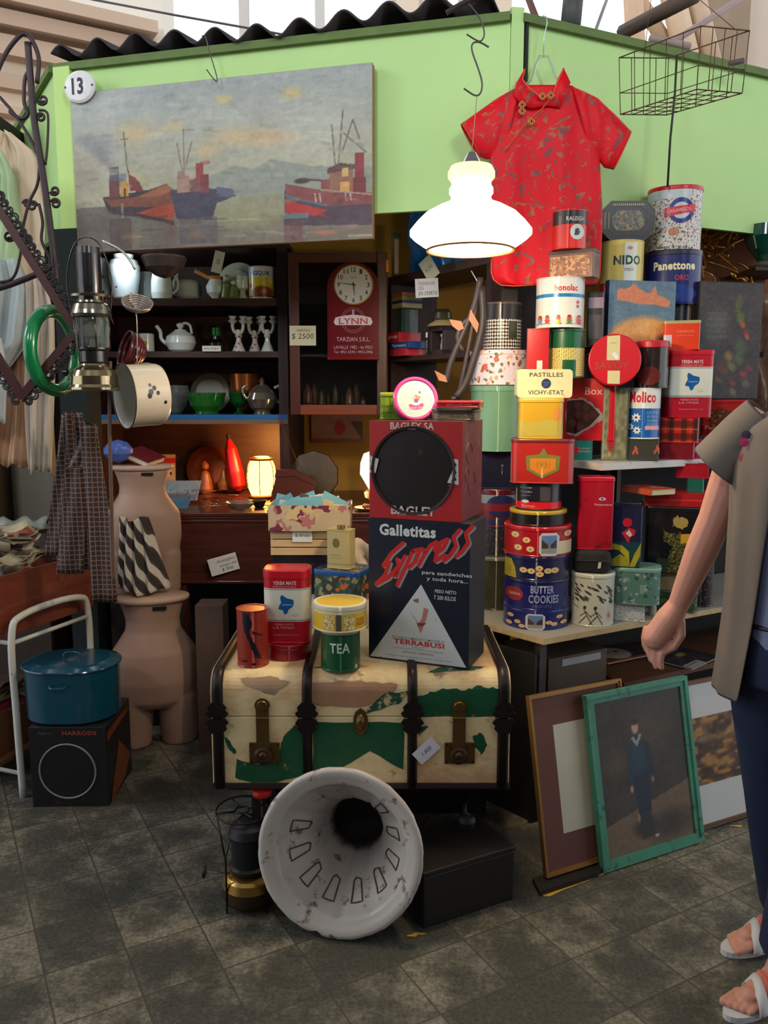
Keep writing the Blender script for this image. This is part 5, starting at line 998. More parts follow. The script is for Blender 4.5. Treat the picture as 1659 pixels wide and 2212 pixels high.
P.poly([(.42,.60),(.5,.56),(.56,.52),(.62,.55),(.68,.50),(.75,.53),(.82,.56),(1,.58),(1,.72),(.42,.72)],(134,142,138),.7)
for i in range(5):P.blob(.14-.02*i+.01,.48-.05*i,.03+.008*i,.04,(132,132,138),.8,.5)
P.poly([(0,.72),(1,.70),(1,1),(0,1)],(120,112,102));P.poly([(.42,.71),(1,.69),(1,.80),(.45,.86)],(150,150,126),.9);P.blob(.6,.84,.2,.12,(150,148,112),.9,.8);P.blob(.0,.85,.22,.18,(92,82,78),.8,.8)
for i in range(26):
 rs=random.Random(i);x=rs.random();y=.74+.25*rs.random();P.line(x,y,x+.07,y+.004,.004,random.Random(i+50).choice([(150,148,140),(90,88,92),(170,166,150),(104,100,96)]),.6)
def ship(P,hull,hc,low=None,keel=None):
 P.poly(hull,hc)
 if low:P.poly(low,keel)
P.poly([(.10,.66),(.27,.63),(.33,.60),(.355,.68),(.35,.86),(.28,.82),(.12,.76)],(70,56,64));P.poly([(.10,.655),(.13,.68),(.22,.67),(.33,.60),(.358,.66),(.355,.74),(.25,.735),(.13,.72)],(128,76,60));P.poly([(.22,.77),(.30,.735),(.356,.73),(.35,.83)],(170,74,50));P.poly([(.23,.67),(.33,.605),(.355,.64),(.3,.68)],(156,100,72))
P.rect(.128,.475,.162,.66,(92,84,100));P.rect(.125,.56,.16,.67,(110,66,62));P.rect(.163,.52,.19,.60,(130,132,140));P.rect(.166,.57,.195,.66,(196,150,76));P.rect(.176,.61,.186,.66,(110,66,50));P.poly([(.195,.50),(.235,.58),(.25,.64),(.2,.63)],(124,62,60));P.poly([(.20,.50),(.29,.595),(.285,.605),(.2,.53)],(186,174,136))
P.line(.194,.50,.186,.27,.0035,(112,104,100));P.line(.176,.31,.2,.31,.003,(112,104,100));P.poly([(.165,.70),(.175,.70),(.175,.80),(.165,.80)],(150,150,152),.7);P.rect(.12,.80,.2,1,(84,66,70),.6);P.blob(.2,.92,.05,.06,(150,122,96),.8,.5);P.blob(.34,.9,.03,.1,(110,78,74),.8,.6)
P.poly([(.34,.64),(.50,.65),(.52,.655),(.565,.70),(.5,.74),(.48,.84),(.36,.82)],(70,66,84));P.poly([(.50,.64),(.555,.66),(.56,.71),(.5,.70)],(92,96,116));P.rect(.365,.56,.41,.66,(166,130,116));P.rect(.37,.53,.395,.58,(150,120,112));P.rect(.41,.58,.47,.66,(120,84,84));P.rect(.432,.49,.458,.60,(150,66,64));P.rect(.445,.56,.475,.67,(120,60,64))
for a,b,c,d in[(.392,.53,.393,.28),(.385,.53,.37,.36),(.398,.5,.42,.36)]:P.line(a,b,c,d,.003,(128,118,112))
P.rect(.37,.82,.5,.98,(92,84,92),.6);P.blob(.42,.92,.03,.05,(150,116,90),.8,.5)
P.poly([(.725,.66),(.80,.70),(1,.75),(1,.92),(.72,.90)],(84,70,80));P.poly([(.725,.65),(.77,.67),(.84,.70),(1,.735),(1,.80),(.85,.80),(.73,.72)],(134,76,74));P.poly([(.725,.74),(.80,.79),(.86,.82),(.82,.85),(.725,.82)],(176,54,56));P.poly([(.725,.71),(.78,.75),(.86,.785),(.86,.80),(.73,.735)],(96,110,128));P.rect(.72,.83,.80,.86,(110,128,136),.8)
P.rect(.865,.57,.94,.72,(150,104,84));P.poly([(.86,.58),(.9,.55),(.95,.57),(.95,.59),(.86,.61)],(104,74,72));P.rect(.905,.58,.925,.63,(206,170,110));P.rect(.9,.66,.93,.72,(210,160,96));P.rect(.945,.50,.975,.70,(142,58,66));P.rect(.94,.64,.98,.74,(122,56,58));P.rect(.84,.64,.87,.72,(140,80,74));P.blob(.78,.64,.03,.02,(80,60,64),.4);P.line(.78,.63,.84,.645,.004,(92,66,66))
for a,b,c,d in[(.895,.56,.91,.25),(.885,.56,.875,.33),(.905,.5,.94,.31),(.94,.31,.96,.42),(.91,.38,.98,.50)]:P.line(a,b,c,d,.003,(110,100,100))
for x in(.82,.835,.915,.93):P.line(x,.72,x+.004,.77,.003,(190,168,160))
P.line(.84,.70,1,.745,.003,(176,150,140));P.rect(.72,.88,.78,1,(110,66,72),.6);P.blob(.85,.95,.05,.02,(190,110,80),.7,.8);P.blob(.93,.93,.04,.02,(150,120,110),.7,.8);rs=random.Random(77)
for i in range(5):P.blob(.13-.022*i,.47-.045*i,.022+.008*i,.035+.004*i,(126,126,134),.8,.55)
for i in range(230):
 x,y=rs.random(),rs.random();h,w_=P.a.shape[:2];c=P.a[min(h-1,int(y*h)),min(w_-1,int(x*w_))].copy();c=np.clip(c*rs.uniform(.86,1.13)+rs.uniform(-5,5),0,255);L_=rs.uniform(.012,.05)*(1 if y<.6 or y>.75 else .5);an=rs.gauss(0,.35);P.line(x,y,x+L_*math.cos(an),y+L_*math.sin(an),rs.uniform(.003,.010),c,.55)
P.noise(6,(60,34),9);P.noise(5,(150,90),10);P.noise(4,(20,60),12)
q=MB();q.b2((0,.001,0),(pw_,.035,ph_),mat((150,116,84),.8,var=.2));q.build('stretcher',t)
q=MB();P.onto(q,lambda u,v:(pw_*u,0,ph_*v),vmat(.55));q.b2((-.001,.0005,-.001),(pw_+.001,.012,ph_+.001),mat((170,140,110),.8,var=.3,scale=30));q.build('canvas',t)
c=atf(173,188,.0585);q=MB();M=Matrix.Translation(c)@Matrix.Rotation(math.atan2(fd.y,fd.x),4,'Z')@UP;k=mpx(c);ew=mat((232,230,234),.15,coat=.6,var=.02)
t=thing('number_plate','white oval enamel plate reading 13 at the top left of the fascia','sign',c,math.atan2(fd.y,fd.x));M=UP;q=MB()
pl=[[(f_*38*k*math.cos(a),f_*33*k*math.sin(a))for a in[2*PI*j/40 for j in range(40)]]for f_ in(1,.86,.5)]
for(A_,z0),(B_,z1)in[((pl[0],0),(pl[0],.004)),((pl[0],.004),(pl[1],.010)),((pl[1],.010),(pl[2],.013))]:
 n=40;q.add([(x,y,z0)for x,y in A_]+[(x,y,z1)for x,y in B_],[(i,(i+1)%n,n+(i+1)%n,n+i)for i in range(n)],ew,True,M)
q.add([(x,y,.013)for x,y in pl[2]],[tuple(range(40))],ew,True,M);flat_text(q,'13',-.003,0,28*k,34*k,mat((34,34,40),.4),M,.03,0,.0142)
q.build('plate',t);q=MB()
for s_ in(-1,1):q.lathe([(.0045,0),(.004,.002),(0,.003)],mat((90,80,76),.4,.6),10,Matrix.Translation((s_*33*k,-.0105,0))@M)
q.build('screws',t)
hk=mat((84,82,78),.45,.6,var=.2)
def pxcurve(pts,Y,r,m,name,label,cat,closed=False,seg=8,sm=2,rs=None):
 P=[at(x,y,Y if not isinstance(Y,(list,tuple))else Y[i])for i,(x,y)in enumerate(pts)]
 for _ in range(sm):
  Q=[P[0]]if not closed else[]
  for i in range(len(P)if closed else len(P)-1):
   a,b=P[i],P[(i+1)%len(P)];Q+=[a*.75+b*.25,a*.25+b*.75]
  if not closed:Q.append(P[-1])
  P=Q
 q=MB();o=P[0].copy();q.tube([p-o for p in P],r,m,seg,closed);ob=q.build(name,loc=o)
 if label:tag(ob,label,cat)
 return ob
pxcurve([(436,78),(444,76),(452,112),(468,162),(470,178),(462,172),(446,150)],3.32,.0022,hk,'wire_hook','bent wire hook on the roof edge above the painting','hook')
pxcurve([(1010,-20),(1008,4),(1020,16),(1040,44),(1048,74),(1040,90),(1030,88),(1008,74)],2.36,.0022,hk,'wire_hook','upper of the two S hooks carrying the lit lamp','hook')
pxcurve([(1056,102),(1036,90),(1020,92),(1018,108),(1034,150),(1043,182),(1038,204),(1026,208),(1002,191)],2.35,.0024,hk,'wire_hook','lower of the two S hooks carrying the lit lamp','hook')
pxcurve([(965,28),(1000,6),(1050,-12)],2.36,.007,iron,'iron_bar','dark iron bar at the top edge from which the lamp hooks hang','bar')
# hanging glass lamp
LY=2.35;lp=at(1016,540,LY);k=mpx(lp)
t=thing('pendant_lamp','lit white glass pendant lamp hanging before the red dress','lamp',(lp.x,lp.y,0));zz=lambda y:at(1016,y,LY).z
glow=mat((255,246,214),.2,var=.01,emit=3.2,ecol=(255,238,196),coat=.3);glow2=mat((255,226,170),.2,var=.01,emit=1.25,ecol=(255,224,150))
pr=[(22,358),(44,360),(50,372),(50,384),(43,392),(42,400),(47,408),(47,418),(42,426),(46,436),(70,446),(98,462),(116,480),(124,490),(131,499),(131,508),(122,517),(104,530),(92,537)]
q=MB();q.lathe([(r*k,zz(y))for r,y in pr],glow,64,caps=False,mats=[glow2]*4+[glow]*20);q.build('glass_shade',t)
q=MB();z_=zz(539);q.lathe([(92*k,z_+.002),(96*k,z_-.001),(95*k,z_-.005),(90*k,z_-.004),(89*k,z_)],mat((120,84,50),.4,.6,var=.2),64,caps=False);q.build('brass_ring',t)
q=MB();chm=mat((200,202,208),.15,.95,var=.1,scale=40);q.lathe([(10*k,zz(330)),(14*k,zz(338)),(20*k,zz(348)),(26*k,zz(358)),(24*k,zz(361))],chm,24);q.build('chrome_cap',t)
q=MB();q.lathe([(0,zz(500)-.045),(.022,zz(500)-.035),(.030,zz(500)-.01),(.026,zz(500)+.02),(.014,zz(500)+.045),(.014,zz(500)+.09)],mat((255,240,200),.2,emit=14,ecol=(255,226,170)),20);q.build('bulb',t)
q=MB();q.tube([(0,0,zz(332)),(.003,0,zz(300)),(.012,0,zz(206))],.0012,mat((170,150,120),.6),5);q.build('chain',t)
for loc,pw,r in(((lp.x,lp.y,zz(552)),24,.05),((lp.x,lp.y+.02,zz(440)),0,.05)):
 if pw:l=bpy.data.lights.new('lamp_glow','POINT');l.energy=pw;l.color=(1,.80,.52);l.shadow_soft_size=r;o=bpy.data.objects.new('lamp_glow',l);COL.objects.link(o);o.location=loc
 # red dress on a clear hanger
DY=3.10
def dress_mat():
 m=bpy.data.materials.new('red_brocade');m.use_nodes=True;N=m.node_tree.nodes;L=m.node_tree.links;b=N['Principled BSDF']
 tc=N.new('ShaderNodeTexCoord');n1=N.new('ShaderNodeTexNoise');n1.inputs['Scale'].default_value=17;n1.inputs['Distortion'].default_value=2.4;n1.inputs['Detail'].default_value=2;L.new(tc.outputs['Object'],n1.inputs['Vector'])
 r=N.new('ShaderNodeValToRGB');r.color_ramp.elements[0].position=.575;r.color_ramp.elements[1].position=.61;L.new(n1.outputs['Fac'],r.inputs[0])
 n2=N.new('ShaderNodeTexNoise');n2.inputs['Scale'].default_value=30;L.new(tc.outputs['Object'],n2.inputs['Vector'])
 rr=N.new('ShaderNodeValToRGB');e=rr.color_ramp.elements;e[0].position=.4;e[0].color=l4((120,72,76));e[1].position=.6;e[1].color=l4((176,96,66));L.new(n2.outputs['Fac'],rr.inputs[0])
 x=N.new('ShaderNodeMix');x.data_type='RGBA';L.new(r.outputs[0],x.inputs[0]);x.inputs[6].default_value=l4((218,8,30));L.new(rr.outputs[0],x.inputs[7]);L.new(x.outputs[2],b.inputs['Base Color'])
 b.inputs['Roughness'].default_value=.55;b.inputs['Specular IOR Level'].default_value=.3;return m
dm=dress_mat();piping=mat((226,70,30),.5)
dl=at(1178,165,DY);t=thing('dress','red brocade dress with mandarin collar and short sleeves on a hanger','dress',(dl.x,dl.y,0))
def X_(px,py):return at(px,py,DY).x-dl.x
rows=[(188,1118,1236),(200,1100,1262),(220,1082,1280),(260,1070,1288),(300,1062,1292),(340,1058,1294),(380,1060,1296),(430,1062,1299),(480,1064,1300),(530,1063,1298),(580,1060,1296),(600,1063,1294),(612,1072,1290),(618,1086,1282)]
q=MB();ys=[];n=64;P=[]
yy=np.arange(186,619,6);xl=np.interp(yy,[r[0]for r in rows],[r[1]for r in rows]);xr=np.interp(yy,[r[0]for r in rows],[r[2]for r in rows])
for y,a,b in zip(yy,xl,xr):
 x0,x1=X_(a,y),X_(b,y);z=at(1178,y,DY).z;th=.010+.026*min(1,(y-180)/120);row=[]
 for j in range(n):
  an=2*PI*j/n;c,s_=math.cos(an),math.sin(an);fold=.013*min(1,(y-190)/200)*(math.sin(c*6.5+.6)+.4*math.sin(c*14+y*.01))*(1-c*c*.6)
  row.append(((x0+x1)/2+(x1-x0)/2*c,-(th*abs(s_)**.7+fold)*(1 if s_>0 else-1)if s_>0 else(.3*th*abs(s_)**.7),z))
 row.append(row[0]);P.append(row)
q.grid(P,dm,flip=True);q.build('bodice_and_skirt',t,solid=.002)
for side in(-1,1):
 q=MB();P=[]
 sp=[((1110,196),(1080,250),(1100,196)),]if 0 else None
 if side>0:tops=[(1232,186),(1262,198),(1290,212),(1328,248),(1363,284)];bots=[(1270,330),(1283,334),(1292,345),(1306,362),(1325,366)]
 else:tops=[(1124,186),(1096,200),(1072,214),(1030,244),(996,268)];bots=[(1090,330),(1076,336),(1064,342),(1050,344),(1036,338)]
 for i in range(17):
  s_=i/16*4;k_=min(3,int(s_));f_=s_-k_;tp_=[tops[k_][j]*(1-f_)+tops[k_+1][j]*f_ for j in(0,1)];bt=[bots[k_][j]*(1-f_)+bots[k_+1][j]*f_ for j in(0,1)]
  A_=at(*tp_,DY);B_=at(*bt,DY);row=[]
  for j in range(24):
   an=2*PI*j/24;m_=(A_+B_)/2;h_=(A_-B_)/2;p=m_+h_*math.cos(an)+Vector((0,-(.030+.004*math.sin(i*1.1))*math.sin(an),0));row.append((p.x-dl.x,p.y-dl.y,p.z))
  row.append(row[0]);P.append(row)
 q.grid(P,dm,flip=side>0);q.build('sleeve',t,solid=.002)
 q=MB();q.tube([Vector(p)for p in P[-1][:-1]],.0022,piping,5,True);q.build('cuff_piping',t)
q=MB()
for pts,nm in[([(1133,146),(1128,168),(1142,186),(1166,204),(1182,214)],0),([(1218,144),(1206,168),(1196,196),(1182,214)],0)]:
 q2=MB();P0=[]
 hgt=[34,36,38,30,14]if pts[0][0]<1150 else[34,40,36,14]
 Pt=[at(x,y+4,DY-.028)for x,y in pts];Pb=[at(x+(-22 if pts[0][0]<1150 else 18)*(1 if i<len(pts)-1 else 0)*.8,y+hgt[i],DY-.036)for i,(x,y)in enumerate(pts)]
 q2.grid([[tuple(p-Vector((dl.x,dl.y,0)))for p in Pt],[tuple(p-Vector((dl.x,dl.y,0)))for p in Pb]],dm);q2.tube([p-Vector((dl.x,dl.y,0))for p in Pt],.002,piping,5);q2.build('collar',t,solid=.004)
q.tube([at(x,y,DY-.042)-Vector((dl.x,dl.y,0))for x,y in[(1186,216),(1170,236),(1150,252),(1130,274),(1110,300),(1092,326)]],.0024,piping,5);q.tube([at(x,y,DY-.040)-Vector((dl.x,dl.y,0))for x,y in[(1062,560),(1061,588),(1066,604),(1082,616),(1110,618),(1160,615)]],.0026,piping,5);q.build('edge_piping',t)
gk=mat((206,140,70),.5)
for x,y in[(1172,208),(1190,206),(1128,240),(1148,262),(1128,226)]:
 c=at(x,y,DY-.046)-Vector((dl.x,dl.y,0))
 q=MB()
 for j in range(4):q.tube([c+Vector((.005*math.cos(j*PI/2)+.006*math.cos(a),0,.005*math.sin(j*PI/2)+.006*math.sin(a)))for a in[2*PI*i/10 for i in range(10)]],.0022,gk,5,True)
 q.build('frog_button',t)
clr=mat((214,222,220),.12,var=.02,trans=.85,ior=1.3)
t=thing('coat_hanger','clear plastic hanger holding the red dress','hanger',at(1176,150,DY));o=t.location.copy()
q=MB();q.tube([at(x,y,DY)-o for x,y in[(1130,190),(1150,170),(1158,140),(1166,122),(1184,122),(1192,140),(1200,166),(1222,184)]],.005,clr,8);q.build('hanger_body',t)
q=MB();q.tube([at(x,y,DY)-o for x,y in[(1174,124),(1175,80),(1182,50),(1180,36),(1172,34)]],.0018,mat((170,190,190),.3,.6),6);q.build('hook',t)
# wire basket and hanging rod
wrm=mat((92,70,52),.55,.5,var=.3,scale=40)
bb=[Vector(v)for v in((.813,3.03,2.40),(.969,3.02,2.395),(1.151,2.84,2.405),(.997,2.82,2.41))];tpv=[v+Vector((0,0,.185))+(v-Vector((.98,2.93,2.4)))*.06 for v in bb]
t=thing('wire_basket','rusty wire basket hanging high in front of the right green fascia','basket',(.98,2.93,2.4));o=t.location.copy();q=MB()
def ln(q,a,b,r=.0016):q.tube([a-o,b-o],r,wrm,5)
for h_ in(0,.38,1):
 c_=[bb[i].lerp(tpv[i],h_)for i in range(4)]
 for i in range(4):ln(q,c_[i],c_[(i+1)%4],.0022 if h_!=.38 else .0016)
q.build('rims',t);q=MB()
for i in range(4):
 a,b,c_,d_=bb[i],bb[(i+1)%4],tpv[i],tpv[(i+1)%4]
 for j in range(5 if i%2 else 4):f_=j/(5 if i%2 else 4);ln(q,a.lerp(b,f_),c_.lerp(d_,f_))
q.build('upright_wires',t);q=MB()
for j in range(1,6):ln(q,bb[0].lerp(bb[3],j/6),bb[1].lerp(bb[2],j/6))
for j in range(1,4):ln(q,bb[0].lerp(bb[1],j/4),bb[3].lerp(bb[2],j/4))
q.build('base_wires',t);q=MB()
ln(q,tpv[2].lerp(tpv[3],.3),at(1488,-20,2.9),.0012);ln(q,tpv[0].lerp(tpv[1],.5),at(1410,-30,2.95),.0012);q.build('hanging_wires',t)
pxcurve([(1462,118),(1458,200),(1448,300),(1442,404)],3.22,.0042,mat((44,50,34),.6,.3),'iron_rod','thin dark rod hanging down the right green fascia behind the basket','rod',sm=0)
# INSIDE THE STALL
mah=wood((92,44,34),.35,.5,0,.3);mahv=wood((92,44,34),.35,.5,2,.3);dkw=wood((66,36,30),.5,.5,0);dkv=wood((62,34,28),.5,.5,2);blue=mat((28,104,176),.4)
SY=4.05;KY=3.72
def bxp(q,x0,x1,y0p,y1p,Yf,Yb,m):
 a,b=at(x0,y1p,Yf),at(x1,y0p,Yf);q.b2((a.x,Yf,a.z),(b.x,Yb,b.z),m);return a,b
t=thing('desk','dark mahogany desk with a deep apron inside the stall','desk',(0,0,0));ztop=at(600,1108,KY).z
xl_,xr_=at(360,1108,KY).x,at(880,1108,KY).x
q=MB();q.b2((xl_,KY,ztop-.018),(xr_,4.60,ztop),mah);q.b2((xl_,KY+.006,ztop-.030),(xr_,KY+.05,ztop-.018),mah);q.b2((xl_,KY+.012,ztop-.048),(xr_,KY+.05,ztop-.032),mah);q.build('desk_top',t,bevel=.004)
zb_=at(600,1262,KY).z;q=MB();q.b2((xl_+.01,KY+.02,zb_),(xr_-.01,KY+.045,ztop-.05),mah);q.b2((xl_+.01,KY+.012,zb_),(xr_-.01,KY+.05,zb_+.012),mah);q.build('apron',t,bevel=.002)
q=MB();q.b2((-1.7,KY+.50,.02),(xr_,KY+.52,ztop-.02),mat((22,18,18),.8));q.build('back_panel',t)
for x in(xl_+.04,xr_-.04):
 for y in(KY+.06,4.52):
  q=MB();q.b2((x-.03,y-.03,0),(x+.03,y+.03,ztop-.02),mahv);q.build('leg',t)
def card(px,py,Y,wpx,hpx,ang,lines,label,yaw=0,c=(224,222,218),name='price_card',ink=(50,48,50)):
 p=at(px,py,Y);k=mpx(p);q=MB();M=Matrix.Rotation(yaw,4,'Z')@UP@Matrix.Rotation(ang,4,'Z')
 q.box((0,0,0),(wpx*k,hpx*k,.0012),mat(c,.8,var=.03),M)
 for(tx,x,y,w,h)in lines:flat_text(q,tx,x*wpx*k,y*hpx*k,w*wpx*k,h*hpx*k,mat(ink,.7),M,0,.1,.001)
 o=q.build(name,loc=p);tag(o,label,'sign');return o
card(483,1219,KY-.006,62,38,R_(14),[('ALHAJERO',.12,.2,.66,.2),('antiguo 450',.16,-.06,.6,.18),('$ 900',.1,-.3,.4,.2)],'white handwritten price card on the front of the dark desk',R_(12))
t=thing('shelf_unit','dark wooden shelf unit with three shelves of crockery, standing on the desk','shelf',(0,0,0))
a,b=at(176,1060,SY),at(625,530,SY);zt=at(400,536,SY).z
q=MB();q.b2((a.x,SY,at(0,500,SY).z*0+zt),(b.x,4.64,zt+.02),dkw);q.build('shelf_top',t)
for x0,x1 in((176,190),(606,626)):
 A_,B_=at(x0,1050,SY),at(x1,1050,SY);q=MB();q.b2((A_.x,SY,ztop),(B_.x,4.64,zt),dkv);q.build('side_panel',t)
q=MB();q.b2((a.x,4.64,ztop),(b.x,4.66,zt+.02),wood((74,44,34),.5,.6));q.build('back_panel',t);q=MB();q.b2((-1.74,4.0,.02),(a.x-.002,4.03,zt+.1),mat((30,26,26),.8));q.build('side_screen',t)
shz=[]
for y0,y1,m in((644,660,dkw),(759,772,dkw),(896,914,dkw)):
 z1,z0=at(400,y0,SY).z,at(400,y1,SY).z;q=MB();q.b2((a.x+.02,SY+.002,z0),(b.x-.02,4.64,z1),m)
 if y0==896:q.b2((a.x+.02,SY-.004,(z0+z1)/2),(b.x-.02,SY+.002,z1+.001),blue);q.b2((a.x+.02,SY-.003,z0-.004),(b.x-.02,SY+.002,(z0+z1)/2-.001),mat((120,96,84),.5))
 q.build('shelf_board',t);shz.append(z1)
china=mat((224,232,232),.12,var=.02,coat=.6)
IY=SY+.12
def pot(name,label,cat,px,ypx0,prof,m,Y=IY,extra=None,z=None,group=None,mats=None,seg=32,scl=(1,1)):
 """prof in pixels (radius, height above base)"""
 p=at(px,ypx0,Y);
 if z is not None:p.z=z+.0006
 k=mpx(p);t=thing(name,label,cat,p,-math.atan2(p.x,p.y),group);q=MB();q.lathe([(r*k,h*k)for r,h in prof],m,seg,mats=mats,caps=True);q.build('body',t)
 if extra:extra(t,k)
 return t
def vtube(t,k,pts,r,m,name):q=MB();q.tube(catmull([Vector((x*k,0,z*k))for x,z in pts]),r*k,m,8);q.build(name,t)
def catmull(P,n=5):
 out=[];Q=[P[0]*2-P[1]]+list(P)+[P[-1]*2-P[-2]]
 for i in range(1,len(Q)-2):
  for s_ in range(n):
   u=s_/n;out.append(.5*((2*Q[i])+(Q[i+1]-Q[i-1])*u+(2*Q[i-1]-5*Q[i]+4*Q[i+1]-Q[i+2])*u*u+(3*Q[i]-3*Q[i-1]+Q[i-2]*1-3*Q[i+1]+Q[i+2])*u**3)if 0 else(Q[i]*(2*u**3-3*u**2+1)+Q[i+1]*(-2*u**3+3*u**2)+(Q[i+1]-Q[i-1])*.5*(u**3-2*u**2+u)+(Q[i+2]-Q[i])*.5*(u**3-u**2)))
 out.append(P[-1]);return out
z1,z2_,z3=shz
blw=spots((222,234,240),[(70,90,190)],20,.16,.15)
pot('vase','blue and white porcelain vase at the left of the top shelf','vase',271,644,[(20,0),(25,6),(32,50),(33,72),(28,84),(20,88),(21,96),(18,97)],china,extra=None,z=z1,mats=[china,blw,blw,china,china,china,china])
pot('jug','white jug with green leaves at the far left of the top shelf','jug',222,640,[(16,0),(18,40),(17,80),(12,94)],spots((222,234,234),[(50,110,60)],16,.22,.15),z=z1,Y=IY+.13)
def jug_ex(side):
 def f(t,k):vtube(t,k,[(side*20,20),(side*33,34),(side*34,56),(side*22,66)],3,china,'handle')
 return f
pot('milk_jug','tall plain white milk jug right of the blue and white vase','jug',315,645,[(17,0),(20,14),(18,44),(15,62),(17,66)],china,z=z1,Y=IY+.15,extra=lambda t,k:vtube(t,k,[(-15,12),(-28,26),(-27,46),(-14,54)],3,china,'handle'))
pot('milk_jug','second plain white milk jug with a wide curved lip','jug',350,645,[(20,0),(23,16),(22,40),(19,56),(24,68)],china,z=z1,extra=lambda t,k:vtube(t,k,[(20,14),(33,26),(33,46),(22,58)],3,china,'handle'))
pot('gravy_boat','round white sauce boat with an upright handle on the top shelf','jug',407,648,[(18,0),(16,5),(26,14),(30,28),(26,42),(20,48)],china,z=z1,Y=IY+.13,extra=lambda t,k:vtube(t,k,[(-26,16),(-29,44),(-22,60),(-22,86)],3.2,china,'handle'))
amb=mat((206,140,84),.15,var=.2,coat=.6)
pot('cream_jug','small cream jug with an orange lustre top on the top shelf','jug',468,650,[(12,0),(10,5),(20,16),(22,30),(14,44),(18,50)],china,z=z1,mats=[china,china,china,china,amb],extra=lambda t,k:(vtube(t,k,[(-14,48),(-34,58),(-44,62)],5,amb,'spout'),vtube(t,k,[(18,14),(28,26),(26,42),(18,48)],2.6,china,'handle')))
p=at(515,648,IY+.05);p.z=z1;k=mpx(p);t=thing('plate','round white plate with faint flowers standing at the back of the top shelf','plate',p);q=MB()
flw=spots((206,214,202),[(196,150,170),(130,150,110)],12,.16,.2)
q.lathe([(0,.004),(24*k,.004),(27*k,0),(42*k,-.006),(43*k,-.004),(27*k,.004),(24*k,.008),(0,.008)],flw,40,Matrix.Translation((0,.01,44*k))@Matrix.Rotation(R_(-14),4,'X')@UP);q.build('plate_body',t)
def fig(px,lb,h=36,c=(190,176,150),c2=(110,120,80)):
 p=at(px,652,IY-.05);p.z=z1+.0006;k=mpx(p);t=thing('figurine',lb,'figurine',p);q=MB();q.lathe([(10*k,0),(12*k,6*k),(8*k,h*.5*k),(9*k,h*.62*k),(4*k,h*.74*k)],mat(c2,.3),16);q.build('robe',t)
 q=MB();q.lathe([(0,h*.7*k),(6*k,h*.8*k),(6.5*k,h*.92*k),(4*k,h*k),(0,h*1.03*k)],mat(c,.3),16);q.build('head',t)
fig(490,'small porcelain figurine beside the cream jug',52);fig(506,'small green and cream figurine before the white plate',40,(200,196,180),(120,130,80))
pot('egg_cup','small white egg cup before the white plate','cup',524,650,[(15,0),(12,4),(7,10),(6,18),(14,24),(15,40),(12,50)],flw,z=z1,Y=IY-.03)
nsq=Pic(60,70,(214,218,226));nsq.rect(0,.34,1,1,(214,196,40));nsq.blob(.5,.85,.42,.25,(120,60,30),.3);nsq.blob(.55,.8,.12,.1,(190,110,60),.4);nsq.blob(.12,.62,.14,.08,(206,40,40),.3);nsq.rect(0,.94,1,1,(120,20,40));nsq.blob(.78,.45,.1,.14,(226,220,200),.5)
p=at(567,652,IY-.04);p.z=z1+.0006;k=mpx(p)
tin('white and yellow cocoa tin lettered NESQUIK on the top shelf',p,56*k,68*k,color=(206,210,216),decals=[('pic',nsq,-.48,.48,.05,.98),('t','NESQUIK',-.08,.76,.80,.17,(44,50,120),.03)],lid=.006,lidcol=(200,206,214))
card(471,566,SY-.012,22,46,R_(-14),[('$ 1500',0,0,.34,.30)],'narrow white price tag dangling at the top of the shelf unit',0,name='price_tag');
t=thing('tube_lamp','small cool white tube lamp under the top of the shelf unit','lamp',at(262,541,SY+.16));q=MB();q.tube([(-.10,0,0),(.14,0,0)],.008,mat((235,248,255),.3,emit=3,ecol=(220,242,255)),10);q.build('tube',t);q=MB();q.b2((-.12,-.012,.008),(.16,.012,.02),mat((200,200,200),.5));q.build('fitting',t)
l=bpy.data.lights.new('tube_glow','POINT');l.energy=1.8;l.color=(.82,.95,1);l.shadow_soft_size=.05;o=bpy.data.objects.new('tube_glow',l);COL.objects.link(o);o.location=at(268,566,SY-.02)
pot('mug','white mug with a yellow and blue flower on the middle shelf','cup',316,745,[(15,0),(17,4),(17,38),(15,40)],china,z=z2_,mats=[china,spots((222,222,220),[(206,160,50),(60,80,150)],18,.2,.2),china])
tp_=pot('teapot','small white teapot with a looped handle over its lid, middle shelf','teapot',391,754,[(18,0),(26,5),(33,20),(30,34),(16,44)],china,z=z2_,extra=lambda t,k:(vtube(t,k,[(-28,16),(-40,28),(-42,44),(-50,56)],4,china,'spout'),vtube(t,k,[(24,40),(20,58),(8,62),(0,52)],3,china,'handle')))
k=mpx(tp_.location);q=MB();q.lathe([(15*k,44*k),(12*k,48*k),(4*k,50*k),(8*k,56*k),(8*k,60*k),(0,64*k)],china,20);q.build('lid',tp_)
pot('bottle','dark bottle with a green glass stopper on the middle shelf','bottle',468,754,[(16,0),(17,20),(10,28),(9,34)],mat((16,22,20),.12,coat=.6),z=z2_,extra=lambda t,k:(lambda q:(q.lathe([(9*k,34.5*k),(10*k,36*k),(9.5*k,52*k),(0,53*k)],mat((16,130,60),.1,coat=.5,trans=.4),16),q.build('stopper',t)))(MB()))
card(457,753,SY-.01,40,12,0,[('sifon antiguo',0,0,.8,.4)],'small white label strip on the edge of the middle shelf')
pink=spots((222,222,222),[(190,80,110)],50,.3,.2)
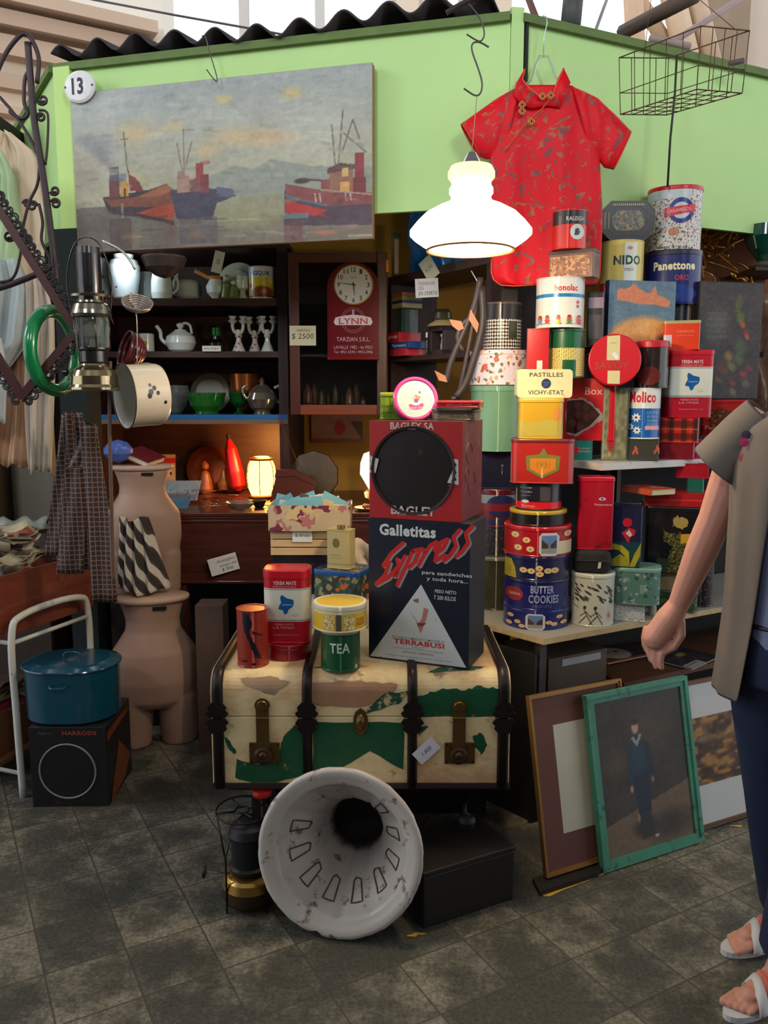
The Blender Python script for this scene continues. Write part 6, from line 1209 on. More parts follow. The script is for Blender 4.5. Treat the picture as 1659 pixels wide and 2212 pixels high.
def candel(px,lb,arms,m2=china,h=88):
 p=at(px,757,IY-.02+.09*(px==551));p.z=z2_+.0006;k=mpx(p);t=thing('candlestick',lb,'candlestick',p,-math.atan2(p.x,p.y));q=MB();q.lathe([(17*k,0),(14*k,3*k),(6*k,22*k),(5*k,30*k),(8*k,34*k),(5*k,40*k),(5*k,48*k)],m2,20);q.build('foot',t)
 for ax in arms:
  q=MB()
  if ax:q.tube(catmull([Vector((0,0,44*k)),Vector((ax*.6*k,0,42*k)),Vector((ax*k,0,52*k)),Vector((ax*k,0,64*k))]),3.6*k,china,8)
  q.lathe([(4*k,46*k if not ax else 60*k),(6*k,62*k),(10*k,66*k),(5*k,70*k),(9*k,76*k),(10*k,h*k)],china,16,Matrix.Translation((ax*k,0,0)));q.build('arm',t)
 return t
candel(516,'white porcelain candlestick with pink foot, leftmost of three on the middle shelf',(-12,10),pink,76);candel(551,'white porcelain candlestick with pink foot, middle of three',(-12,12),pink,76);candel(578,'plain white two-armed porcelain candlestick, rightmost of three',(-10,13),china,76)
gls=mat((196,204,206),.05,var=.1,scale=20,trans=.8,ior=1.45);ggr=mat((70,170,80),.06,var=.2,scale=30,trans=.75,ior=1.45);ggd=mat((20,110,50),.06,var=.2,scale=30,trans=.6,ior=1.45)
def facet(prof,n):return prof
pot('glass_bowl','clear cut glass bowl left of the green bowls on the blue-edged shelf','bowl',372,892,[(18,0),(22,4),(32,22),(38,44),(36,60)],gls,z=z3,seg=12,Y=IY+.12)
pot('glass_bowl','large green glass bowl on the blue-edged shelf','bowl',447,892,[(26,0),(24,6),(34,18),(42,46)],ggr,z=z3,seg=16,Y=IY-.02)
pot('glass_goblet','dark green glass goblet between the bowl and the silver teapot','glass',516,892,[(14,0),(5,6),(5,14),(18,24),(21,46)],ggd,z=z3,seg=12)
p=at(455,892,IY+.16);p.z=z3;k=mpx(p);t=thing('glass_plate','clear glass plate standing behind the large green bowl','plate',p);q=MB();q.lathe([(0,.0),(30*k,.0),(43*k,-.008),(43.5*k,-.005),(30*k,.004),(0,.004)],mat((96,88,70),.35,trans=.3,ior=1.4),40,Matrix.Translation((0,0,44*k))@Matrix.Rotation(R_(-12),4,'X')@UP);q.build('plate_body',t)
pot('copper_bowl','copper bowl behind the silver teapot','bowl',530,892,[(16,0),(20,8),(30,50),(32,84)],mat((176,104,58),.25,.8,var=.2),z=z3,Y=IY+.14)
slv=mat((176,166,152),.16,.85,var=.25,scale=16)
tp_=pot('teapot','silver teapot with a round handle on the blue-edged shelf','teapot',567,892,[(20,0),(16,5),(26,14),(34,32),(28,46),(18,56)],slv,z=z3,extra=lambda t,k:(vtube(t,k,[(-28,30),(-38,40),(-40,54),(-34,62)],4,slv,'spout'),vtube(t,k,[(26,26),(42,28),(47,46),(40,60),(26,56)],4,mat((196,190,184),.2,.4),'handle')),Y=IY-.04)
k=mpx(tp_.location);q=MB();q.lathe([(18*k,56.5*k),(12*k,62*k),(4*k,66*k),(7*k,72*k),(0,80*k)],slv,20);q.build('lid',tp_)
DZ=ztop+.0006
def onD(px,py):
 p=onz(px,py,DZ)
 return p if p.y<4.5 else(lambda q:Vector((q.x,4.5,DZ)))(at(px,py,4.5))
p=onD(566,1076);k=mpx(p)
t=thing('table_lamp','small glowing orange glass lamp on the desk','lamp',p);gl=mat((255,190,90),.3,var=.05,emit=7,ecol=(255,182,84));q=MB();q.lathe([(24*k,8*k),(30*k,22*k),(32*k,44*k),(29*k,70*k),(24*k,82*k)],gl,12,caps=False);q.build('glass_shade',t)
q=MB();q.lathe([(28*k,0),(28*k,5*k),(22*k,8*k)],mat((120,70,40),.4,.5),24);q.build('base',t);q=MB();q.lathe([(25*k,82*k),(26*k,86*k),(16*k,90*k),(0,90*k)],mat((160,80,30),.4,.4),24);q.build('cap',t)
for a in range(6):
 q=MB();an=a*PI/3;q.tube([(r_*k*math.sin(an),-r_*k*math.cos(an),h_*k)for r_,h_ in((24.5,8),(30.5,22),(32.5,44),(29.5,70),(24.5,82))],.0022,mat((110,64,34),.4,.4),5);q.build('rib',t)
q=MB();q.lathe([(0,20*k),(10*k,30*k),(11*k,50*k),(0,62*k)],mat((255,220,150),.3,emit=12,ecol=(255,200,120)),16);q.build('bulb',t)
l=bpy.data.lights.new('desk_lamp_glow','POINT');l.energy=9;l.color=(1,.42,.10);l.shadow_soft_size=.05;o=bpy.data.objects.new('desk_lamp_glow',l);COL.objects.link(o);o.location=p+Vector((0,.08,112*k))
cop=mat((176,84,46),.3,.75,var=.25,scale=10)
p=onD(448,1052)+Vector((0,.05,0));k=mpx(p);t=thing('copper_plate','large round copper plate leaning at the back of the desk niche','plate',p);q=MB();q.lathe([(0,0),(30*k,0),(34*k,-.01),(50*k,-.014),(51*k,-.01),(34*k,.002),(0,.004)],cop,48,Matrix.Translation((0,.02,49*k))@Matrix.Rotation(R_(-14),4,'X')@UP);q.build('plate_body',t)
p=onD(444,1062);t=thing('figurine','small wooden seated figurine before the copper plate','figurine',p);q=MB();q.lathe([(16*k,0),(18*k,8*k),(14*k,26*k),(10*k,40*k),(5*k,46*k)],mat((150,84,50),.4,var=.3),14);q.build('figure_body',t);q=MB();q.lathe([(0,44*k),(9*k,52*k),(9*k,60*k),(0,68*k)],mat((130,70,40),.4),14);q.build('head',t)
p=onD(484,1062);t=thing('gourd','small golden gourd shaped ornament right of the seated figurine','ornament',p);q=MB();q.lathe([(0,0),(11*k,4*k),(14*k,18*k),(8*k,32*k),(6*k,38*k),(3*k,48*k),(0,50*k)],mat((196,120,60),.3,.3),16);q.build('gourd_body',t)
p=onD(516,1066)+Vector((0,0,.012));t=thing('umbrella','bright red rolled umbrella leaning in the desk niche','umbrella',p);t.rotation_euler=(R_(-8),R_(-11),0);q=MB();q.lathe([(6*k,0),(17*k,10*k),(18*k,40*k),(13*k,90*k),(4*k,112*k)],mat((190,20,24),.35,var=.15),16);q.build('rolled_canopy',t);q=MB();q.lathe([(4*k,112*k),(4*k,122*k),(0,124*k)],mat((40,30,30),.4),10);q.build('tip',t)
pcd=Pic(30,50,(206,170,120));pcd.rect(0,.1,1,.24,(200,40,44));pcd.blob(.5,.45,.3,.16,(226,196,160),.3);pcd.blob(.35,.5,.08,.05,(60,40,40),.3);pcd.blob(.7,.5,.08,.05,(60,40,40),.3);pcd.blob(.5,.8,.35,.2,(196,150,110),.4)
def panelpic(name,lb,cat,px,pyb,wpx,hpx,pc,lean=8,yaw=0,edge=(120,60,50),p=None,th=.008):
 p=p or onD(px,pyb);k=mpx(p);q=MB();q.b2((-wpx*k/2,0,0),(wpx*k/2,th,hpx*k),mat(edge,.5));pc.onto(q,lambda u,v:(wpx*k*(u-.5),-.0006,hpx*k*v),vmat(.4));o=q.build(name,loc=p,rot=(R_(-lean),0,R_(yaw)));tag(o,lb,cat);return o
panelpic('picture_card','small framed picture of a face left of the copper plate','picture',362,1052,34,82,pcd,6)
lk=Pic(60,26,(150,178,196));lk.noise(6,(8,5),1);lk.blob(.5,.8,.6,.2,(130,120,128),.5);lk.noise(.8,(30,12),4,(110,96,104));lk.rect(0,0,1,.45,(156,180,200),.7)
for i,(px,py,w_,h_,an,lb,c)in enumerate([(382,1076,92,36,2,'pale blue postcard of a townscape on the left end of the desk',0),(376,1096,60,20,-3,'blue card lying in front of the townscape postcard',1)]):
 p=at(px,py,KY+.10-.05*i);p.z=DZ+.0006;p=onz(px,py+8,DZ+.003);k=mpx(p);q=MB();w2_,h2_=w_*k,.15-.05*i
 q.box((0,0,0),(w2_,h2_,.003),mat((80,130,170),.5))
 if c==0:lk.onto(q,lambda u,v:(w2_*(u-.5),h2_*(v-.5),.0022),vmat(.4))
 o=q.build('postcard',loc=p+Vector((0,.03,.052-.02*i)),rot=(R_(34-12*i),0,R_(an)));tag(o,lb,'postcard')
sv=mat((150,146,140),.2,.9,var=.3,scale=60)
for i,(px,py,r_,h_,lb,mm)in enumerate([(520,1098,34,14,'shallow crystal dish near the front edge of the desk',gls),(500,1060,26,8,'silver tray of trinkets left of the orange lamp',sv),(560,1096,16,16,'small dark dish right of the crystal dish',mat((40,30,26),.3))]):
 p=onD(px,py);k=mpx(p);t=thing('dish',lb,'dish',p);q=MB();q.lathe([(r_*.5*k,0),(r_*.6*k,.002),(r_*k,h_*k),(r_*k*.96,h_*k),(r_*.5*k,.006),(0,.006)],mm,16);q.build('dish_body',t)
rs=random.Random(3)
for i in range(16):
 px,py=rs.uniform(430,600),rs.uniform(1056,1098);p=onD(px,py);
 q=MB();c=rs.choice([(150,150,150),(120,90,60),(60,50,50),(176,150,110),(90,90,96)]);L_=rs.uniform(.03,.08);q.tube([(-L_,0,.004),(-L_*.3,.004,.008),(L_*.4,-.003,.007),(L_,0,.004)],.0035,mat(c,.25,.8),6,flat=.6);o=q.build('cutlery_piece',loc=p+Vector((0,0,.0005+.0002*i)),rot=(0,0,rs.uniform(-.6,.6)));tag(o,'small metal trinket in the scatter on the desk','trinket','metal trinkets scattered on the desk')
p=onz(650,1085,DZ);k=mpx(p);p.y=3.93;t=thing('metal_tray','dark round hammered tray leaning behind the leather purse','tray',p+Vector((.06,.20,0)));q=MB();q.lathe([(0,0),(44*k,0),(54*k,-.01),(56*k,-.008),(54*k,.0),(0,.006)],mat((70,56,42),.35,.5,var=.5,scale=12),10,Matrix.Translation((0,0,56*k))@Matrix.Rotation(R_(-12),4,'X')@UP);q.build('tray_body',t)
t=thing('purse','brown leather shoulder purse hanging by its strap beside the orange lamp','bag',p+Vector((-.02,-.02,0)));lth=mat((112,52,40),.5,var=.2,scale=10);q=MB();q.prism([(-46*k,12*k),(-8*k,0),(38*k,18*k),(48*k,54*k),(4*k,78*k),(-30*k,78*k)],-.025,.02,lth,UP);q.build('bag_body',t,bevel=.006)
q=MB();q.prism([(-32*k,79*k),(5*k,79*k),(48*k,55*k),(46*k,46*k),(2*k,66*k),(-36*k,62*k)],.021,.025,lth,UP);q.build('flap',t);q=MB();q.tube([(-20*k,0,76*k),(-10*k,-.01,130*k),(-22*k,-.02,196*k),(-28*k,-.01,190*k),(8*k,0,100*k),(30*k,0,62*k)],.004,lth,6,flat=.4);q.build('strap',t)
GY=3.86;t=thing('glass_cabinet','dark wall cabinet with a glazed door, right of the shelf unit','cabinet',(0,0,0));A_,B_=at(628,896,GY),at(836,545,GY)
q=MB();q.b2((A_.x,GY+.02,A_.z),(A_.x+.02,GY+.30,B_.z),dkv);q.b2((B_.x-.02,GY+.02,A_.z),(B_.x,GY+.30,B_.z),dkv);q.b2((A_.x,GY+.02,B_.z-.02),(B_.x,GY+.30,B_.z),dkw);q.b2((A_.x,GY+.02,A_.z),(B_.x,GY+.30,A_.z+.02),dkw);q.b2((A_.x,GY+.28,A_.z),(B_.x,GY+.30,B_.z),mat((30,26,24),.7));zmid=at(700,770,GY).z;q.b2((A_.x+.02,GY+.05,zmid),(B_.x-.02,GY+.28,zmid+.012),dkw);q.build('cabinet_body',t)
d_=MB();fw_=.045
d_.b2((A_.x,GY,A_.z),(A_.x+fw_,GY+.018,B_.z),mahv);d_.b2((B_.x-fw_,GY,A_.z),(B_.x,GY+.018,B_.z),mahv);d_.b2((A_.x+fw_,GY,B_.z-fw_),(B_.x-fw_,GY+.018,B_.z),mah);d_.b2((A_.x+fw_,GY,A_.z),(B_.x-fw_,GY+.018,A_.z+fw_),wood((150,66,36),.4,.6));dr=d_.build('door',t,bevel=.003)
q=MB();q.b2((A_.x+fw_,GY+.008,A_.z+fw_),(B_.x-fw_,GY+.010,B_.z-fw_),mat((230,235,240),.03,var=.01,trans=1.0,ior=1.45));q.build('pane',dr)
q=MB();
for z_ in(A_.z+.05,B_.z-.06):q.box((B_.x+.002,GY-.001,z_),(.012,.006,.05),mat((190,120,50),.3,.8))
q.build('hinges',dr)
rs=random.Random(11)
for i in range(9):
 px=665+i*15;q=MB();c=rs.choice([(70,50,40),(96,70,50),(60,64,70),(120,70,50)]);p=at(px,880,GY+.13+.06*(i%2));p.z=A_.z+.0205;r_=rs.uniform(.018,.03);h_=rs.uniform(.05,.13);q.lathe([(r_*.7,0),(r_,h_*.3),(r_*.8,h_*.7),(r_*.3,h_),(0,h_*1.04)],mat(c,.25,var=.3,coat=.4),14);o=q.build('ornament',loc=p);tag(o,'small dark ornament behind the cabinet glass','ornament','dim ornaments inside the glass cabinet')
c=at(763,672,GY-.035);k=mpx(c);t=thing('wall_clock','dark red advertising wall clock with a round white dial, on the cabinet door','clock',c)
cw,chh=112*k,205*k;red=mat((104,20,30),.18,var=.08,coat=.7);pts=[(-cw/2,-chh/2),(cw/2,-chh/2)]+[(cw/2*math.cos(a),chh/2-cw/2+cw/2*math.sin(a))for a in[k_*PI/20 for k_ in range(21)]]
q=MB();q.prism(pts,-.03,.004,red,UP);q.prism([(x*.93,z*.965)for x,z in pts],.0042,.010,red,UP);q.b2((-cw/2,-.016,-chh/2-.003),(cw/2,.02,-chh/2+.012),mat((120,16,24),.2,coat=.6));q.build('case',t,bevel=.003)
cz=chh/2-48*k;r_=41*k;M=Matrix.Translation((1*k,-.0102,cz))@UP
q=MB();q.lathe([(0,.001),(r_,.001)],mat((196,194,186),.4),48,M,caps=False);ink=mat((50,48,46),.5)
for n_ in range(1,13):
 a=PI/2-n_*PI/6;flat_text(q,str(n_),math.cos(a)*r_*.78,math.sin(a)*r_*.78,(6 if n_<10 else 10)*k,10*k,ink,M,.02,0,.0016)
flat_text(q,'quartz',0,r_*.36,12*k,4*k,ink,M,0,0,.0016);q.build('dial',t);q=MB();q.lathe([(r_-.002,.001),(r_-.002,.006),(r_+.004,.006),(r_+.006,.001)],mat((196,140,80),.2,.9),48,M,caps=False);q.build('bezel',t)
for a,l_,w_ in((R_(172),.8,1.3),(R_(-84),.55,1.8)):
 q=MB();d=Vector((math.cos(a),math.sin(a),0));n_=Vector((-d.y,d.x,0));q.add([tuple(v+Vector((0,0,.003)))for v in(-d*5*k-n_*w_*k,d*l_*r_-n_*.5*k,d*l_*r_+n_*.5*k,-d*5*k+n_*w_*k)],[(0,1,2,3)],ink,False,M);q.build('hand',t)
M2=Matrix.Translation((0,-.0106,0))@UP;lp_=mat((186,150,160),.4)
q=MB();zc_=-22*k
for r1,r2,col in((26,24,lp_),(22,21,lp_)):
 q.tube([M2@Vector((r1*k*math.cos(a),zc_+2*k+r1*k*1.0*math.sin(a),0))for a in[2*PI*j/36 for j in range(36)]],.0009,lp_,4,True)
flat_poly(q,rect(0,zc_+14*k,4*k,22*k),lp_,M2,.0005);flat_poly(q,[(x*k,zc_+z*k)for x,z in[(-38,-8),(38,-8),(42,-2),(38,8),(20,12),(0,14),(-20,12),(-38,8),(-42,-2)]],mat((206,190,196),.4),M2,.0007);flat_text(q,'LYNN',0,zc_+.5*k,62*k,13*k,mat((180,30,50),.4),M2,.02,0,.0010)
for tx,z_,w_,h_ in(('TARZIAN S.R.L.',-60,72,9),('LAVALLE 1982 - 4o PISO',-77,84,7),('Tel. 4951-5590 / 4952-5906',-87,84,6)):flat_text(q,tx,0,z_*k,w_*k,h_*k,lp_,M2,0,0,.0006)
q.build('lettering',t)
card(654,725,GY-.006,57,42,0,[('tablas',.02,.28,.5,.14),('$ 2500',.0,-.05,.84,.32)],'cream price card reading $ 2500 on the left edge of the cabinet door',c=(206,198,170))
card(742,1190,99,1,1,0,[],'x')if 0 else None
ic=Pic(50,30,(176,120,92));ic.blob(.55,.5,.12,.28,(190,30,40),.3);ic.noise(12,(8,6),3);ic.rect(0,.85,1,1,(150,70,50));ic.poly([(.75,.3),(1,.9),(1,.3)],(90,50,40))
panelpic('framed_print','small red-framed print low on the ochre wall below the cabinet','picture',740,958,110,66,ic,0,0,(120,50,40),p=at(728,957,4.68),th=.02)
pxcurve([(685,975),(715,1010),(728,1040),(722,1066),(712,1078)],4.60,.003,mat((220,180,130),.5),'cord','thin pale cord curving on the ochre wall','cord')
p=onz(812,1086,DZ+.0);p=at(812,1086,3.9);p.z=DZ;k=mpx(p)
t=thing('oil_lamp','glass oil lamp with a lit white shade beside the red windowed tin','lamp',p);q=MB();q.lathe([(14*k,38*k),(34*k,72*k)],glow,32,caps=False);q.lathe([(34*k,72*k),(33*k,96*k),(26*k,116*k),(10*k,122*k)],glow,32,caps=False);q.build('lamp_shade',t)
q=MB();q.lathe([(20*k,0),(20*k,4*k),(6*k,10*k),(24*k,22*k),(26*k,34*k),(12*k,44*k),(12*k,60*k)],mat((190,150,110),.05,trans=.7),24);q.build('font',t)
q=MB();q.lathe([(9*k,60*k),(12*k,90*k),(7*k,150*k),(7*k,176*k)],mat((240,236,226),.03,trans=.95),16,caps=False);q.build('chimney',t)
l=bpy.data.lights.new('oil_lamp_glow','POINT');l.energy=1.2;l.color=(1,.62,.28);l.shadow_soft_size=.05;o=bpy.data.objects.new('oil_lamp_glow',l);COL.objects.link(o);o.location=p+Vector((-.06,-.02,30*k))
p=at(795,1086,3.80);p.z=DZ;t=thing('dish','low brass dish with nuts at the foot of the oil lamp','dish',p);q=MB();q.lathe([(20*k,0),(28*k,5*k),(29*k,7*k),(22*k,4*k),(0,4*k)],mat((180,130,70),.3,.6),24);q.build('dish_body',t)
for i in range(7):
 q=MB();q.lathe([(0,0),(5*k,3*k),(5*k,7*k),(0,10*k)],mat((150,84,50),.5,var=.3),8,Matrix.Translation((rs.uniform(-14,14)*k,rs.uniform(-8,8)*k,4.2*k)));q.build('nut',t)
 # right inner shelves, seen beyond the corner
t=thing('corner_shelves','dark shelf rack with two boards behind the corner of the stall','shelf',(0,0,0));Pl,Pr=at(838,600,4.05),at(1062,552,3.36)
Pr=Vector((Pr.x,Pr.y,0));Pl=Vector((Pl.x,Pl.y,0));sd=(Pr-Pl).normalized();sn=Vector((-sd.y,sd.x,0))
ZU=at(838,600,4.05).z;ZL=at(838,772,4.05).z
if True:
 Pr2=Pr-sd*.0
 for z_,th in((ZU,.035),(ZL,.022)):
  q=MB();wallseg(q,Pl,Pr2,z_-th,z_,.28,wood((78,54,46),.5,.6));q.build('shelf_board',t)
 for s_ in(0,1):
  q=MB();a_=Pl if s_==0 else Pr2-sd*.03;wallseg(q,a_,a_+sd*.03,DZ if s_==0 else .9,ZU-.036,.26,dkv);q.build('side_panel',t)
def ons(px,z,back=0.03):
 P=None
 r=ray(px,700);o_=Pl+sn*back;t_=((o_-CAM).dot(sn))/r.dot(sn)
 for _ in range(3):
  P=CAM+r*t_;P.z=z;r=ray(px,proj(P)[1]);t_=((o_-CAM).dot(sn))/r.dot(sn)
 P=CAM+r*t_;P.z=z+.0006;return P
sa=math.atan2(sd.y,sd.x)
t=thing('blue_package','large blue plastic wrapped package lying on the upper corner shelf','package',ons(960,ZU,.03),sa);bl=mat((30,112,206),.3,var=.3,scale=6,coat=.3);hB=at(955,462,ons(960,ZU).y).z-ZU
q=MB();P=[]
for i in range(10):
 row=[]
 for j in range(26):x=-.29+.54*j/25;row.append((x,-.0+.006*math.sin(j*1.3+i*.9)+.004*math.sin(j*.6-i*1.7),.34*i/9))
 P.append(row)
q.grid(P,bl);q.b2((-.29,.008,0),(.25,.20,.34),bl);q.build('package_body',t)
tin('slim dark jar with pale side and cap at the left of the blue package',ons(855,ZU,.0)+Vector((0,-.0,0)),.038,.19,color=(130,96,70),lid=.02,lidcol=(70,90,70),name='jar',cat='jar',decals=[('p',rect(.1,.45,.5,.8),(190,170,160))])
for i,(px0,px1,py,h_,c,lb,tx)in enumerate([(848,912,770,15,(206,50,66),'pinkish red box, lowest of three flat boxes on the lower corner shelf',''),(848,918,755,14,(34,84,150),'blue box in the middle of three flat boxes on the lower corner shelf','Parmesano'),(847,892,741,22,(190,34,48),'red box lettered pronto, topmost of three flat boxes','pronto')]):
 p=ons((px0+px1)/2+3,ZL,.03);k=mpx(p);z_=ZL+[0,.033,.064][i]+.0006;p.z=z_
 hh=[.032,.030,.044][i];tin(lb,p,(px1-px0)*k*1.08,hh,d=.12,r=.001,color=c,name='box',cat='box',absrot=sa,base_rim=False,decals=[('t',tx,0,.5,.74,.5,(230,200,210),.02)]if tx else[])
for i,px in enumerate((895,905,922)):
 p=ons(px,ZL,-.0+.10*(i<2));t=thing('dropper_bottle',['small dark bottle with steel cap, left of three on the lower corner shelf','small dark bottle with steel cap, middle of three on the lower corner shelf','small dark bottle with steel cap, right of three on the lower corner shelf'][i],'bottle',p);q=MB();q.lathe([(.008,0),(.009,.004),(.009,.06),(.006,.07)],mat((40,40,40),.15,coat=.5),14);q.build('bottle_body',t);q=MB();q.lathe([(.0065,.0702),(.008,.074),(.008,.094),(.005,.10),(0,.101)],mat((170,170,172),.2,.9),14);q.build('cap',t)
for i,(z_,c,lb)in enumerate([(.0,(190,186,150),'cream notebook, lowest of the striped pile under the upper corner shelf'),(.022,(70,60,110),'purple notebook in the striped pile'),(.034,(150,170,60),'lime notebook in the striped pile'),(.052,(206,96,70),'coral notebook, topmost of the striped pile')]):
 p=ons(872,ZL,.06);k=mpx(p);zb0=at(872,668,p.y).z;p.z=zb0+z_;q=MB();q.box((0,0,(.021,.011,.017,.017)[i]/2),(.15,.11,(.021,.011,.017,.017)[i]),mat(c,.5));o=q.build('notebook',loc=p,rot=(0,0,sa));tag(o,lb,'book')
p=ons(872,ZL,.07);hh=at(872,668,p.y).z-ZL-.112;p.z=ZL+.110;tin('dark green box carrying the striped notebooks, on the flat boxes',p,.115,hh,d=.09,r=.002,color=(52,74,70),name='box',cat='box',absrot=sa,base_rim=False)
p=ons(955,ZL,.06);k=mpx(p);t=thing('stepped_frame','small dark stepped wooden frame on the lower corner shelf','frame',p,sa);q=MB();w_,h_=.13,.12;fr_=mat((74,62,62),.4,var=.2)
for x0,z0,x1,z1_ in((-w_/2,0,w_/2,.02),(-w_/2,h_-.02,w_/2,h_),(-w_/2,0,-w_/2+.022,h_),(w_/2-.022,0,w_/2,h_)):q.b2((x0,-.03,z0),(x1,.03,z1_),fr_)
q.build('frame_body',t,bevel=.002);q=MB();q.b2((-w_/2,.022,0),(w_/2,.03,h_),mat((40,24,24),.5));q.build('back_panel',t)
t=thing('figurine','tiny pale figurine inside the dark stepped frame','figurine',p+Vector((0,-.005,.0205)));q=MB();q.lathe([(.008,0),(.009,.02),(.006,.03),(.004,.05),(.009,.058),(.009,.066),(0,.074)],mat((190,180,170),.3),14);q.build('figure_body',t)
pz=p.z+h_+.0008;t=thing('hat_jar','glass jar with a wide cream brim on top of the dark stepped frame','jar',(p.x,p.y,pz));q=MB();q.lathe([(.066,.0),(.068,.003),(.055,.014),(.034,.026)],mat((206,180,130),.4),28);q.build('brim',t);q=MB();q.lathe([(.034,.0262),(.042,.034),(.04,.06),(.03,.074),(0,.078)],mat((70,72,50),.08,var=.3,coat=.6),28);q.build('glass_body',t)
card(927,580,3.62,34,50,R_(34),[('$ 250',0,0,.6,.2)],'pale green price card hung askew below the lamp',R_(-38),c=(196,200,176),ink=(110,116,104))
card(922,622,3.60,50,40,R_(3),[('TODOS LOS',.0,.24,.7,.17),('CDs',-.25,0,.24,.17),('EN OFERTA',.04,-.28,.8,.2)],'white handwritten card hanging under the pale green one',0,c=(214,210,214))
lr=mat((58,48,50),.5,.2,var=.3,scale=20);tan=mat((176,116,84),.55,var=.2)
t=thing('hanging_tools','bundle of dark iron and tan wooden hand tools hanging beside the houndstooth canister','tool',at(1030,600,3.0));o=t.location.copy()
def PT(x,y,dy=0):return at(x,y,3.0+dy)-o
for pts,r_,m,nm in[([(1038,600),(1024,660),(1000,720),(975,780),(962,830)],.008,lr,'iron_arm'),([(1040,620),(1042,700),(1022,780),(1005,830),(985,858)],.010,lr,'iron_arm'),([(1012,690),(1000,700),(988,730),(1000,760)],.007,lr,'iron_arm'),([(1030,650),(1010,760),(990,850),(975,862)],.006,lr,'iron_arm')]:
 q=MB();q.tube(catmull([PT(*p_)for p_ in pts]),r_,m,8,flat=1.4);q.build(nm,t)
for poly in[[(970,690),(996,694),(1002,710),(990,715),(976,704)],[(1016,668),(1034,700),(1030,720),(1012,690)],[(938,800),(962,812),(966,826),(948,822)]]:
 q=MB();pp=[PT(*p_)for p_ in poly];q.add([(v.x,-.008,v.z)for v in pp]+[(v.x,.008,v.z)for v in pp],[tuple(range(len(pp)))[::-1],tuple(range(len(pp),2*len(pp)))]+[(i,(i+1)%len(pp),len(pp)+(i+1)%len(pp),len(pp)+i)for i in range(len(pp))],tan);q.build('wooden_pad',t)
q=MB();q.tube([PT(1018,585),PT(1030,606),PT(1036,622),PT(1044,640)],.002,mat((190,180,176),.4,.5),6);q.tube([PT(1042,600),PT(1034,612),PT(1030,624)],.002,mat((190,180,176),.4,.5),6);q.build('wire',t)
# crates behind the trunk on a cloth-covered stand
CZ=.72;t=thing('cloth_stand','low stand draped in a white cloth behind the trunk','stand',(at(700,1250,3.0).x,2.98,0));wcl=mat((206,190,180),.85,var=.06,scale=6)
q=MB();q.b2((-.17,-.13,0),(.17,.16,CZ-.004),mat((40,30,26),.6));q.build('stand_body',t)
q=MB();P=[]
for i in range(9):
 v=i/8;row=[]
 for j in range(25):u=j/24;x=-.175+.35*u;row.append((x,-.136-.004*math.sin(u*22+1)*v,CZ-.33*v))
 P.append(row)
P=[[(x,.155,CZ)for x,y,z in P[0]]]+P;q.grid(P,wcl);q.build('cloth',t,solid=.003)
cx=at(655,1200,3.03);p=Vector((cx.x,3.0,CZ+.0006));k=mpx(cx)
tt=stack(Vector((p.x,3.05,CZ+.002)),[('black video cassette box, lower of the dark pair under the wooden crate',136,1224,dict(name='box',cat='box',color=(30,28,34),r=.002,d=.14)),('dark printed box directly under the wooden crate',132,1192,dict(name='box',cat='box',color=(24,26,34),r=.002,d=.14,decals=[('t','GRUNDIG',-.3,.4,.2,.2,(90,80,80)),('t','CLASICOS DEL CINE',.1,.4,.4,.18,(110,50,60))]))])
zc=at(655,1192,3.05).z+.001;t=thing('wooden_crate','small pale slatted wooden crate with a white price label','crate',(cx.x-.003,3.05,zc));hcr=at(655,1146,2.98).z-zc;wcr=128*k;pw2=wood((214,178,134),.6,.8)
for i in range(3):
 q=MB();z0=hcr*i/3
 q.b2((-wcr/2,-.075,z0+.001),(wcr/2,-.068,z0+hcr/3-.003),pw2);q.b2((-wcr/2,.068,z0+.001),(wcr/2,.075,z0+hcr/3-.003),pw2);q.b2((-wcr/2,-.068,z0+.001),(-wcr/2+.007,.068,z0+hcr/3-.003),pw2);q.b2((wcr/2-.007,-.068,z0+.001),(wcr/2,.068,z0+hcr/3-.003),pw2);q.build('slat_ring',t,bevel=.001)
q=MB();q.b2((-wcr/2+.007,-.067,.001),(wcr/2-.007,.067,.006),pw2);q.build('base',t)
card(653,1158,3.05-.079,43,26,0,[('$ 30 c/u',0,.05,.7,.3)],'white price label reading 30 c/u on the wooden crate')
q=MB();q.b2((-.055,-.06,0),(.055,.06,at(455,1312,3.2).z),mat((84,62,52),.8,var=.2));o=q.build('carton',loc=(at(455,1340,3.25).x,3.28,0));tag(o,'tall brown carton in the dark gap left of the trunk back','box')
zf=zc+hcr+.002;fx=at(672,1120,3.03);t=thing('flowered_box','open flowered cardboard box full of postcards, on the wooden crate','box',(fx.x,3.04,zf));wf=172*k;hf=at(672,1092,2.96).z-zf
fm=spots((190,170,140),[(120,40,70),(176,110,110),(206,180,130)],13,.42,.5,'noise')
for lo,hi in[((-wf/2,-.085,0),(wf/2,-.081,hf)),((-wf/2,.081,0),(wf/2,.085,hf)),((-wf/2,-.08,0),(-wf/2+.004,.08,hf)),((wf/2-.004,-.08,0),(wf/2,.08,hf))]:
 q=MB();q.b2(lo,hi,fm);q.build('side_panel',t)
q=MB();q.b2((-wf/2+.005,-.08,0),(wf/2-.005,.08,.004),fm);q.build('base',t)
rs=random.Random(21)
